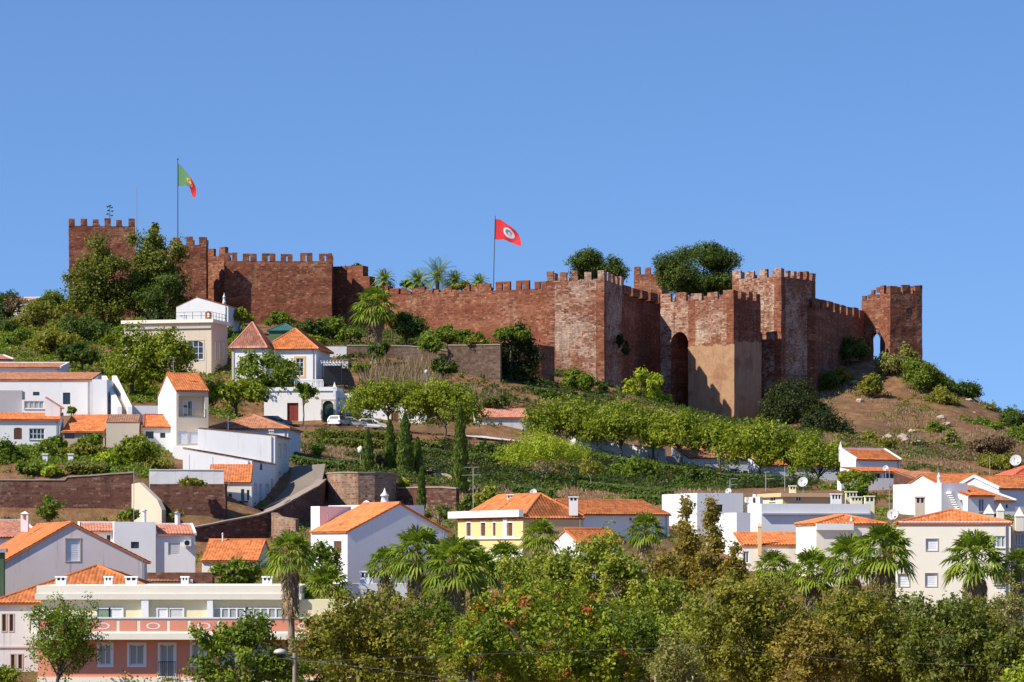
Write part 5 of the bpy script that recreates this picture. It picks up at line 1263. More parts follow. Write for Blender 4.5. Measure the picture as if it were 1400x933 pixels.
solid_wall('wall', 'white roadside wall under the umbrella trees, upper stretch', [(576, 404, 594), (660, 402, 596), (730, 400, 605)], .35, 'white_stained', cap=None, cat='wall', base=1.5)
solid_wall('wall', 'long white roadside wall with scribbled graffiti', [(780, 396, 598), (845, 393.5, 606), (909, 391.2, 614)], .35, 'white_clean', cap='white_paint', cat='wall', base=2.5, caph=.05)
m = MB(); rr = random.Random(3); x = 883.0
while x < 902:
    c = P(x, rr.uniform(624, 632), 392.2); pts = [(c.x + rr.uniform(-.22, .22), 392.62 - .0, c.z + rr.uniform(-.75, .75)) for _ in range(4)]
    yy = 392.15 - (x - 883) * .036
    m.tube([(p[0], yy - .16, p[2]) for p in pts], [.035] * 4, 'black_metal', 5); x += 3.2
tag(m.build('graffiti', None), 'black graffiti scribble sprayed on the white wall', 'graffiti')
solid_wall('wall', 'brown stone road edge wall below the umbrella trees', [(p, Y - 3.9, HY - (PZ(py, Y) + .25 - CZ) * F / (Y - 3.9)) for p, py, Y in ROAD], .4, 'rubble', cap=None, cat='wall', base=2)
h = House('gate', 'grey sheet metal yard gate between two white walls', 'gate', 909, 392, 12, 624, 650, pxR=940, wv=.25, roof='flat', wall='grey_plaster', parapet=.02); h.done()
h = House('house', 'row house with blue corner and brown doors behind the trees', 'house', 940, 389, 16, 626, 665, pxR=1046, wv=6, roof='shed_F', rise=1.5, wall='white_clean', tilem='old_tile', over=.2)
for x0, x1, y0, y1, pn in ((953, 959, 638, 649, 'brown_wood'), (968, 974, 639, 651, 'brown_wood'), (981, 987, 641, 655, 'brown_wood'), (1000, 1008, 642, 655, 'blue_paint'), (1017, 1024, 645, 662, 'blue_paint')): h.win('F', x0, y0, x1, y1, 'door', pane=pn, surround='blue_paint' if pn == 'blue_paint' else 'stone_trim', sw=.12)
h.done()
h = House('house', 'white row house further down the road behind the last trees', 'house', 1046, 383, 16, 636, 680, pxR=1152, wv=6, roof='shed_F', rise=1.4, wall='white_clean', tilem='orange_tile', over=.2)
for x0, x1, y0, y1 in ((1060, 1066, 652, 668), (1083, 1088, 655, 664), (1107, 1112, 657, 672), (1130, 1135, 658, 668)): h.win('F', x0, y0, x1, y1, 'door', surround='stone_trim', sw=.1)
h.done()
h = House('house', 'reddish low wall house below the plastered tower', 'wall', 855, 428, 10, 557, 585, pxR=897, wv=2, roof='flat', wall='rubble_light', parapet=.1); h.done()
solid_wall('wall', 'low reddish yard wall at the foot of the plastered tower', [(900, 423, 572), (950, 424, 576), (985, 426, 582)], .4, 'rubble', cap='coping', cat='wall', base=1.5)

# ---- satellite dishes, aerials, lamps, cars
def dish(px, py, rpx, Y, pole_py, label, yaw=-25):
    c = P(px, py, Y); r = rpx * .9 * Y / F
    t = thing('satellite_dish', (c.x, c.y, PZ(pole_py, Y)), label, 'satellite dish', 'satellite dishes on the roofs')
    m = MB(); a = math.radians(yaw); f = Vector((math.sin(a) * .93, -math.cos(a) * .93, .36)).normalized(); sx = f.cross(Vector((0, 0, 1))).normalized(); sy = sx.cross(f)
    for off in (0.0, -.03):
        rows = []
        for k in range(5):
            q = k / 4; rows.append([c + (sx * math.cos(w) + sy * math.sin(w)) * r * q + f * (r * .22 * q * q + off) for w in [2 * math.pi * j / 20 for j in range(21)]])
        m.grid(rows, 'dish_white', smooth=True)
    m.build('reflector', t)
    m = MB(); m.beam(c - sy * r * .9 + f * .2, c + f * r * .9, .03, .03, 'aerial_metal'); e = c + f * r * .9; m.box(e.x - .06, e.x + .06, e.y - .06, e.y + .06, e.z - .06, e.z + .06, 'aerial_metal'); m.build('feed_arm', t)
    m = MB(); b2 = c - f * .06; m.tube([(b2.x, b2.y + .1, PZ(pole_py, Y)), (b2.x, b2.y + .1, c.z)], [.04, .04], 'aerial_metal', 6); m.build('pole', t)
for a in ((1221, 704, 9, 246, 722, 'largest satellite dish, right of the red orange hip roof'), (1098, 659.5, 8, 300, 677, 'white satellite dish above the ochre orange house'), (1389, 630, 9, 318, 660, 'satellite dish on a tall stalk at the right edge'), (729.5, 674, 6, 270, 690, 'satellite dish on the yellow house roof'),
          (996, 672, 5, 284, 680, 'satellite dish under the aerial on the barred window house'), (1211, 640.5, 4.5, 340, 672, 'small satellite dish on a pole before the porch house'), (1101.5, 661, 4, 370, 672, 'tiny satellite dish behind the umbrella trees')): dish(*a)
def aerial(px, py0, py1, Y, bars, label, name='tv_aerial', r=.03):
    a, b2 = P(px, py1, Y), P(px, py0, Y); t = thing(name, a, label, 'aerial', 'television aerials on the roofs')
    m = MB(); m.tube([a, b2], [r, r], 'aerial_metal', 6); m.build('mast', t)
    for (x0, x1, py) in bars:
        m = MB(); z = PZ(py, Y); m.beam((PX(x0, Y), Y, z), (PX(x1, Y), Y, z + .05), .035, .035, 'aerial_metal')
        for k in range(7): x = PX(x0 + (x1 - x0) * k / 6, Y); m.beam((x, Y - .3, z), (x, Y + .3, z), .02, .02, 'aerial_metal')
        m.build('boom', t)
for a in ((647, 640, 698, 268, ((634, 655, 639.5), (631, 657, 650)), 'tall television aerial beside the slim cypress'), (998, 655, 675, 284, ((997, 1008, 655), (999, 1008, 663)), 'television aerial on the barred window house'), (1047, 645, 672, 292, ((1044, 1052, 646), (1047, 1058, 655)), 'thin television aerial left of the ochre house'),
          (1073, 638, 672, 292, (), 'bare antenna rod behind the ochre house'), (1216, 640, 700, 288, ((1211, 1218, 662),), 'antenna mast right of the green tree at right'), (312, 570, 592, 338, ((310, 318, 577),), 'short aerial on the brown hipped roof'), (313, 637, 668, 309, ((313, 321, 641),), 'thin aerial on the lane corner cottage'),
          (237, 488, 512, 343, ((233, 241, 490), (234, 240, 495)), 'aerial on the tall narrow house ridge'), (1353, 625, 662, 312, (), 'thin rod on the orange roof at right'), (1282.5, 640, 665, 300, (), 'small rod next to the slender white chimney'), (183, 640, 722, 285, (), 'white pole standing before the brick wall'),
          (448, 698, 712, 258, ((444, 452, 698),), 'tiny aerial on the white annex roof'), (1065, 583, 600, 408, ((1056, 1076, 583),), 'aerial poking above the umbrella trees'), (282, 478, 510, 412, (), 'dark pole in front of the stone villa'), (259, 622, 648, 312, (), 'iron rod on the white parapet, left one'), (291, 625, 645, 312, (), 'iron rod on the white parapet, right one')): aerial(*a)
t = thing('street_lamp', P(403, 935, 164), 'grey street lamp with wide white head on a wooden pole', 'street lamp')
a = P(403, 893, 164); m = MB(); m.tube([(a.x, a.y, ground(a.x, a.y) - .2), a], [.13, .11], 'wood_pole', 10); m.build('pole', t)
m = MB(); hd = P(388, 893, 164); m.tube([(a.x, a.y - .12, PZ(900, 164)), (a.x - .35, a.y - .12, PZ(897, 164)), (hd.x, a.y - .12, hd.z + .02)], [.04, .04, .04], 'grey_metal', 6); m.build('arm', t)
m = MB(); hx = P(383.5, 891, 164); m.lathe((hx.x, a.y - .12, hx.z - .12), [(.0, 0), (.3, .02), (.36, .1), (.25, .22), (.0, .28)], 'dish_white', 12); m.build('lamp_head', t)
t = thing('garden_lamp', P(493, 628, 350), 'short garden lamp with square lantern near the slim cypress', 'lamp'); a = P(493, 632, 350); m = MB(); m.tube([(a.x, 350, ground(a.x, 350) - .1), (a.x, 350, PZ(617, 350))], [.05, .05], 'wood_pole', 6); m.build('pole', t); m = MB(); m.lathe((a.x, 350, PZ(620, 350)), [(.12, 0), (.3, .1), (.34, .6), (.12, .75), (0, .85)], 'cream', 8); m.build('lantern', t)
t = thing('street_lamp', P(583, 525, 412), 'slim street lamp among the dry reeds', 'street lamp'); a = P(583, 545, 412); m = MB(); m.tube([a, P(583, 512, 412)], [.06, .05], 'grey_metal', 6); m.build('pole', t); m = MB(); c = P(583, 510, 412); m.lathe(c, [(.1, -.1), (.28, .05), (.2, .35), (0, .45)], 'dish_white', 8); m.build('lamp_head', t)

def car(px, Y, label, body='car_silver', yaw=0.0, ln=4.2, estate=True, z=None):
    x = PX(px, Y); z = ground(x, Y) + .13 if z is None else z
    t = thing('parked_car', (x, Y, z), label, 'car', 'cars parked on the upper road')
    ca, sa = math.cos(yaw), math.sin(yaw)
    def w(a, b2, c): return (x + a * ca - b2 * sa, Y + a * sa + b2 * ca, z + c)
    h2 = ln / 2
    prof = [(-h2, .35), (-h2, .78), (-h2 * .97, .92), (-h2 * .86, 1.32), (-h2 * .7, 1.44), (h2 * .12, 1.44), (h2 * .5, .96), (h2 * .92, .82), (h2, .62), (h2, .35)]
    wid = [.80, .84, .84, .66, .62, .62, .80, .80, .78, .78]
    m = MB(); rows = [[w(p[0], -q, p[1]) for p, q in zip(prof, wid)], [w(p[0], -q * .6, p[1] + .012) for p, q in zip(prof, wid)], [w(p[0], q * .6, p[1] + .012) for p, q in zip(prof, wid)], [w(p[0], q, p[1]) for p, q in zip(prof, wid)]]
    m.grid(rows, body, smooth=False); m.face(rows[0], body); m.face(rows[3][::-1], body); m.face([rows[0][0], rows[0][-1], rows[3][-1], rows[3][0]], 'rubber'); m.build('body', t)
    for side in (-1, 1):
        for a0, a1 in ((-h2 * .78, -h2 * .42), (-h2 * .38, h2 * .02), (h2 * .06, h2 * .34)):
            m = MB(); tp = 1.36 if a1 < h2 * .1 else 1.2; m.face([w(a0, side * .83, .96), w(a1, side * .83, .96), w(a1 - (.1 if a1 > h2 * .1 else 0), side * .675, tp), w(a0 + (.1 if a0 < -h2 * .6 else 0), side * .665, 1.37)], 'glass_dark'); m.build('side_window', t)
        for a0 in (-h2 * .6, h2 * .62):
            m = MB(); c0 = [w(a0 + .31 * math.cos(q), side * .80, .18 + .31 * math.sin(q)) for q in [2 * math.pi * k / 14 for k in range(15)]]; c1 = [w(a0 + .31 * math.cos(q), side * .87, .18 + .31 * math.sin(q)) for q in [2 * math.pi * k / 14 for k in range(15)]]
            m.grid([c0, c1], 'rubber'); m.face(c1[:-1], 'rubber'); wo = m.build('wheel', t)
            m = MB(); m.face([w(a0 + .19 * math.cos(q), side * .875, .18 + .19 * math.sin(q)) for q in [2 * math.pi * k / 10 for k in range(10)]], 'grey_metal'); m.build('rim', wo)
        m = MB(); c = w(-h2 - .01, side * .68, .8); m.box(c[0] - .03, c[0] + .03, c[1] - .1, c[1] + .1, c[2] - .1, c[2] + .12, 'tail_red'); m.build('tail_light', t)
    m = MB(); m.face([w(h2 * .46, -.7, 1.0), w(h2 * .46, .7, 1.0), w(h2 * .16, .58, 1.42), w(h2 * .16, -.58, 1.42)], 'glass_dark'); m.build('windscreen', t)
    m = MB(); m.face([w(-h2 * .965, -.68, .95), w(-h2 * .965, .68, .95), w(-h2 * .865, .58, 1.32), w(-h2 * .865, -.58, 1.32)], 'glass_dark'); m.build('rear_window', t)
car(479, 401, 'silver hatchback parked on the road before the green arched door', yaw=.05); car(464, 399.2, 'white car overlapping the silver hatchback', 'car_white', yaw=1.2, ln=3.6)
car(508, 404, 'small white car half hidden by the umbrella tree trunk', 'car_white', yaw=.1, ln=3.8); car(376, 404, 'dark blue car parked above the brown hipped roof', 'car_blue', yaw=.2)
# ------------------------------------------------------------------ vegetation
leaf('leaf_mid', (0.035, 0.065, 0.012), (0.085, 0.135, 0.022))
leaf('leaf_bright', (0.042, 0.072, 0.010), (0.115, 0.158, 0.020))
leaf('leaf_lime', (0.07, 0.12, 0.012), (0.17, 0.23, 0.03))
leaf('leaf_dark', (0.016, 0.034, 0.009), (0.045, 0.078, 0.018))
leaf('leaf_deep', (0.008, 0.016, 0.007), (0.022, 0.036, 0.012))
leaf('leaf_carob', (0.024, 0.05, 0.010), (0.085, 0.135, 0.02))
leaf('leaf_olive', (0.040, 0.056, 0.013), (0.130, 0.142, 0.03))
leaf('leaf_tamarisk', (0.06, 0.060, 0.018), (0.155, 0.140, 0.045))
leaf('leaf_conifer', (0.032, 0.052, 0.014), (0.085, 0.108, 0.028))
leaf('leaf_grey', (0.07, 0.085, 0.045), (0.14, 0.16, 0.085))
leaf('leaf_poplar', (0.045, 0.078, 0.014), (0.15, 0.19, 0.045))
leaf('leaf_flower', (0.035, 0.065, 0.010), (0.12, 0.17, 0.02), (0.45, 0.11, 0.028), 0.82)
leaf('leaf_cypress', (0.022, 0.042, 0.014), (0.055, 0.09, 0.025), trans=.15)
leaf('leaf_palm', (0.03, 0.06, 0.012), (0.11, 0.17, 0.03), trans=.35)
leaf('leaf_palm_dead', (0.19, 0.115, 0.055), (0.50, 0.36, 0.21), trans=.2, dry=True)
leaf('leaf_dry', (0.22, 0.15, 0.075), (0.46, 0.34, 0.19), trans=.3, dry=True)
leaf('leaf_brownish', (0.12, 0.075, 0.035), (0.26, 0.17, 0.08), trans=.25, dry=True)
leaf('leaf_hedge', (0.022, 0.036, 0.008), (0.075, 0.09, 0.016))

def quads(c, nrm, ln, wd, rng, droop=0.0):
    """diamond leaves at c facing nrm"""
    n = len(c)
    a = rng.normal(size=(n, 3)); t = np.cross(nrm, a); t /= np.linalg.norm(t, axis=1, keepdims=True) + 1e-9
    b2 = np.cross(nrm, t)
    L = (ln * rng.uniform(.7, 1.3, n))[:, None]; w = (wd * rng.uniform(.7, 1.3, n))[:, None]
    V = np.stack([c - t * L / 2, c + b2 * w / 2 - t * L * .05, c + t * L / 2, c - b2 * w / 2 - t * L * .05], 1)
    return V
def sph(rng, n):
    d = rng.normal(size=(n, 3)); return d / np.linalg.norm(d, axis=1, keepdims=True)
def cloud(rng, lobes, n, ln, wd, clump=9, spread=.5, up=.25, fill=.45, tn=.16):
    """leaf clumps through the volume of a set of lobes; returns quads, tint"""
    lobes = np.asarray(lobes, float); ar = (lobes[:, 3] * lobes[:, 4] + lobes[:, 4] * lobes[:, 5] + lobes[:, 3] * lobes[:, 5]); ar /= ar.sum()
    nc = max(4, n // clump); li = rng.choice(len(lobes), nc, p=ar); d = sph(rng, nc)
    r = fill + (1 - fill) * rng.uniform(0, 1, nc) ** .5
    r = np.where(rng.uniform(size=nc) < .12, r * rng.uniform(1.0, 1.3, nc), r)
    cc = lobes[li, :3] + d * lobes[li, 3:6] * r[:, None]
    ct = np.clip(rng.normal(.5, .2, nc) + .15 * np.sin(li * 12.9898), 0, 1)
    k = rng.integers(0, nc, n)
    sd = spread
    c = cc[k] + rng.normal(size=(n, 3)) * sd * .5
    nn = d[k] * .75 + rng.normal(size=(n, 3)) * .55 + np.array([0, 0, up]); nn /= np.linalg.norm(nn, axis=1, keepdims=True)
    return quads(c, nn, ln, wd, rng), np.clip(ct[k] + rng.normal(0, tn, n), 0, 1)
def lobes_for(rng, c, R, kind, k):
    c, R = np.array(c), np.array(R); out = []
    for i in range(k):
        d = sph(rng, 1)[0]
        if kind == 'umbrella':
            a = rng.uniform(0, 2 * math.pi); q = math.sqrt(rng.uniform(0, 1)) * .85
            p = np.array([math.cos(a) * q, math.sin(a) * q, (1 - q * q) * .85 - .25 + rng.uniform(-.3, .12)]); s = np.array([.34, .34, .36]) * rng.uniform(.75, 1.2)
        elif kind == 'cone':
            h = rng.uniform(0, 1) ** .8; q = (1 - h) * .75; a = rng.uniform(0, 2 * math.pi); p = np.array([math.cos(a) * q, math.sin(a) * q, -.95 + 1.8 * h]); s = np.array([.34, .34, .20]) * (1.15 - .75 * h)
        elif kind == 'dome':
            p = d * np.array([.72, .72, .70]) * rng.uniform(.8, 1.05); s = np.array([.36, .36, .32]) * rng.uniform(.8, 1.15)
            if p[2] < 0: p[:2] *= 1.12
        elif kind == 'loose':
            p = d * rng.uniform(.3, .92); s = np.array([.28, .28, .22]) * rng.uniform(.7, 1.3)
        elif kind == 'shrub':
            if d[2] < 0: d[2] *= -.4
            p = d * np.array([.70, .70, .85]) * rng.uniform(.6, 1.05) + np.array([0, 0, -.22]); s = np.array([.36, .36, .36]) * rng.uniform(.7, 1.2)
        else:
            p = d * rng.uniform(.5, .85); s = np.array([.40, .40, .36]) * rng.uniform(.7, 1.15)
        out.append([*(c + p * R), *(s * R)])
    return out
TREE_N = 0
def plant(name, label, px, py0, py1, hw, Y, mat, kind='round', lobes=14, n=None, leafL=None, asp=.5, trunk=True, bark='bark', tr=None, cat='tree', group=None, core=True, dens=1.0, fill=.45, limbs=6, lean=0.0, stems=1, clump=9, ry=None, spread=None):
    """crown spans py0..py1 and px +- hw; trunk runs down to the ground"""
    global TREE_N; TREE_N += 1
    Y = YR(px, Y)
    rng = np.random.default_rng(1000 + TREE_N); k = Y / F
    Rx = hw * k; Rz = (py1 - py0) / 2 * k; c = P(px, (py0 + py1) / 2, Y); Ry = ry if ry else Rx * .85
    gxy = (c.x - lean, c.y); zg = ground(*gxy)
    t = thing(name, (gxy[0], gxy[1], zg), label, cat, group)
    if leafL is None: leafL = .26 if Y < 230 else .28 if Y < 300 else .36
    lb = lobes_for(rng, c, (Rx, Ry, Rz), kind, lobes)
    if n is None: n = int(min(80000, dens * 2.6 * (math.pi * Rx * Rz * 2 + 2 * Rx * Ry) / (leafL * leafL * asp * .5) * .55))
    sp = spread if spread is not None else max(.22, min(Rx, Rz) * .13)
    V, tint = cloud(rng, lb, n, leafL, leafL * asp, clump=clump, spread=sp, fill=fill, tn=.07 if mat == 'leaf_flower' else .14)
    if core:   # bigger leaves deep inside the lobes block light; darker tint paints inner shade
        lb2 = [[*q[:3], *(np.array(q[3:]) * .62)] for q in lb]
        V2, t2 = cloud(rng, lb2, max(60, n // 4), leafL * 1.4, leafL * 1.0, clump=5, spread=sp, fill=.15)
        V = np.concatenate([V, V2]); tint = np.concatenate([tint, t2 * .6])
    zmin = zg - .3
    keep = V[:, :, 2].min(1) > zmin - .5
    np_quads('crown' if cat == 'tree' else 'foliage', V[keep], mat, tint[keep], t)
    if trunk:
        m = MB(); r0 = tr if tr else max(.10, Rx * .055)
        for s in range(stems):
            off = Vector(((s - (stems - 1) / 2) * r0 * 5, 0, 0)) if stems > 1 else Vector((0, 0, 0))
            b2 = Vector((gxy[0], gxy[1], zg - .3)) + off; mid = Vector((c.x + off.x * 1.4, c.y, c.z - Rz * .45)); h = mid.z - b2.z
            if h < .3: mid.z = b2.z + .3
            w1 = b2.lerp(mid, .5) + Vector((rng.normal() * .05 * h, 0, 0))
            m.tube([b2, w1, mid], [r0, r0 * .8, r0 * .62], bark, 8)
            for j in range(limbs):
                q = lb[(j * stems + s) % len(lb)]; e = Vector(q[:3]); st = w1.lerp(mid, .35 + .65 * rng.uniform())
                if kind == 'cone': st = Vector((c.x, c.y, min(e.z - .1, c.z + Rz * .5)))
                m.tube([st, st.lerp(e, .55) + Vector((0, 0, .12 * (e - st).length)), e], [r0 * .45, r0 * .3, r0 * .12], bark, 6)
            if kind == 'cone': m.tube([mid, Vector((c.x, c.y, c.z + Rz * .85))], [r0 * .6, .04], bark, 6)
        m.build('trunk' if cat == 'tree' else 'stem', t)
    return t

# ---- palms
def frond_fan(V, T, rng, base, d, ln, fan, droop, tint):
    """fan leaf: petiole along d, then a pleated half disc of pointed blades"""
    d = d / np.linalg.norm(d); up = np.array([0, 0, 1.0]); s = np.cross(d, up); s /= np.linalg.norm(s) + 1e-9; u = np.cross(s, d)
    tip = base + d * ln + np.array([0, 0, -droop * ln * .35]); dd = tip - base; dd /= np.linalg.norm(dd)
    w = .05
    V.append([base - s * w, base + s * w, tip + s * w * .6, tip - s * w * .6]); T.append(tint * .9)
    nb = 13
    for k in range(nb):
        a = -1.75 + 3.5 * k / (nb - 1); bd = dd * math.cos(a) + s * math.sin(a); bd = bd + np.array([0, 0, -.35 * droop - .12]) + u * rng.normal() * .09
        bl = fan * (1 - .16 * abs(a)) * rng.uniform(.9, 1.08); e = tip + bd * bl; e2 = e + np.array([0, 0, -fan * .18 * rng.uniform(.4, 1.4)])
        pw = np.cross(bd, u); pw /= np.linalg.norm(pw) + 1e-9; pw = pw * fan * .062; mid = tip + bd * bl * .62
        V.append([tip, mid + pw, e2, mid - pw + u * fan * .03]); T.append(tint + rng.normal() * .1)
def fan_palm(label, px, py_c, Y, rad_px, py_skirt, n=38, trunk_r=.26, group='fan palms', dead=34, name='fan_palm', seed=0, skirt_w=.5):
    rng = np.random.default_rng(500 + seed); k = Y / F; c = P(px, py_c, Y); zg = ground(c.x, c.y); R = rad_px * k * 1.18
    t = thing(name, (c.x, c.y, zg), label, 'palm', group)
    top = np.array([c.x, c.y, c.z - R * .25]); V, T = [], []
    for i in range(n):
        a = i * 2.39996 + rng.normal() * .1; el = math.radians(82 - 105 * (i / n) ** .9 + rng.normal() * 5)
        d = np.array([math.cos(a) * math.cos(el), math.sin(a) * math.cos(el), math.sin(el)])
        frond_fan(V, T, rng, top + d * .08, d, R * .52 * rng.uniform(.85, 1.12), R * .54, .35 + .6 * (i / n), np.clip(rng.normal(.5, .22), 0, 1))
    np_quads('fronds', np.array(V), 'leaf_palm', np.array(T), t)
    zs = PZ(py_skirt, Y); V, T = [], []
    hs = max(.5, top[2] - zs)
    for i in range(dead):
        a = i * 2.39996; z = top[2] - .1 - (i / dead) * hs * .75
        d = np.array([math.cos(a) * .62 * skirt_w, math.sin(a) * .62 * skirt_w, -1.0])
        frond_fan(V, T, rng, np.array([c.x + math.cos(a) * .3, c.y + math.sin(a) * .3, z]), d, R * .42, R * .30, .9, np.clip(rng.normal(.45, .3), 0, 1))
    np_quads('dead_fronds', np.array(V), 'leaf_palm_dead', np.array(T), t)
    m = MB(); pts, rad = [], []
    nseg = 24
    for j in range(nseg + 1):
        q = j / nseg; pts.append((c.x + .08 * math.sin(q * 5), c.y, zg - .3 + (top[2] - zg + .3) * q)); rad.append(trunk_r * (1.25 - .3 * q) * (1 + .07 * (j % 2)))
    m.tube(pts, rad, 'palm_bark', 10); m.build('trunk', t)
    return t
def date_palm(label, px, py_c, Y, rad_px, n=40, seed=0, trunk_r=.3, mat='leaf_palm', name='date_palm', group=None):
    rng = np.random.default_rng(800 + seed); k = Y / F; c = P(px, py_c, Y); zg = ground(c.x, c.y); R = rad_px * k
    t = thing(name, (c.x, c.y, zg), label, 'palm', group); V, T = [], []
    for i in range(n):
        a = i * 2.39996; el = math.radians(80 - 95 * (i / n)); d = np.array([math.cos(a) * math.cos(el), math.sin(a) * math.cos(el), math.sin(el)])
        p = np.array([c.x, c.y, c.z - R * .2]); st = R * 1.15 / 9; tin = np.clip(rng.normal(.5, .2), 0, 1)
        for j in range(9):
            q = p + d * st; d = d + np.array([0, 0, -.10 - .05 * j * .5]); d /= np.linalg.norm(d)
            s = np.cross(d, [0, 0, 1.0]); s /= np.linalg.norm(s) + 1e-9
            V.append([p - s * .03, p + s * .03, q + s * .03, q - s * .03]); T.append(tin)
            for h in range(3):
                b0 = p + (q - p) * h / 3
                for sg in (-1, 1):
                    l = R * .28 * math.sin(math.pi * (.15 + .8 * (j + h / 3) / 9)); e = b0 + (s * sg * .8 + d * .7 + np.array([0, 0, -.15])) * l; m2 = (b0 + e) / 2
                    V.append([b0, m2 + d * .05, e, m2 - d * .05]); T.append(tin + rng.normal() * .1)
            p = q
    np_quads('fronds', np.array(V), mat, np.array(T), t)
    m = MB(); m.tube([(c.x, c.y, zg - .3), (c.x, c.y, c.z - R * .15)], [trunk_r * 1.2, trunk_r], 'palm_bark', 10); m.build('trunk', t); return t
def cypress(label, px, py0, py1, hw, Y, seed=0):
    rng = np.random.default_rng(300 + seed); k = Y / F; a, b2 = P(px, py0, Y), P(px, py1, Y); zg = ground(b2.x, b2.y); z0 = min(b2.z, max(zg + .3, b2.z))
    t = thing('cypress_tree', (b2.x, b2.y, zg), label, 'tree', 'slender cypresses in the garden'); Hh = a.z - z0; R = hw * k
    n = int(5200 * Hh / 10); q = rng.uniform(0, 1, n) ** .85; prof = R * np.minimum(1, q * 6 + .35) * (1 - q ** 2.2) ** .75 * (1 + .16 * np.sin(q * 37 + seed))
    ang = rng.uniform(0, 2 * math.pi, n); rr = prof * (.5 + .5 * rng.uniform(0, 1, n) ** .4)
    c = np.stack([b2.x + np.cos(ang) * rr, b2.y + np.sin(ang) * rr, z0 + Hh * q], 1)
    out = np.stack([np.cos(ang), np.sin(ang), np.zeros(n)], 1); tt = out * .35 + np.array([0, 0, 1]) + rng.normal(size=(n, 3)) * .2; tt /= np.linalg.norm(tt, axis=1, keepdims=True)
    s = np.cross(tt, out + rng.normal(size=(n, 3)) * .4); s /= np.linalg.norm(s, axis=1, keepdims=True); L, w = .55, .13
    V = np.stack([c - tt * L / 2, c + s * w, c + tt * L / 2, c - s * w], 1); np_quads('crown', V, 'leaf_cypress', np.clip(rng.normal(.5, .25, n), 0, 1), t)
    m = MB(); m.tube([(b2.x, b2.y, zg - .2), (b2.x, b2.y, a.z - .6)], [.16, .04], 'pale_bark', 8); m.build('trunk', t)
def hedge(label, px0, px1, py0, py1, Y0, Y1, mat='leaf_hedge', th=1.1, group='clipped garden hedges', n=None, leafL=.34):
    rng = np.random.default_rng(int(px0 * 7 + py0)); A_, B2 = P(px0, py0, Y0), P(px1, py1, Y1)
    L = math.hypot(B2.x - A_.x, B2.y - A_.y); n = n or int(L * 190); n = int(n * 1.5); th = th * 1.6; s = rng.uniform(0, 1, n)
    x = A_.x + (B2.x - A_.x) * s; y = A_.y + (B2.y - A_.y) * s + rng.uniform(-.5, .5, n) * th
    zt = A_.z + (B2.z - A_.z) * s; zt = zt + .12 * np.sin(s * L * 2.1) + rng.normal(size=n) * .06; zgd = ground_np(x, y); hgt = np.maximum(zt - zgd, .9)
    z = zgd + hgt * rng.uniform(0, 1, n) ** .6
    nn = np.stack([rng.normal(size=n) * .5, -np.abs(rng.normal(size=n)) * .7, np.abs(rng.normal(size=n)) * .8 + .2], 1); nn /= np.linalg.norm(nn, axis=1, keepdims=True)
    V = quads(np.stack([x, y, z], 1), nn, leafL, leafL * .6, rng); o = np_quads('hedge', V, mat, np.clip(rng.normal(.5, .25, n), 0, 1)); return tag(o, label, 'hedge', group)
def tufts(name, label, region, n, mat, hgt, wd, kind='stuff', cat=None, mask=None, lean=.25):
    """blades of grass / reeds over a px, Y region"""
    rng = np.random.default_rng(len(name) + n); px = rng.uniform(region[0], region[1], n); Y = rng.uniform(region[2], region[3], n)
    x = (px - 700) * Y / F; z = ground_np(x, Y)
    keep = np.ones(n, bool) if mask is None else mask(px, Y)
    patch = np.array([mnoise.noise(Vector((a * .16, b2 * .16, 3.1))) for a, b2 in zip(x, Y)]) > -.12
    keep &= patch; x, Y, z = x[keep], Y[keep], z[keep]; n = len(x)
    h = hgt * rng.uniform(.5, 1.3, n); a = rng.uniform(0, math.pi, n); w = wd * rng.uniform(.6, 1.3, n)
    b2 = np.stack([x, Y, z - .05], 1); s = np.stack([np.cos(a), np.sin(a) * .6, np.zeros(n)], 1) * w[:, None]; tp = b2 + np.stack([rng.normal(size=n) * h * lean, rng.normal(size=n) * h * lean, h], 1)
    V = np.stack([b2 - s, b2 + s, (b2 + tp) / 2 + s * .8, tp], 1); o = np_quads(name, V, mat, np.clip(rng.normal(.5, .25, n), 0, 1)); o['kind'] = 'stuff'; o['label'] = label; o['category'] = cat or 'plants'
    return o
def cover(name, label, region, n, mat, R=.7, leafL=.34, mask=None, seed=1, thresh=-.05, fq=.12):
    """low undergrowth clumps that nobody could count"""
    rng = np.random.default_rng(seed); px = rng.uniform(region[0], region[1], n); Y = rng.uniform(region[2], region[3], n); x = (px - 700) * Y / F
    keep = np.array([mnoise.noise(Vector((a * fq, b2 * fq, seed * 7.7))) for a, b2 in zip(x, Y)]) > thresh
    if mask is not None: keep &= mask(px, Y)
    x, Y = x[keep], Y[keep]; z = ground_np(x, Y); m_ = len(x); per = 22; k = np.repeat(np.arange(m_), per); sz = (R * rng.uniform(.5, 1.5, m_))[k]
    d = sph(rng, len(k)); d[:, 2] = np.abs(d[:, 2]); c = np.stack([x, Y, z], 1)[k] + d * sz[:, None] * np.array([1, 1, .75]) * rng.uniform(.5, 1, len(k))[:, None]
    nn = d * .7 + rng.normal(size=d.shape) * .5; nn /= np.linalg.norm(nn, axis=1, keepdims=True); V = quads(c, nn, leafL, leafL * .55, rng)
    o = np_quads(name, V, mat, np.clip(rng.normal(.45, .2, m_)[k] + rng.normal(0, .14, len(k)), 0, 1)); o['kind'] = 'stuff'; o['label'] = label; o['category'] = 'undergrowth'; return o

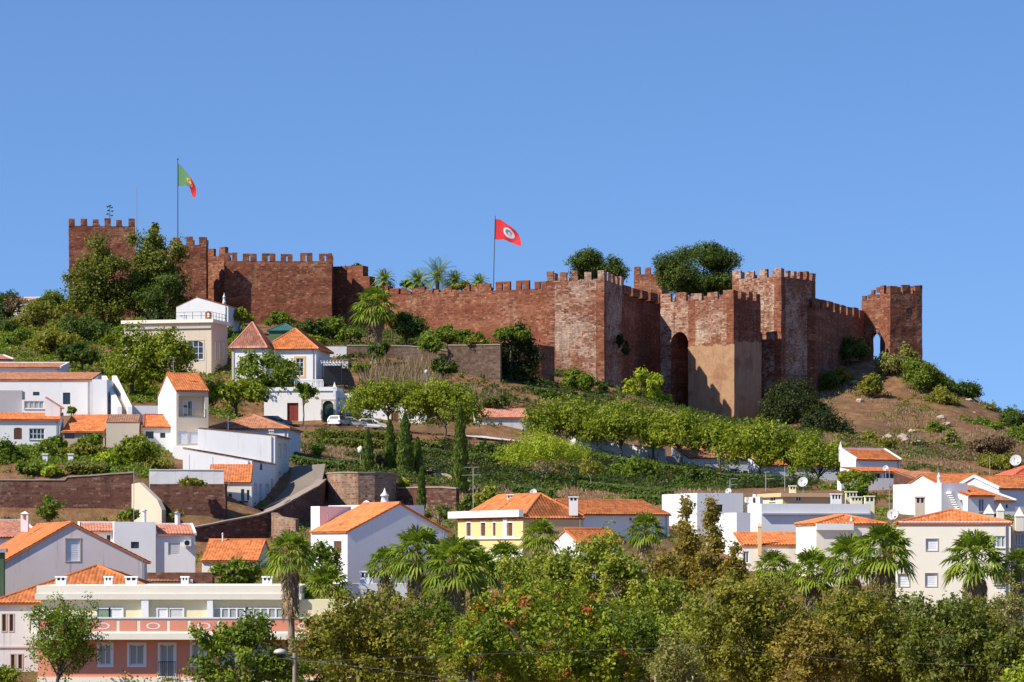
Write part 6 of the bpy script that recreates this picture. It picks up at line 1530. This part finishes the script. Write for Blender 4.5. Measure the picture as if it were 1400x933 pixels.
# ---- behind the castle
plant('round_tree', 'dark rounded tree rising behind the centre tower', 817, 333, 396, 44, 500, 'leaf_dark', 'dome', 14, leafL=.34, dens=1.6, spread=.5, fill=.6)
plant('round_tree', 'huge dark dome shaped tree above the plastered tower', 960, 331, 412, 66, 486, 'leaf_dark', 'dome', 26, leafL=.32, ry=6, dens=2.0, spread=.5, fill=.7)
plant('shrub', 'green bush growing over the raised ruined wall', 478, 357, 385, 28, 500, 'leaf_dark', 'shrub', 9, cat='shrub')
for i, (px, py, r, lab) in enumerate(((598, 374, 31, 'large feathery palm behind the long curtain wall'), (570, 382, 20, 'shorter feathery palm left of the large palm behind the wall'), (622, 382, 18, 'feathery palm just right of the large palm behind the wall'), (655, 386, 17, 'small feathery palm top left of the red flagpole'), (525, 380, 18, 'dark feathery palm top above the shaggy fan palm'))):
    date_palm(lab, px, py, 497, r, 34, seed=i, group='feather palms behind the castle wall')
plant('shrub', 'low bushes topping the ruined curtain wall', 555, 382, 398, 16, 498, 'leaf_mid', 'shrub', 6, cat='shrub')
plant('shrub', 'scrub growing from the ruined wall top near the palms', 640, 384, 400, 22, 494, 'leaf_olive', 'shrub', 7, cat='shrub')

# ---- left hilltop
plant('conifer_tree', 'tall dark green conifer in front of the left castle tower', 207, 300, 452, 48, 470, 'leaf_conifer', 'loose', 54, leafL=.42, tr=.4, dens=1.5, fill=.25)
plant('conifer_tree', 'conifer spire between the left tower and flag tower', 212, 302, 366, 22, 475, 'leaf_conifer', 'cone', 22, leafL=.5, tr=.2)
plant('conifer_tree', 'olive brown conifer left of the dark green conifer', 142, 326, 452, 50, 466, 'leaf_conifer', 'loose', 50, leafL=.42, tr=.3, dens=1.4, fill=.25)
plant('conifer_tree', 'broad dark base tree below the flag tower', 226, 366, 445, 38, 462, 'leaf_dark', 'round', 18, leafL=.42)
for i, (px, y0, y1, hw, Y, mt, kd, lab) in enumerate((
    (6, 394, 440, 20, 485, 'leaf_dark', 'round', 'dark tree on the skyline at the left edge'), (66, 400, 436, 30, 486, 'leaf_mid', 'shrub', 'low green trees on the skyline left of the castle'),
    (28, 412, 470, 30, 462, 'leaf_brownish', 'round', 'brownish tree at the left edge below the skyline'), (66, 415, 478, 34, 455, 'leaf_olive', 'round', 'olive brown tree in the hillside wood'),
    (118, 428, 495, 36, 440, 'leaf_dark', 'round', 'dark green tree below the olive brown conifer'), (30, 455, 492, 30, 430, 'leaf_mid', 'round', 'small green tree above the tan roofed house'),
    (80, 455, 500, 34, 425, 'leaf_olive', 'round', 'yellowish green tree in the middle of the left wood'), (112, 468, 505, 30, 415, 'leaf_dark', 'shrub', 'dark bush above the brown roof end'),
    (8, 435, 475, 22, 450, 'leaf_dark', 'round', 'dark tree at the extreme left of the wood'), (150, 440, 480, 26, 440, 'leaf_mid', 'round', 'mid green tree behind the pepper trees'),
    (100, 405, 432, 22, 488, 'leaf_mid', 'shrub', 'thin bush on the skyline next to the left tower'))):
    plant('hillside_tree', lab, px, y0 - 3, y1 + 4, hw * 1.22, Y, mt, kd, 16, group='trees of the left hillside wood', dens=1.25)
plant('pepper_tree', 'bright green weeping tree before the stone villa, left one', 180, 440, 545, 46, 398, 'leaf_bright', 'round', 26, leafL=.42, tr=.34, dens=1.1)
plant('pepper_tree', 'bright green tree before the stone villa, right one', 232, 444, 530, 46, 396, 'leaf_bright', 'round', 24, leafL=.42, tr=.38, dens=1.1)
plant('pepper_tree', 'grey green weeping tree in front of the white villa', 365, 478, 545, 42, 413, 'leaf_mid', 'round', 22, leafL=.44, dens=1.1)
plant('round_tree', 'low umbrella tree behind the brown hipped roof', 322, 512, 568, 48, 398, 'leaf_bright', 'umbrella', 20, leafL=.44, dens=1.2)
plant('round_tree', 'small dark umbrella tree beside the red door', 414, 517, 558, 22, 407, 'leaf_mid', 'umbrella', 12, leafL=.42)
plant('shrub', 'leafy plants right of the white shed wall', 330, 416, 448, 22, 458, 'leaf_bright', 'shrub', 9, cat='shrub')
plant('shrub', 'dark shrub at the foot of the bastion, left part', 308, 440, 470, 16, 440, 'leaf_dark', 'shrub', 8, cat='shrub')
SG = 'shrubs along the castle foot'
for px, y0, y1, hw, Y, mt, lab in ((385, 424, 452, 30, 470, 'leaf_mid', 'light green shrub behind the villa roof'), (425, 428, 474, 28, 452, 'leaf_dark', 'dark round shrub right of the villa roof'), (455, 425, 475, 26, 455, 'leaf_mid', 'shrub in the corner right of the bastion'),
    (480, 440, 474, 22, 450, 'leaf_carob', 'shrub left of the shaggy fan palm trunk'), (555, 424, 476, 34, 455, 'leaf_dark', 'big dark shrub right of the shaggy fan palm'), (612, 440, 478, 38, 452, 'leaf_mid', 'spreading shrub on the grey terrace'), (535, 422, 452, 24, 460, 'leaf_olive', 'yellowish shrub top behind the shaggy palm'),
    (640, 448, 474, 20, 450, 'leaf_mid', 'small shrub against the curtain wall'), (432, 455, 476, 22, 440, 'leaf_bright', 'banana like plants beside the villa')):
    plant('shrub', lab, px, y0, y1, hw, Y, mt, 'shrub', 12, cat='shrub', group=SG, dens=1.2)
fan_palm('shaggy fan palm in front of the red curtain wall', 512, 408, 452, 30, 462, seed=1, group=None, dead=46)
plant('shrub', 'bush spilling over the middle of the grey terrace wall', 588, 455, 492, 24, 434, 'leaf_mid', 'shrub', 10, cat='shrub', trunk=False, ry=1.6)
plant('shrub', 'shrub on top of the weathered tan terrace wall', 652, 452, 482, 26, 434, 'leaf_olive', 'shrub', 10, cat='shrub', trunk=False, ry=1.6)
plant('shrub', 'dark plants against the left end of the grey terrace wall', 520, 462, 500, 20, 434, 'leaf_dark', 'shrub', 9, cat='shrub', trunk=False, ry=1.4)
rr = random.Random(21)
for k in range(16):   # stones lying on the dry bank
    px, Y = rr.uniform(1145, 1330), rr.uniform(440, 505); x = PX(px, Y); z = ground(x, Y); q = rr.uniform(.25, .7); m = MB(); rows = []
    for i in range(6):
        a = math.pi * i / 5; rows.append([jitter((x + math.sin(a) * math.cos(w) * q * 1.3, Y + math.sin(a) * math.sin(w) * q, z + .1 - math.cos(a) * q * .7), q * .5, 1.7 / q) for w in [2 * math.pi * j / 8 for j in range(8)] + [0.0]])
    m.grid(rows, 'tan_stone'); tag(m.build('rock', None), 'pale tan rock lying on the dry brown bank right of the castle', 'rock', 'loose rocks on the dry bank')
plant('ivy_bush', 'tall dark ivy bush against the tan terrace wall', 703, 444, 546, 35, 436, 'leaf_deep', 'round', 24, cat='shrub', dens=1.5, ry=2.5)
plant('shrub', 'top growth of the dark ivy bush, sunlight put into its leaf colour', 700, 440, 475, 32, 434.5, 'leaf_carob', 'shrub', 12, cat='shrub', ry=2)  # lighter leaves paint sunlight on top of the dark bush
plant('shrub', 'green shrub at the foot of the centre tower', 790, 496, 545, 30, 446, 'leaf_mid', 'shrub', 14, cat='shrub')
plant('shrub', 'hanging dark plant on the shaded castle wall', 853, 450, 492, 9, 467, 'leaf_deep', 'round', 7, cat='shrub', trunk=False, ry=1.0)
plant('shrub', 'small dark shrub right of the centre tower foot', 822, 516, 540, 12, 450, 'leaf_dark', 'shrub', 7, cat='shrub')
plant('lemon_tree', 'bright green tree in front of the shaded castle wall', 876, 503, 556, 31, 436, 'leaf_lime', 'round', 16, leafL=.45)
plant('shrub', 'pale green bush left of the plastered tower foot', 908, 527, 560, 15, 432, 'leaf_lime', 'loose', 10, cat='shrub')
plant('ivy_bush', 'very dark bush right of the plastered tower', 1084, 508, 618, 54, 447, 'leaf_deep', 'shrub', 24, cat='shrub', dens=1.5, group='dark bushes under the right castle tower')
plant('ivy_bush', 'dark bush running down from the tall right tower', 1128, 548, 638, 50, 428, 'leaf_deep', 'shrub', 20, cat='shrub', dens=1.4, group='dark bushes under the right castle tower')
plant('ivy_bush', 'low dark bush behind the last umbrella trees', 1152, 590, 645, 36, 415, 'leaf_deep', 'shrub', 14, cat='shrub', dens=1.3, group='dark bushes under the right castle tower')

# ---- right slope
RG = 'shrubs on the dry right slope'
for px, y0, y1, hw, Y, mt, lab in ((1160, 455, 500, 24, 482, 'leaf_dark', 'dark shrub under the stepped castle wall'), (1180, 462, 492, 14, 484, 'leaf_olive', 'olive shrub left of the open arch'), (1146, 496, 530, 18, 472, 'leaf_olive', 'shrub below the receding castle wall'), (1130, 500, 545, 14, 470, 'leaf_dark', 'dark shrub beside the tall right tower'),
    (1193, 510, 548, 20, 462, 'leaf_olive', 'olive round shrub alone on the dry slope'), (1222, 476, 520, 22, 476, 'leaf_grey', 'grey green bush before the corner tower'), (1262, 485, 545, 32, 470, 'leaf_mid', 'large green shrub at the corner tower foot'), (1310, 503, 560, 28, 474, 'leaf_dark', 'dark tree on the skyline of the right slope'),
    (1290, 528, 562, 26, 462, 'leaf_olive', 'ochre green shrub below the skyline tree'), (1352, 545, 580, 18, 468, 'leaf_grey', 'pale tree on the skyline near the right edge'), (1388, 548, 600, 24, 460, 'leaf_dark', 'dark bush at the right edge of the slope'), (1340, 565, 605, 30, 452, 'leaf_mid', 'green scrub below the pale skyline tree'),
    (1285, 572, 610, 26, 442, 'leaf_mid', 'green scrub in the middle of the slope'), (1245, 598, 640, 30, 420, 'leaf_deep', 'dark scrub in the shaded gully'), (1220, 600, 640, 34, 410, 'leaf_olive', 'olive scrub above the porch house'), (1300, 590, 622, 14, 425, 'leaf_grey', 'spiky pale agave clump on the slope'),
    (1365, 612, 655, 28, 398, 'leaf_olive', 'scrub behind the right hand dish'), (1400, 575, 615, 20, 445, 'leaf_mid', 'mixed bush cut by the right edge'), (1190, 590, 622, 22, 415, 'leaf_olive', 'thin scrub left of the shaded gully'), (1240, 468, 498, 12, 484, 'leaf_grey', 'dry bush against the corner tower')):
    plant('shrub', lab, px, y0 - 3, y1 + 3, hw * 1.25, Y, mt, 'shrub', 14, cat='shrub', group=RG, dens=1.1)
plant('shrub', 'reddish dry bush patch on the lower right slope', 1352, 590, 632, 42, 412, 'leaf_brownish', 'shrub', 16, cat='shrub', dens=.9)

# ---- reeds and dry grass
tufts('dry_reeds', 'tall dry reeds before the grey terrace wall', (498, 604, 420, 432), 3000, 'leaf_dry', 2.7, .075, cat='reeds', lean=.28)
tufts('dry_reeds', 'dry reeds below the tan terrace wall', (636, 686, 414, 424), 1300, 'leaf_dry', 2.4, .075, cat='reeds', lean=.3)
plant('shrub', 'green reeds at the left end of the dry reeds', 492, 488, 520, 16, 424, 'leaf_mid', 'shrub', 9, cat='shrub'); plant('shrub', 'bushy green growth right of the dry reeds', 605, 483, 520, 22, 423, 'leaf_dark', 'shrub', 10, cat='shrub')
tufts('dry_grass', 'dry yellow grass over the right slope', (1090, 1420, 392, 515), 36000, 'leaf_dry', .42, .07, cat='grass')
tufts('garden_grass', 'thin dry grass on the garden terraces', (400, 1000, 300, 385), 16000, 'leaf_dry', .4, .09, cat='grass')
cover('undergrowth', 'undergrowth over the left hillside', (-330, 330, 392, 485), 6000, 'leaf_mid', .9, .36, seed=3, thresh=-.35)
cover('slope_scrub', 'low scrub scattered on the right slope', (1120, 1420, 392, 505), 1200, 'leaf_olive', .6, .32, seed=4, thresh=.12)
cover('slope_bush', 'dark bushes spread over the lower right slope', (1150, 1760, 330, 450), 3400, 'leaf_dark', 1.0, .32, seed=14, thresh=.08)
cover('dry_scrub', 'dry brown scrub on the lower right slope', (1150, 1760, 330, 455), 3400, 'leaf_brownish', .8, .3, seed=15, thresh=.0)
cover('terrace_scrub', 'low scrub below the castle walls', (440, 1120, 408, 490), 3600, 'leaf_dark', .9, .36, seed=5, thresh=-.2)
cover('garden_scrub', 'dark undergrowth on the garden bank, shadow put into its leaf colour', (420, 1110, 338, 392), 4200, 'leaf_dark', .7, .3, seed=8, thresh=-.05)  # dark leaf colour stands in for shadow on the bank
cover('bank_scrub', 'scrub on the bank under the roadside trees, shadow put into its leaf colour', (560, 1110, 345, 388), 4600, 'leaf_deep', .9, .3, seed=12, thresh=-.08, fq=.2)  # darkest leaves paint the shadow below the roadside trees
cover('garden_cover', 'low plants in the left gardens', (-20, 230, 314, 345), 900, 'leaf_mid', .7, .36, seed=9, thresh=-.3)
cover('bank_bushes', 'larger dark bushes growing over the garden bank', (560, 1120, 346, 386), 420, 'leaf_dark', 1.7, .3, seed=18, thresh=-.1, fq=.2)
cover('town_greenery', 'garden greenery between the houses', (-330, 1800, 225, 330), 5200, 'leaf_mid', .7, .3, seed=6, thresh=.0)
cover('valley_greenery', 'bushy undergrowth below the foreground trees', (150, 1900, 176, 238), 4600, 'leaf_olive', 1.1, .24, seed=16, thresh=-.35)

# ---- garden: hedges, cypresses, umbrella trees
for a in (('upper hedge below the parked cars, left part', 440, 560, 590, 592, 390, 388), ('second hedge row below the parked cars', 436, 600, 600, 604, 384, 380), ('hedge left of the slim cypress', 400, 500, 632, 634, 356, 352), ('dark hedge above the lane wall', 398, 470, 638, 641, 350, 346),
          ('hedge under the right cypress pair', 560, 680, 612, 624, 378, 372), ('long dark hedge under the umbrella trees, upper', 780, 960, 632, 656, 382, 372), ('olive hedge above the yellow house roof', 700, 760, 668, 672, 334, 328), ('hedge above the orange roofs', 790, 920, 668, 684, 342, 328), ('low hedge further down the bank', 860, 940, 684, 692, 322, 314), ('hedge by the white row houses', 960, 1060, 660, 668, 368, 362),
          ('clipped hedge above the left brick wall', 90, 146, 641, 642, 316, 316)):
    hedge(a[0], *a[1:], mat='leaf_hedge' if 'parked cars' in a[0] or 'bumps' in a[0] or 'brick' in a[0] else 'leaf_dark')  # dark leaves paint bank shadow into most of the hedges
plant('shrub', 'vivid green clipped bush beside the small thin tree', 800, 650, 668, 18, 352, 'leaf_bright', 'shrub', 7, cat='shrub')
for i, a in enumerate(((503, 590, 645, 8.5, 346, 'slim cypress standing alone on the left of the garden'), (533, 576, 652, 9, 348, 'left cypress of the dark pair'), (554, 566, 660, 12, 346, 'right cypress of the dark pair'), (571, 600, 655, 7, 348, 'thin cypress leaning on the dark pair'), (629, 556, 680, 11.5, 335, 'tallest slender cypress, above the yellow house'), (576.5, 640, 698, 5.5, 324, 'small thin cypress behind the white parapet house'))): cypress(a[5], *a[:5], seed=i)
UG = 'umbrella shaped trees along the road'
for px, y0, y1, hw, Y, lab in ((530, 514, 590, 56, 397, 'leftmost roadside umbrella tree over the parked cars'), (608, 518, 604, 54, 393, 'second roadside umbrella tree from the left'), (772, 538, 632, 54, 390, 'third roadside umbrella tree, below the centre tower'), (848, 545, 632, 56, 387, 'dense roadside umbrella tree left of the graffiti'),
    (930, 560, 634, 50, 384, 'roadside umbrella tree over the grey gate'), (984, 574, 640, 40, 381, 'smaller roadside umbrella tree over the row house'), (1040, 568, 662, 50, 377, 'tall bright umbrella tree below the plastered tower'), (1084, 585, 655, 42, 375, 'umbrella tree between the bright one and the last'), (1118, 594, 674, 42, 372, 'last roadside umbrella tree, furthest right'), (892, 556, 618, 40, 390, 'thin umbrella tree over the graffiti wall')):
    plant('umbrella_tree', lab, px, y0, y1 - 4, hw * 1.1, Y, 'leaf_bright', 'umbrella', 40, leafL=.40, group=UG, dens=1.5, tr=.17, limbs=9, core=False, fill=.3)
plant('feathery_tree', 'pale feathery tree with thin leaning pale trunks', 745, 586, 660, 60, 352, 'leaf_lime', 'umbrella', 34, leafL=.30, asp=.3, bark='pale_bark', tr=.10, stems=2, core=False, dens=.9)
plant('round_tree', 'loose green tree on the bank between the feathery tree and the graffiti wall', 868, 622, 682, 40, 368, 'leaf_mid', 'umbrella', 24, leafL=.36, tr=.12)
plant('round_tree', 'dark loose tree on the bank before the row house', 955, 632, 690, 36, 356, 'leaf_dark', 'round', 18, leafL=.36, tr=.12)
plant('feathery_tree', 'small thin tree with straight pale trunk', 806, 626, 656, 20, 345, 'leaf_olive', 'umbrella', 12, leafL=.3, asp=.35, bark='pale_bark', tr=.08, core=False, dens=.7)
plant('feathery_tree', 'airy blue green young tree left of the hedges', 428, 578, 630, 20, 362, 'leaf_carob', 'round', 12, leafL=.32, asp=.35, core=False, dens=.8, tr=.07)
for i, (px, y0, y1, hw, Y, mt, lab) in enumerate(((690, 606, 640, 26, 372, 'leaf_mid', 'rounded bush left of the pale feathery tree'), (660, 596, 628, 22, 380, 'leaf_dark', 'dark bush under the second umbrella tree'), (880, 640, 672, 30, 366, 'leaf_dark', 'dark spreading bush on the bank below the graffiti'), (940, 648, 680, 32, 362, 'leaf_dark', 'dark spreading bush on the bank below the grey gate'),
    (1010, 655, 688, 30, 352, 'leaf_mid', 'green bush behind the barred window house'), (1140, 652, 690, 30, 340, 'leaf_mid', 'green bush right of the ochre orange house'), (470, 596, 622, 22, 384, 'leaf_hedge', 'low bush beside the airy young tree'), (680, 540, 560, 22, 414, 'leaf_dark', 'dark bush behind the stone cottage roof'), (745, 528, 556, 28, 430, 'leaf_dark', 'dark bush in the hollow left of the centre tower'))):
    plant('shrub', lab, px, y0, y1, hw, Y, mt, 'shrub', 12, cat='shrub', group='bushes on the middle slope')
plant('shrub', 'red leaved bush between the cypresses', 520, 620, 640, 8, 347, 'leaf_brownish', 'shrub', 5, cat='shrub'); plant('shrub', 'pale agave below the cypress pair', 552, 652, 680, 13, 336, 'leaf_lime', 'loose', 9, cat='shrub', trunk=False)
plant('shrub', 'small red bush on the bank right of the cypresses', 592, 636, 652, 8, 350, 'leaf_brownish', 'shrub', 5, cat='shrub')
plant('shrub', 'oleander bush with pale flowers above the yellow house', 668, 664, 696, 26, 300, 'leaf_poplar', 'shrub', 11, cat='shrub'); plant('shrub', 'dark shrubs left of the oleander bush', 640, 675, 705, 18, 302, 'leaf_dark', 'shrub', 8, cat='shrub')
plant('shrub', 'dark green bush right of the white parapet house', 600, 690, 715, 22, 290, 'leaf_dark', 'shrub', 8, cat='shrub')

# ---- left gardens
LG = 'garden bushes above the left brick wall'
for px, y0, y1, hw, Y, mt, lab in ((12, 594, 660, 36, 322, 'leaf_carob', 'dark green garden bush at the left edge'), (58, 596, 655, 34, 326, 'leaf_mid', 'loose garden bush left of the vine pergola'), (110, 602, 640, 38, 329, 'leaf_olive', 'vine covered pergola bush'), (72, 630, 656, 18, 315, 'leaf_lime', 'yellow green round bush on the wall head'),
    (187, 586, 648, 38, 328, 'leaf_bright', 'big vivid green bush below the beige ruin'), (148, 612, 648, 26, 320, 'leaf_lime', 'yellowish bush left of the vivid green bush'), (124, 588, 616, 22, 338, 'leaf_mid', 'bush under the dark doorway'), (97, 555, 568, 8, 350, 'leaf_mid', 'potted shrub on the white terrace'),
    (35, 625, 658, 26, 316, 'leaf_carob', 'dark bush hanging over the left brick wall'), (120, 628, 652, 24, 318, 'leaf_mid', 'bush behind the clipped hedge'), (215, 622, 652, 18, 322, 'leaf_olive', 'dry bush right of the vivid green bush'), (78, 592, 618, 22, 338, 'leaf_carob', 'bush under the wide white window')):
    plant('shrub', lab, px, y0, y1, hw, Y, mt, 'shrub', 15, cat='shrub', group=LG, dens=1.3)
for i, (px, lab) in enumerate(((62, 'white pergola post, left'), (97, 'white pergola post, right'))):
    a, b2 = P(px, 640, 321), P(px, 622, 321); m = MB(); m.box(a.x - .25, a.x + .25, 320.8, 321.3, a.z - 1.5, b2.z, 'white'); m.box(a.x - .32, a.x + .32, 320.7, 321.4, b2.z, b2.z + .12, 'white'); tag(m.build('garden_post', None), lab + ', in the left garden', 'post', 'white posts in the left garden')
plant('orange_tree', 'round dark green tree in front of the left brick wall', 68, 678, 714, 23, 298, 'leaf_carob', 'round', 14)
plant('shrub', 'small bushes at the foot of the brick wall, far left', 10, 703, 722, 16, 300, 'leaf_dark', 'shrub', 6, cat='shrub')
plant('shrub', 'banana like plants behind the white flat gabled house', 182, 692, 715, 24, 300, 'leaf_mid', 'shrub', 9, cat='shrub')
plant('shrub', 'weeds hanging on the white topped brick wall', 265, 650, 668, 24, 305.5, 'leaf_olive', 'shrub', 8, cat='shrub', trunk=False, ry=.8)
plant('shrub', 'dry weeds on the brick ledge above the tiled chimney', 243, 698, 712, 14, 303, 'leaf_olive', 'shrub', 6, cat='shrub', trunk=False)
plant('carob_tree', 'dark green carob crown behind the pink building roof', 322, 758, 812, 42, 250, 'leaf_carob', 'dome', 18, group='dark carob trees by the pink building')
plant('carob_tree', 'dark green tree left of the white gabled wall', 436, 736, 812, 34, 246, 'leaf_carob', 'round', 18, group='dark carob trees by the pink building')
plant('round_tree', 'dark green tree low in the right hand town', 1180, 648, 696, 34, 316, 'leaf_mid', 'round', 16)
plant('round_tree', 'light green tree top left of the porch house', 1168, 640, 672, 26, 330, 'leaf_bright', 'umbrella', 12)

# ---- palms of the town
FG = 'fan palms in the town gardens'
for i, (px, pyc, Y, r, sk, lab, dead) in enumerate(((397, 745, 208, 36, 832, 'tall fan palm with bare grey trunk before the pink building', 44), (446, 792, 216, 34, 862, 'shorter fan palm right of the tall bare trunk palm', 40), (572, 742, 222, 42, 812, 'fan palm before the blank shaded gable', 44), (620, 760, 216, 44, 840, 'front fan palm left of the yellow house', 52), (655, 770, 226, 32, 830, 'fan palm tucked between two bigger palms', 34),
    (690, 756, 230, 30, 815, 'fan palm under the yellow house windows', 34), (738, 724, 244, 26, 760, 'small fan palm before the shaded ochre wall', 16), (883, 716, 236, 26, 760, 'fan palm top left of the olive brown conifer', 14), (1058, 768, 226, 28, 815, 'low fan palm before the bright orange lean-to', 26), (1110, 770, 222, 34, 836, 'fan palm with long skirt beside the cornice house', 46),
    (1163, 752, 220, 38, 820, 'fan palm left of the tallest right hand palm', 46), (1208, 738, 216, 42, 824, 'tallest right hand fan palm under the big dish', 54), (1333, 748, 214, 42, 826, 'fan palm in front of the cream apartment block', 48), (528, 762, 226, 26, 808, 'small fan palm left of the gable palms', 22), (646, 748, 236, 18, 775, 'small fan palm before the yellow house front', 14), (1392, 765, 216, 26, 815, 'fan palm cut by the right edge', 22))):
    fan_palm(lab, px, pyc, Y, r * (.95 if i == 0 else 1.0), sk, seed=20 + i, group=FG, dead=dead, n=44, trunk_r=.2 if i == 0 else .24, skirt_w=.28 if i == 0 else .5)
# ---- foreground trees
def fg(name, lab, px, y0, y1, hw, Y, mt, kd='round', lobes=26, **kw):
    kw.setdefault('leafL', .19); kw['leafL'] = min(kw['leafL'], .22); kw.setdefault('dens', .8); kw.setdefault('spread', .36); kw['clump'] = 26
    plant(name, lab, px, y0, y1, hw, Y, mt, kd, lobes, **kw)
fg('sparse_tree', 'sparse leafy tree at the lower left before the pink building', 82, 803, 945, 58, 190, 'leaf_mid', 'loose', 44, core=False, dens=.9, tr=.14, limbs=14)
fg('shrub', 'bushes at the bottom left corner', 12, 905, 950, 28, 186, 'leaf_bright', 'shrub', 12, cat='shrub')
fg('carob_tree', 'dense dark green tree in front of the pink building', 328, 838, 960, 74, 184, 'leaf_carob', 'dome', 40, dens=1.0, leafL=.26, asp=.7)
fg('olive_tree', 'wide olive brown tree with thin pale stems', 505, 792, 960, 98, 178, 'leaf_olive', 'loose', 60, dens=1.0, bark='pale_bark', stems=4, tr=.09, limbs=8, leafL=.22)
fg('olive_tree', 'brownish thin tree between palms and the olive brown tree', 466, 815, 900, 38, 182, 'leaf_tamarisk', 'loose', 26, dens=.6, bark='pale_bark', core=False, leafL=.22)
fg('flowering_tree', 'green tree dotted with red orange flowers, bottom centre', 742, 792, 960, 138, 172, 'leaf_flower', 'dome', 64, dens=1.0, leafL=.28, asp=.6, clump=14)
fg('flowering_tree', 'lower green tree with few red flowers left of centre', 648, 835, 950, 56, 168, 'leaf_flower', 'dome', 28, dens=.8, leafL=.28, asp=.6, clump=14)
for i, (px, y0, y1, hw, Y, lab) in enumerate(((762, 722, 870, 42, 204, 'slim poplar left of the poplar group'), (812, 694, 880, 34, 202, 'tallest poplar with pale trunk'), (858, 735, 880, 40, 200, 'poplar right of the tallest poplar'), (902, 760, 890, 36, 198, 'poplar under the olive brown conifer'), (720, 742, 860, 34, 208, 'poplar beside the small fan palm'), (950, 800, 930, 44, 190, 'leafy poplar low beside the brown conifer'))):
    fg('poplar_tree', lab, px, y0, y1, hw * 1.15, Y, 'leaf_poplar', 'loose', 40, dens=1.3, bark='pale_bark', tr=.15, limbs=12, core=False, group='light green poplars at the centre', leafL=.25, asp=.7)
for i, (px, y0, y1, hw, Y, lab) in enumerate(((972, 676, 815, 34, 216, 'tallest olive brown conifer at right of centre'), (938, 672, 815, 30, 220, 'olive brown conifer left of the tallest one'), (1005, 735, 815, 22, 214, 'small olive brown conifer right of the tallest one'), (905, 745, 850, 34, 210, 'low brown conifer among the poplars'))):
    fg('tamarisk_tree', lab, px, y0, y1, hw, Y, 'leaf_tamarisk', 'cone' if i != 3 else 'loose', 44, dens=1.0, tr=.18, group='olive brown conifers right of centre', leafL=.26, asp=.35)
fg('broad_shrub_tree', 'large olive green bush below the boxy houses', 1030, 772, 960, 88, 184, 'leaf_olive', 'dome', 54, dens=1.0, leafL=.21)
fg('broad_shrub_tree', 'olive brown bush under the right hand palms', 1185, 792, 960, 84, 182, 'leaf_olive', 'dome', 46, dens=1.0, leafL=.21)
fg('broad_shrub_tree', 'brown toned bush between the two olive bushes', 1108, 835, 960, 56, 178, 'leaf_tamarisk', 'dome', 30, dens=.9, leafL=.21)
fg('carob_tree', 'dense green tree at the lower right', 1300, 800, 960, 78, 178, 'leaf_conifer', 'dome', 50, dens=1.1, leafL=.23, asp=.6)
fg('sparse_tree', 'grey brown sparse tree before the cream block at right', 1385, 790, 870, 34, 200, 'leaf_grey', 'loose', 24, dens=.5, core=False)
fg('broad_shrub_tree', 'dark bush in the bottom right corner', 1385, 845, 960, 44, 176, 'leaf_conifer', 'dome', 26, dens=.9)
fg('broad_shrub_tree', 'yellow green bush at the bottom right edge', 1395, 900, 960, 28, 168, 'leaf_lime', 'dome', 16, dens=.8)
for px, y0, y1, hw, Y, mt, lab in ((470, 850, 945, 52, 196, 'leaf_olive', 'low olive bush between the lamp and the wide olive brown tree'), (590, 806, 900, 40, 204, 'leaf_mid', 'leafy bush at the foot of the gable palms'), (700, 806, 900, 44, 206, 'leaf_mid', 'leafy bush at the foot of the yellow house palms'), (1010, 800, 920, 50, 205, 'leaf_olive', 'olive bush behind the large olive green bush'), (1120, 812, 920, 46, 204, 'leaf_conifer', 'green bush at the foot of the skirted palm'), (1240, 806, 900, 44, 206, 'leaf_conifer', 'green bush below the tallest right hand palm'), (1345, 812, 900, 44, 204, 'leaf_olive', 'olive bush below the palm of the cream block')):
    fg('broad_shrub_tree', lab, px, y0, y1, hw, Y, mt, 'dome', 22, dens=.8, group='bushes between the foreground trees')
fg('grey_shrub', 'grey green bush at the bottom right of centre', 925, 862, 960, 40, 168, 'leaf_grey', 'dome', 22, dens=.9, cat='shrub')
fg('broad_shrub_tree', 'dark green tree filling the gap behind the flowering tree', 865, 830, 950, 60, 180, 'leaf_mid', 'dome', 30, dens=.9)
fg('broad_shrub_tree', 'low green bush left of the fan palms', 560, 838, 950, 50, 190, 'leaf_olive', 'dome', 22, dens=.8)
fg('broad_shrub_tree', 'green bush at the foot of the street lamp', 424, 880, 960, 44, 192, 'leaf_carob', 'dome', 20, dens=.8)
tufts('lawn', 'green lawn strip before the pink building', (40, 520, 196, 211), 9000, 'leaf_bright', .35, .08, cat='grass')
for lab, pts in (('upper overhead wire crossing the lower right trees', [(420, 905, 168), (700, 893, 166), (960, 884, 165), (1180, 905, 165), (1420, 912, 164)]), ('lower overhead wire at the bottom right', [(380, 900, 172), (520, 915, 168), (660, 935, 165)])):
    m = MB(); m.tube([P(*q) for q in pts], [.009] * len(pts), 'pole_grey', 5, cap=False); tag(m.build('overhead_wire', None), lab, 'wire', 'overhead wires')
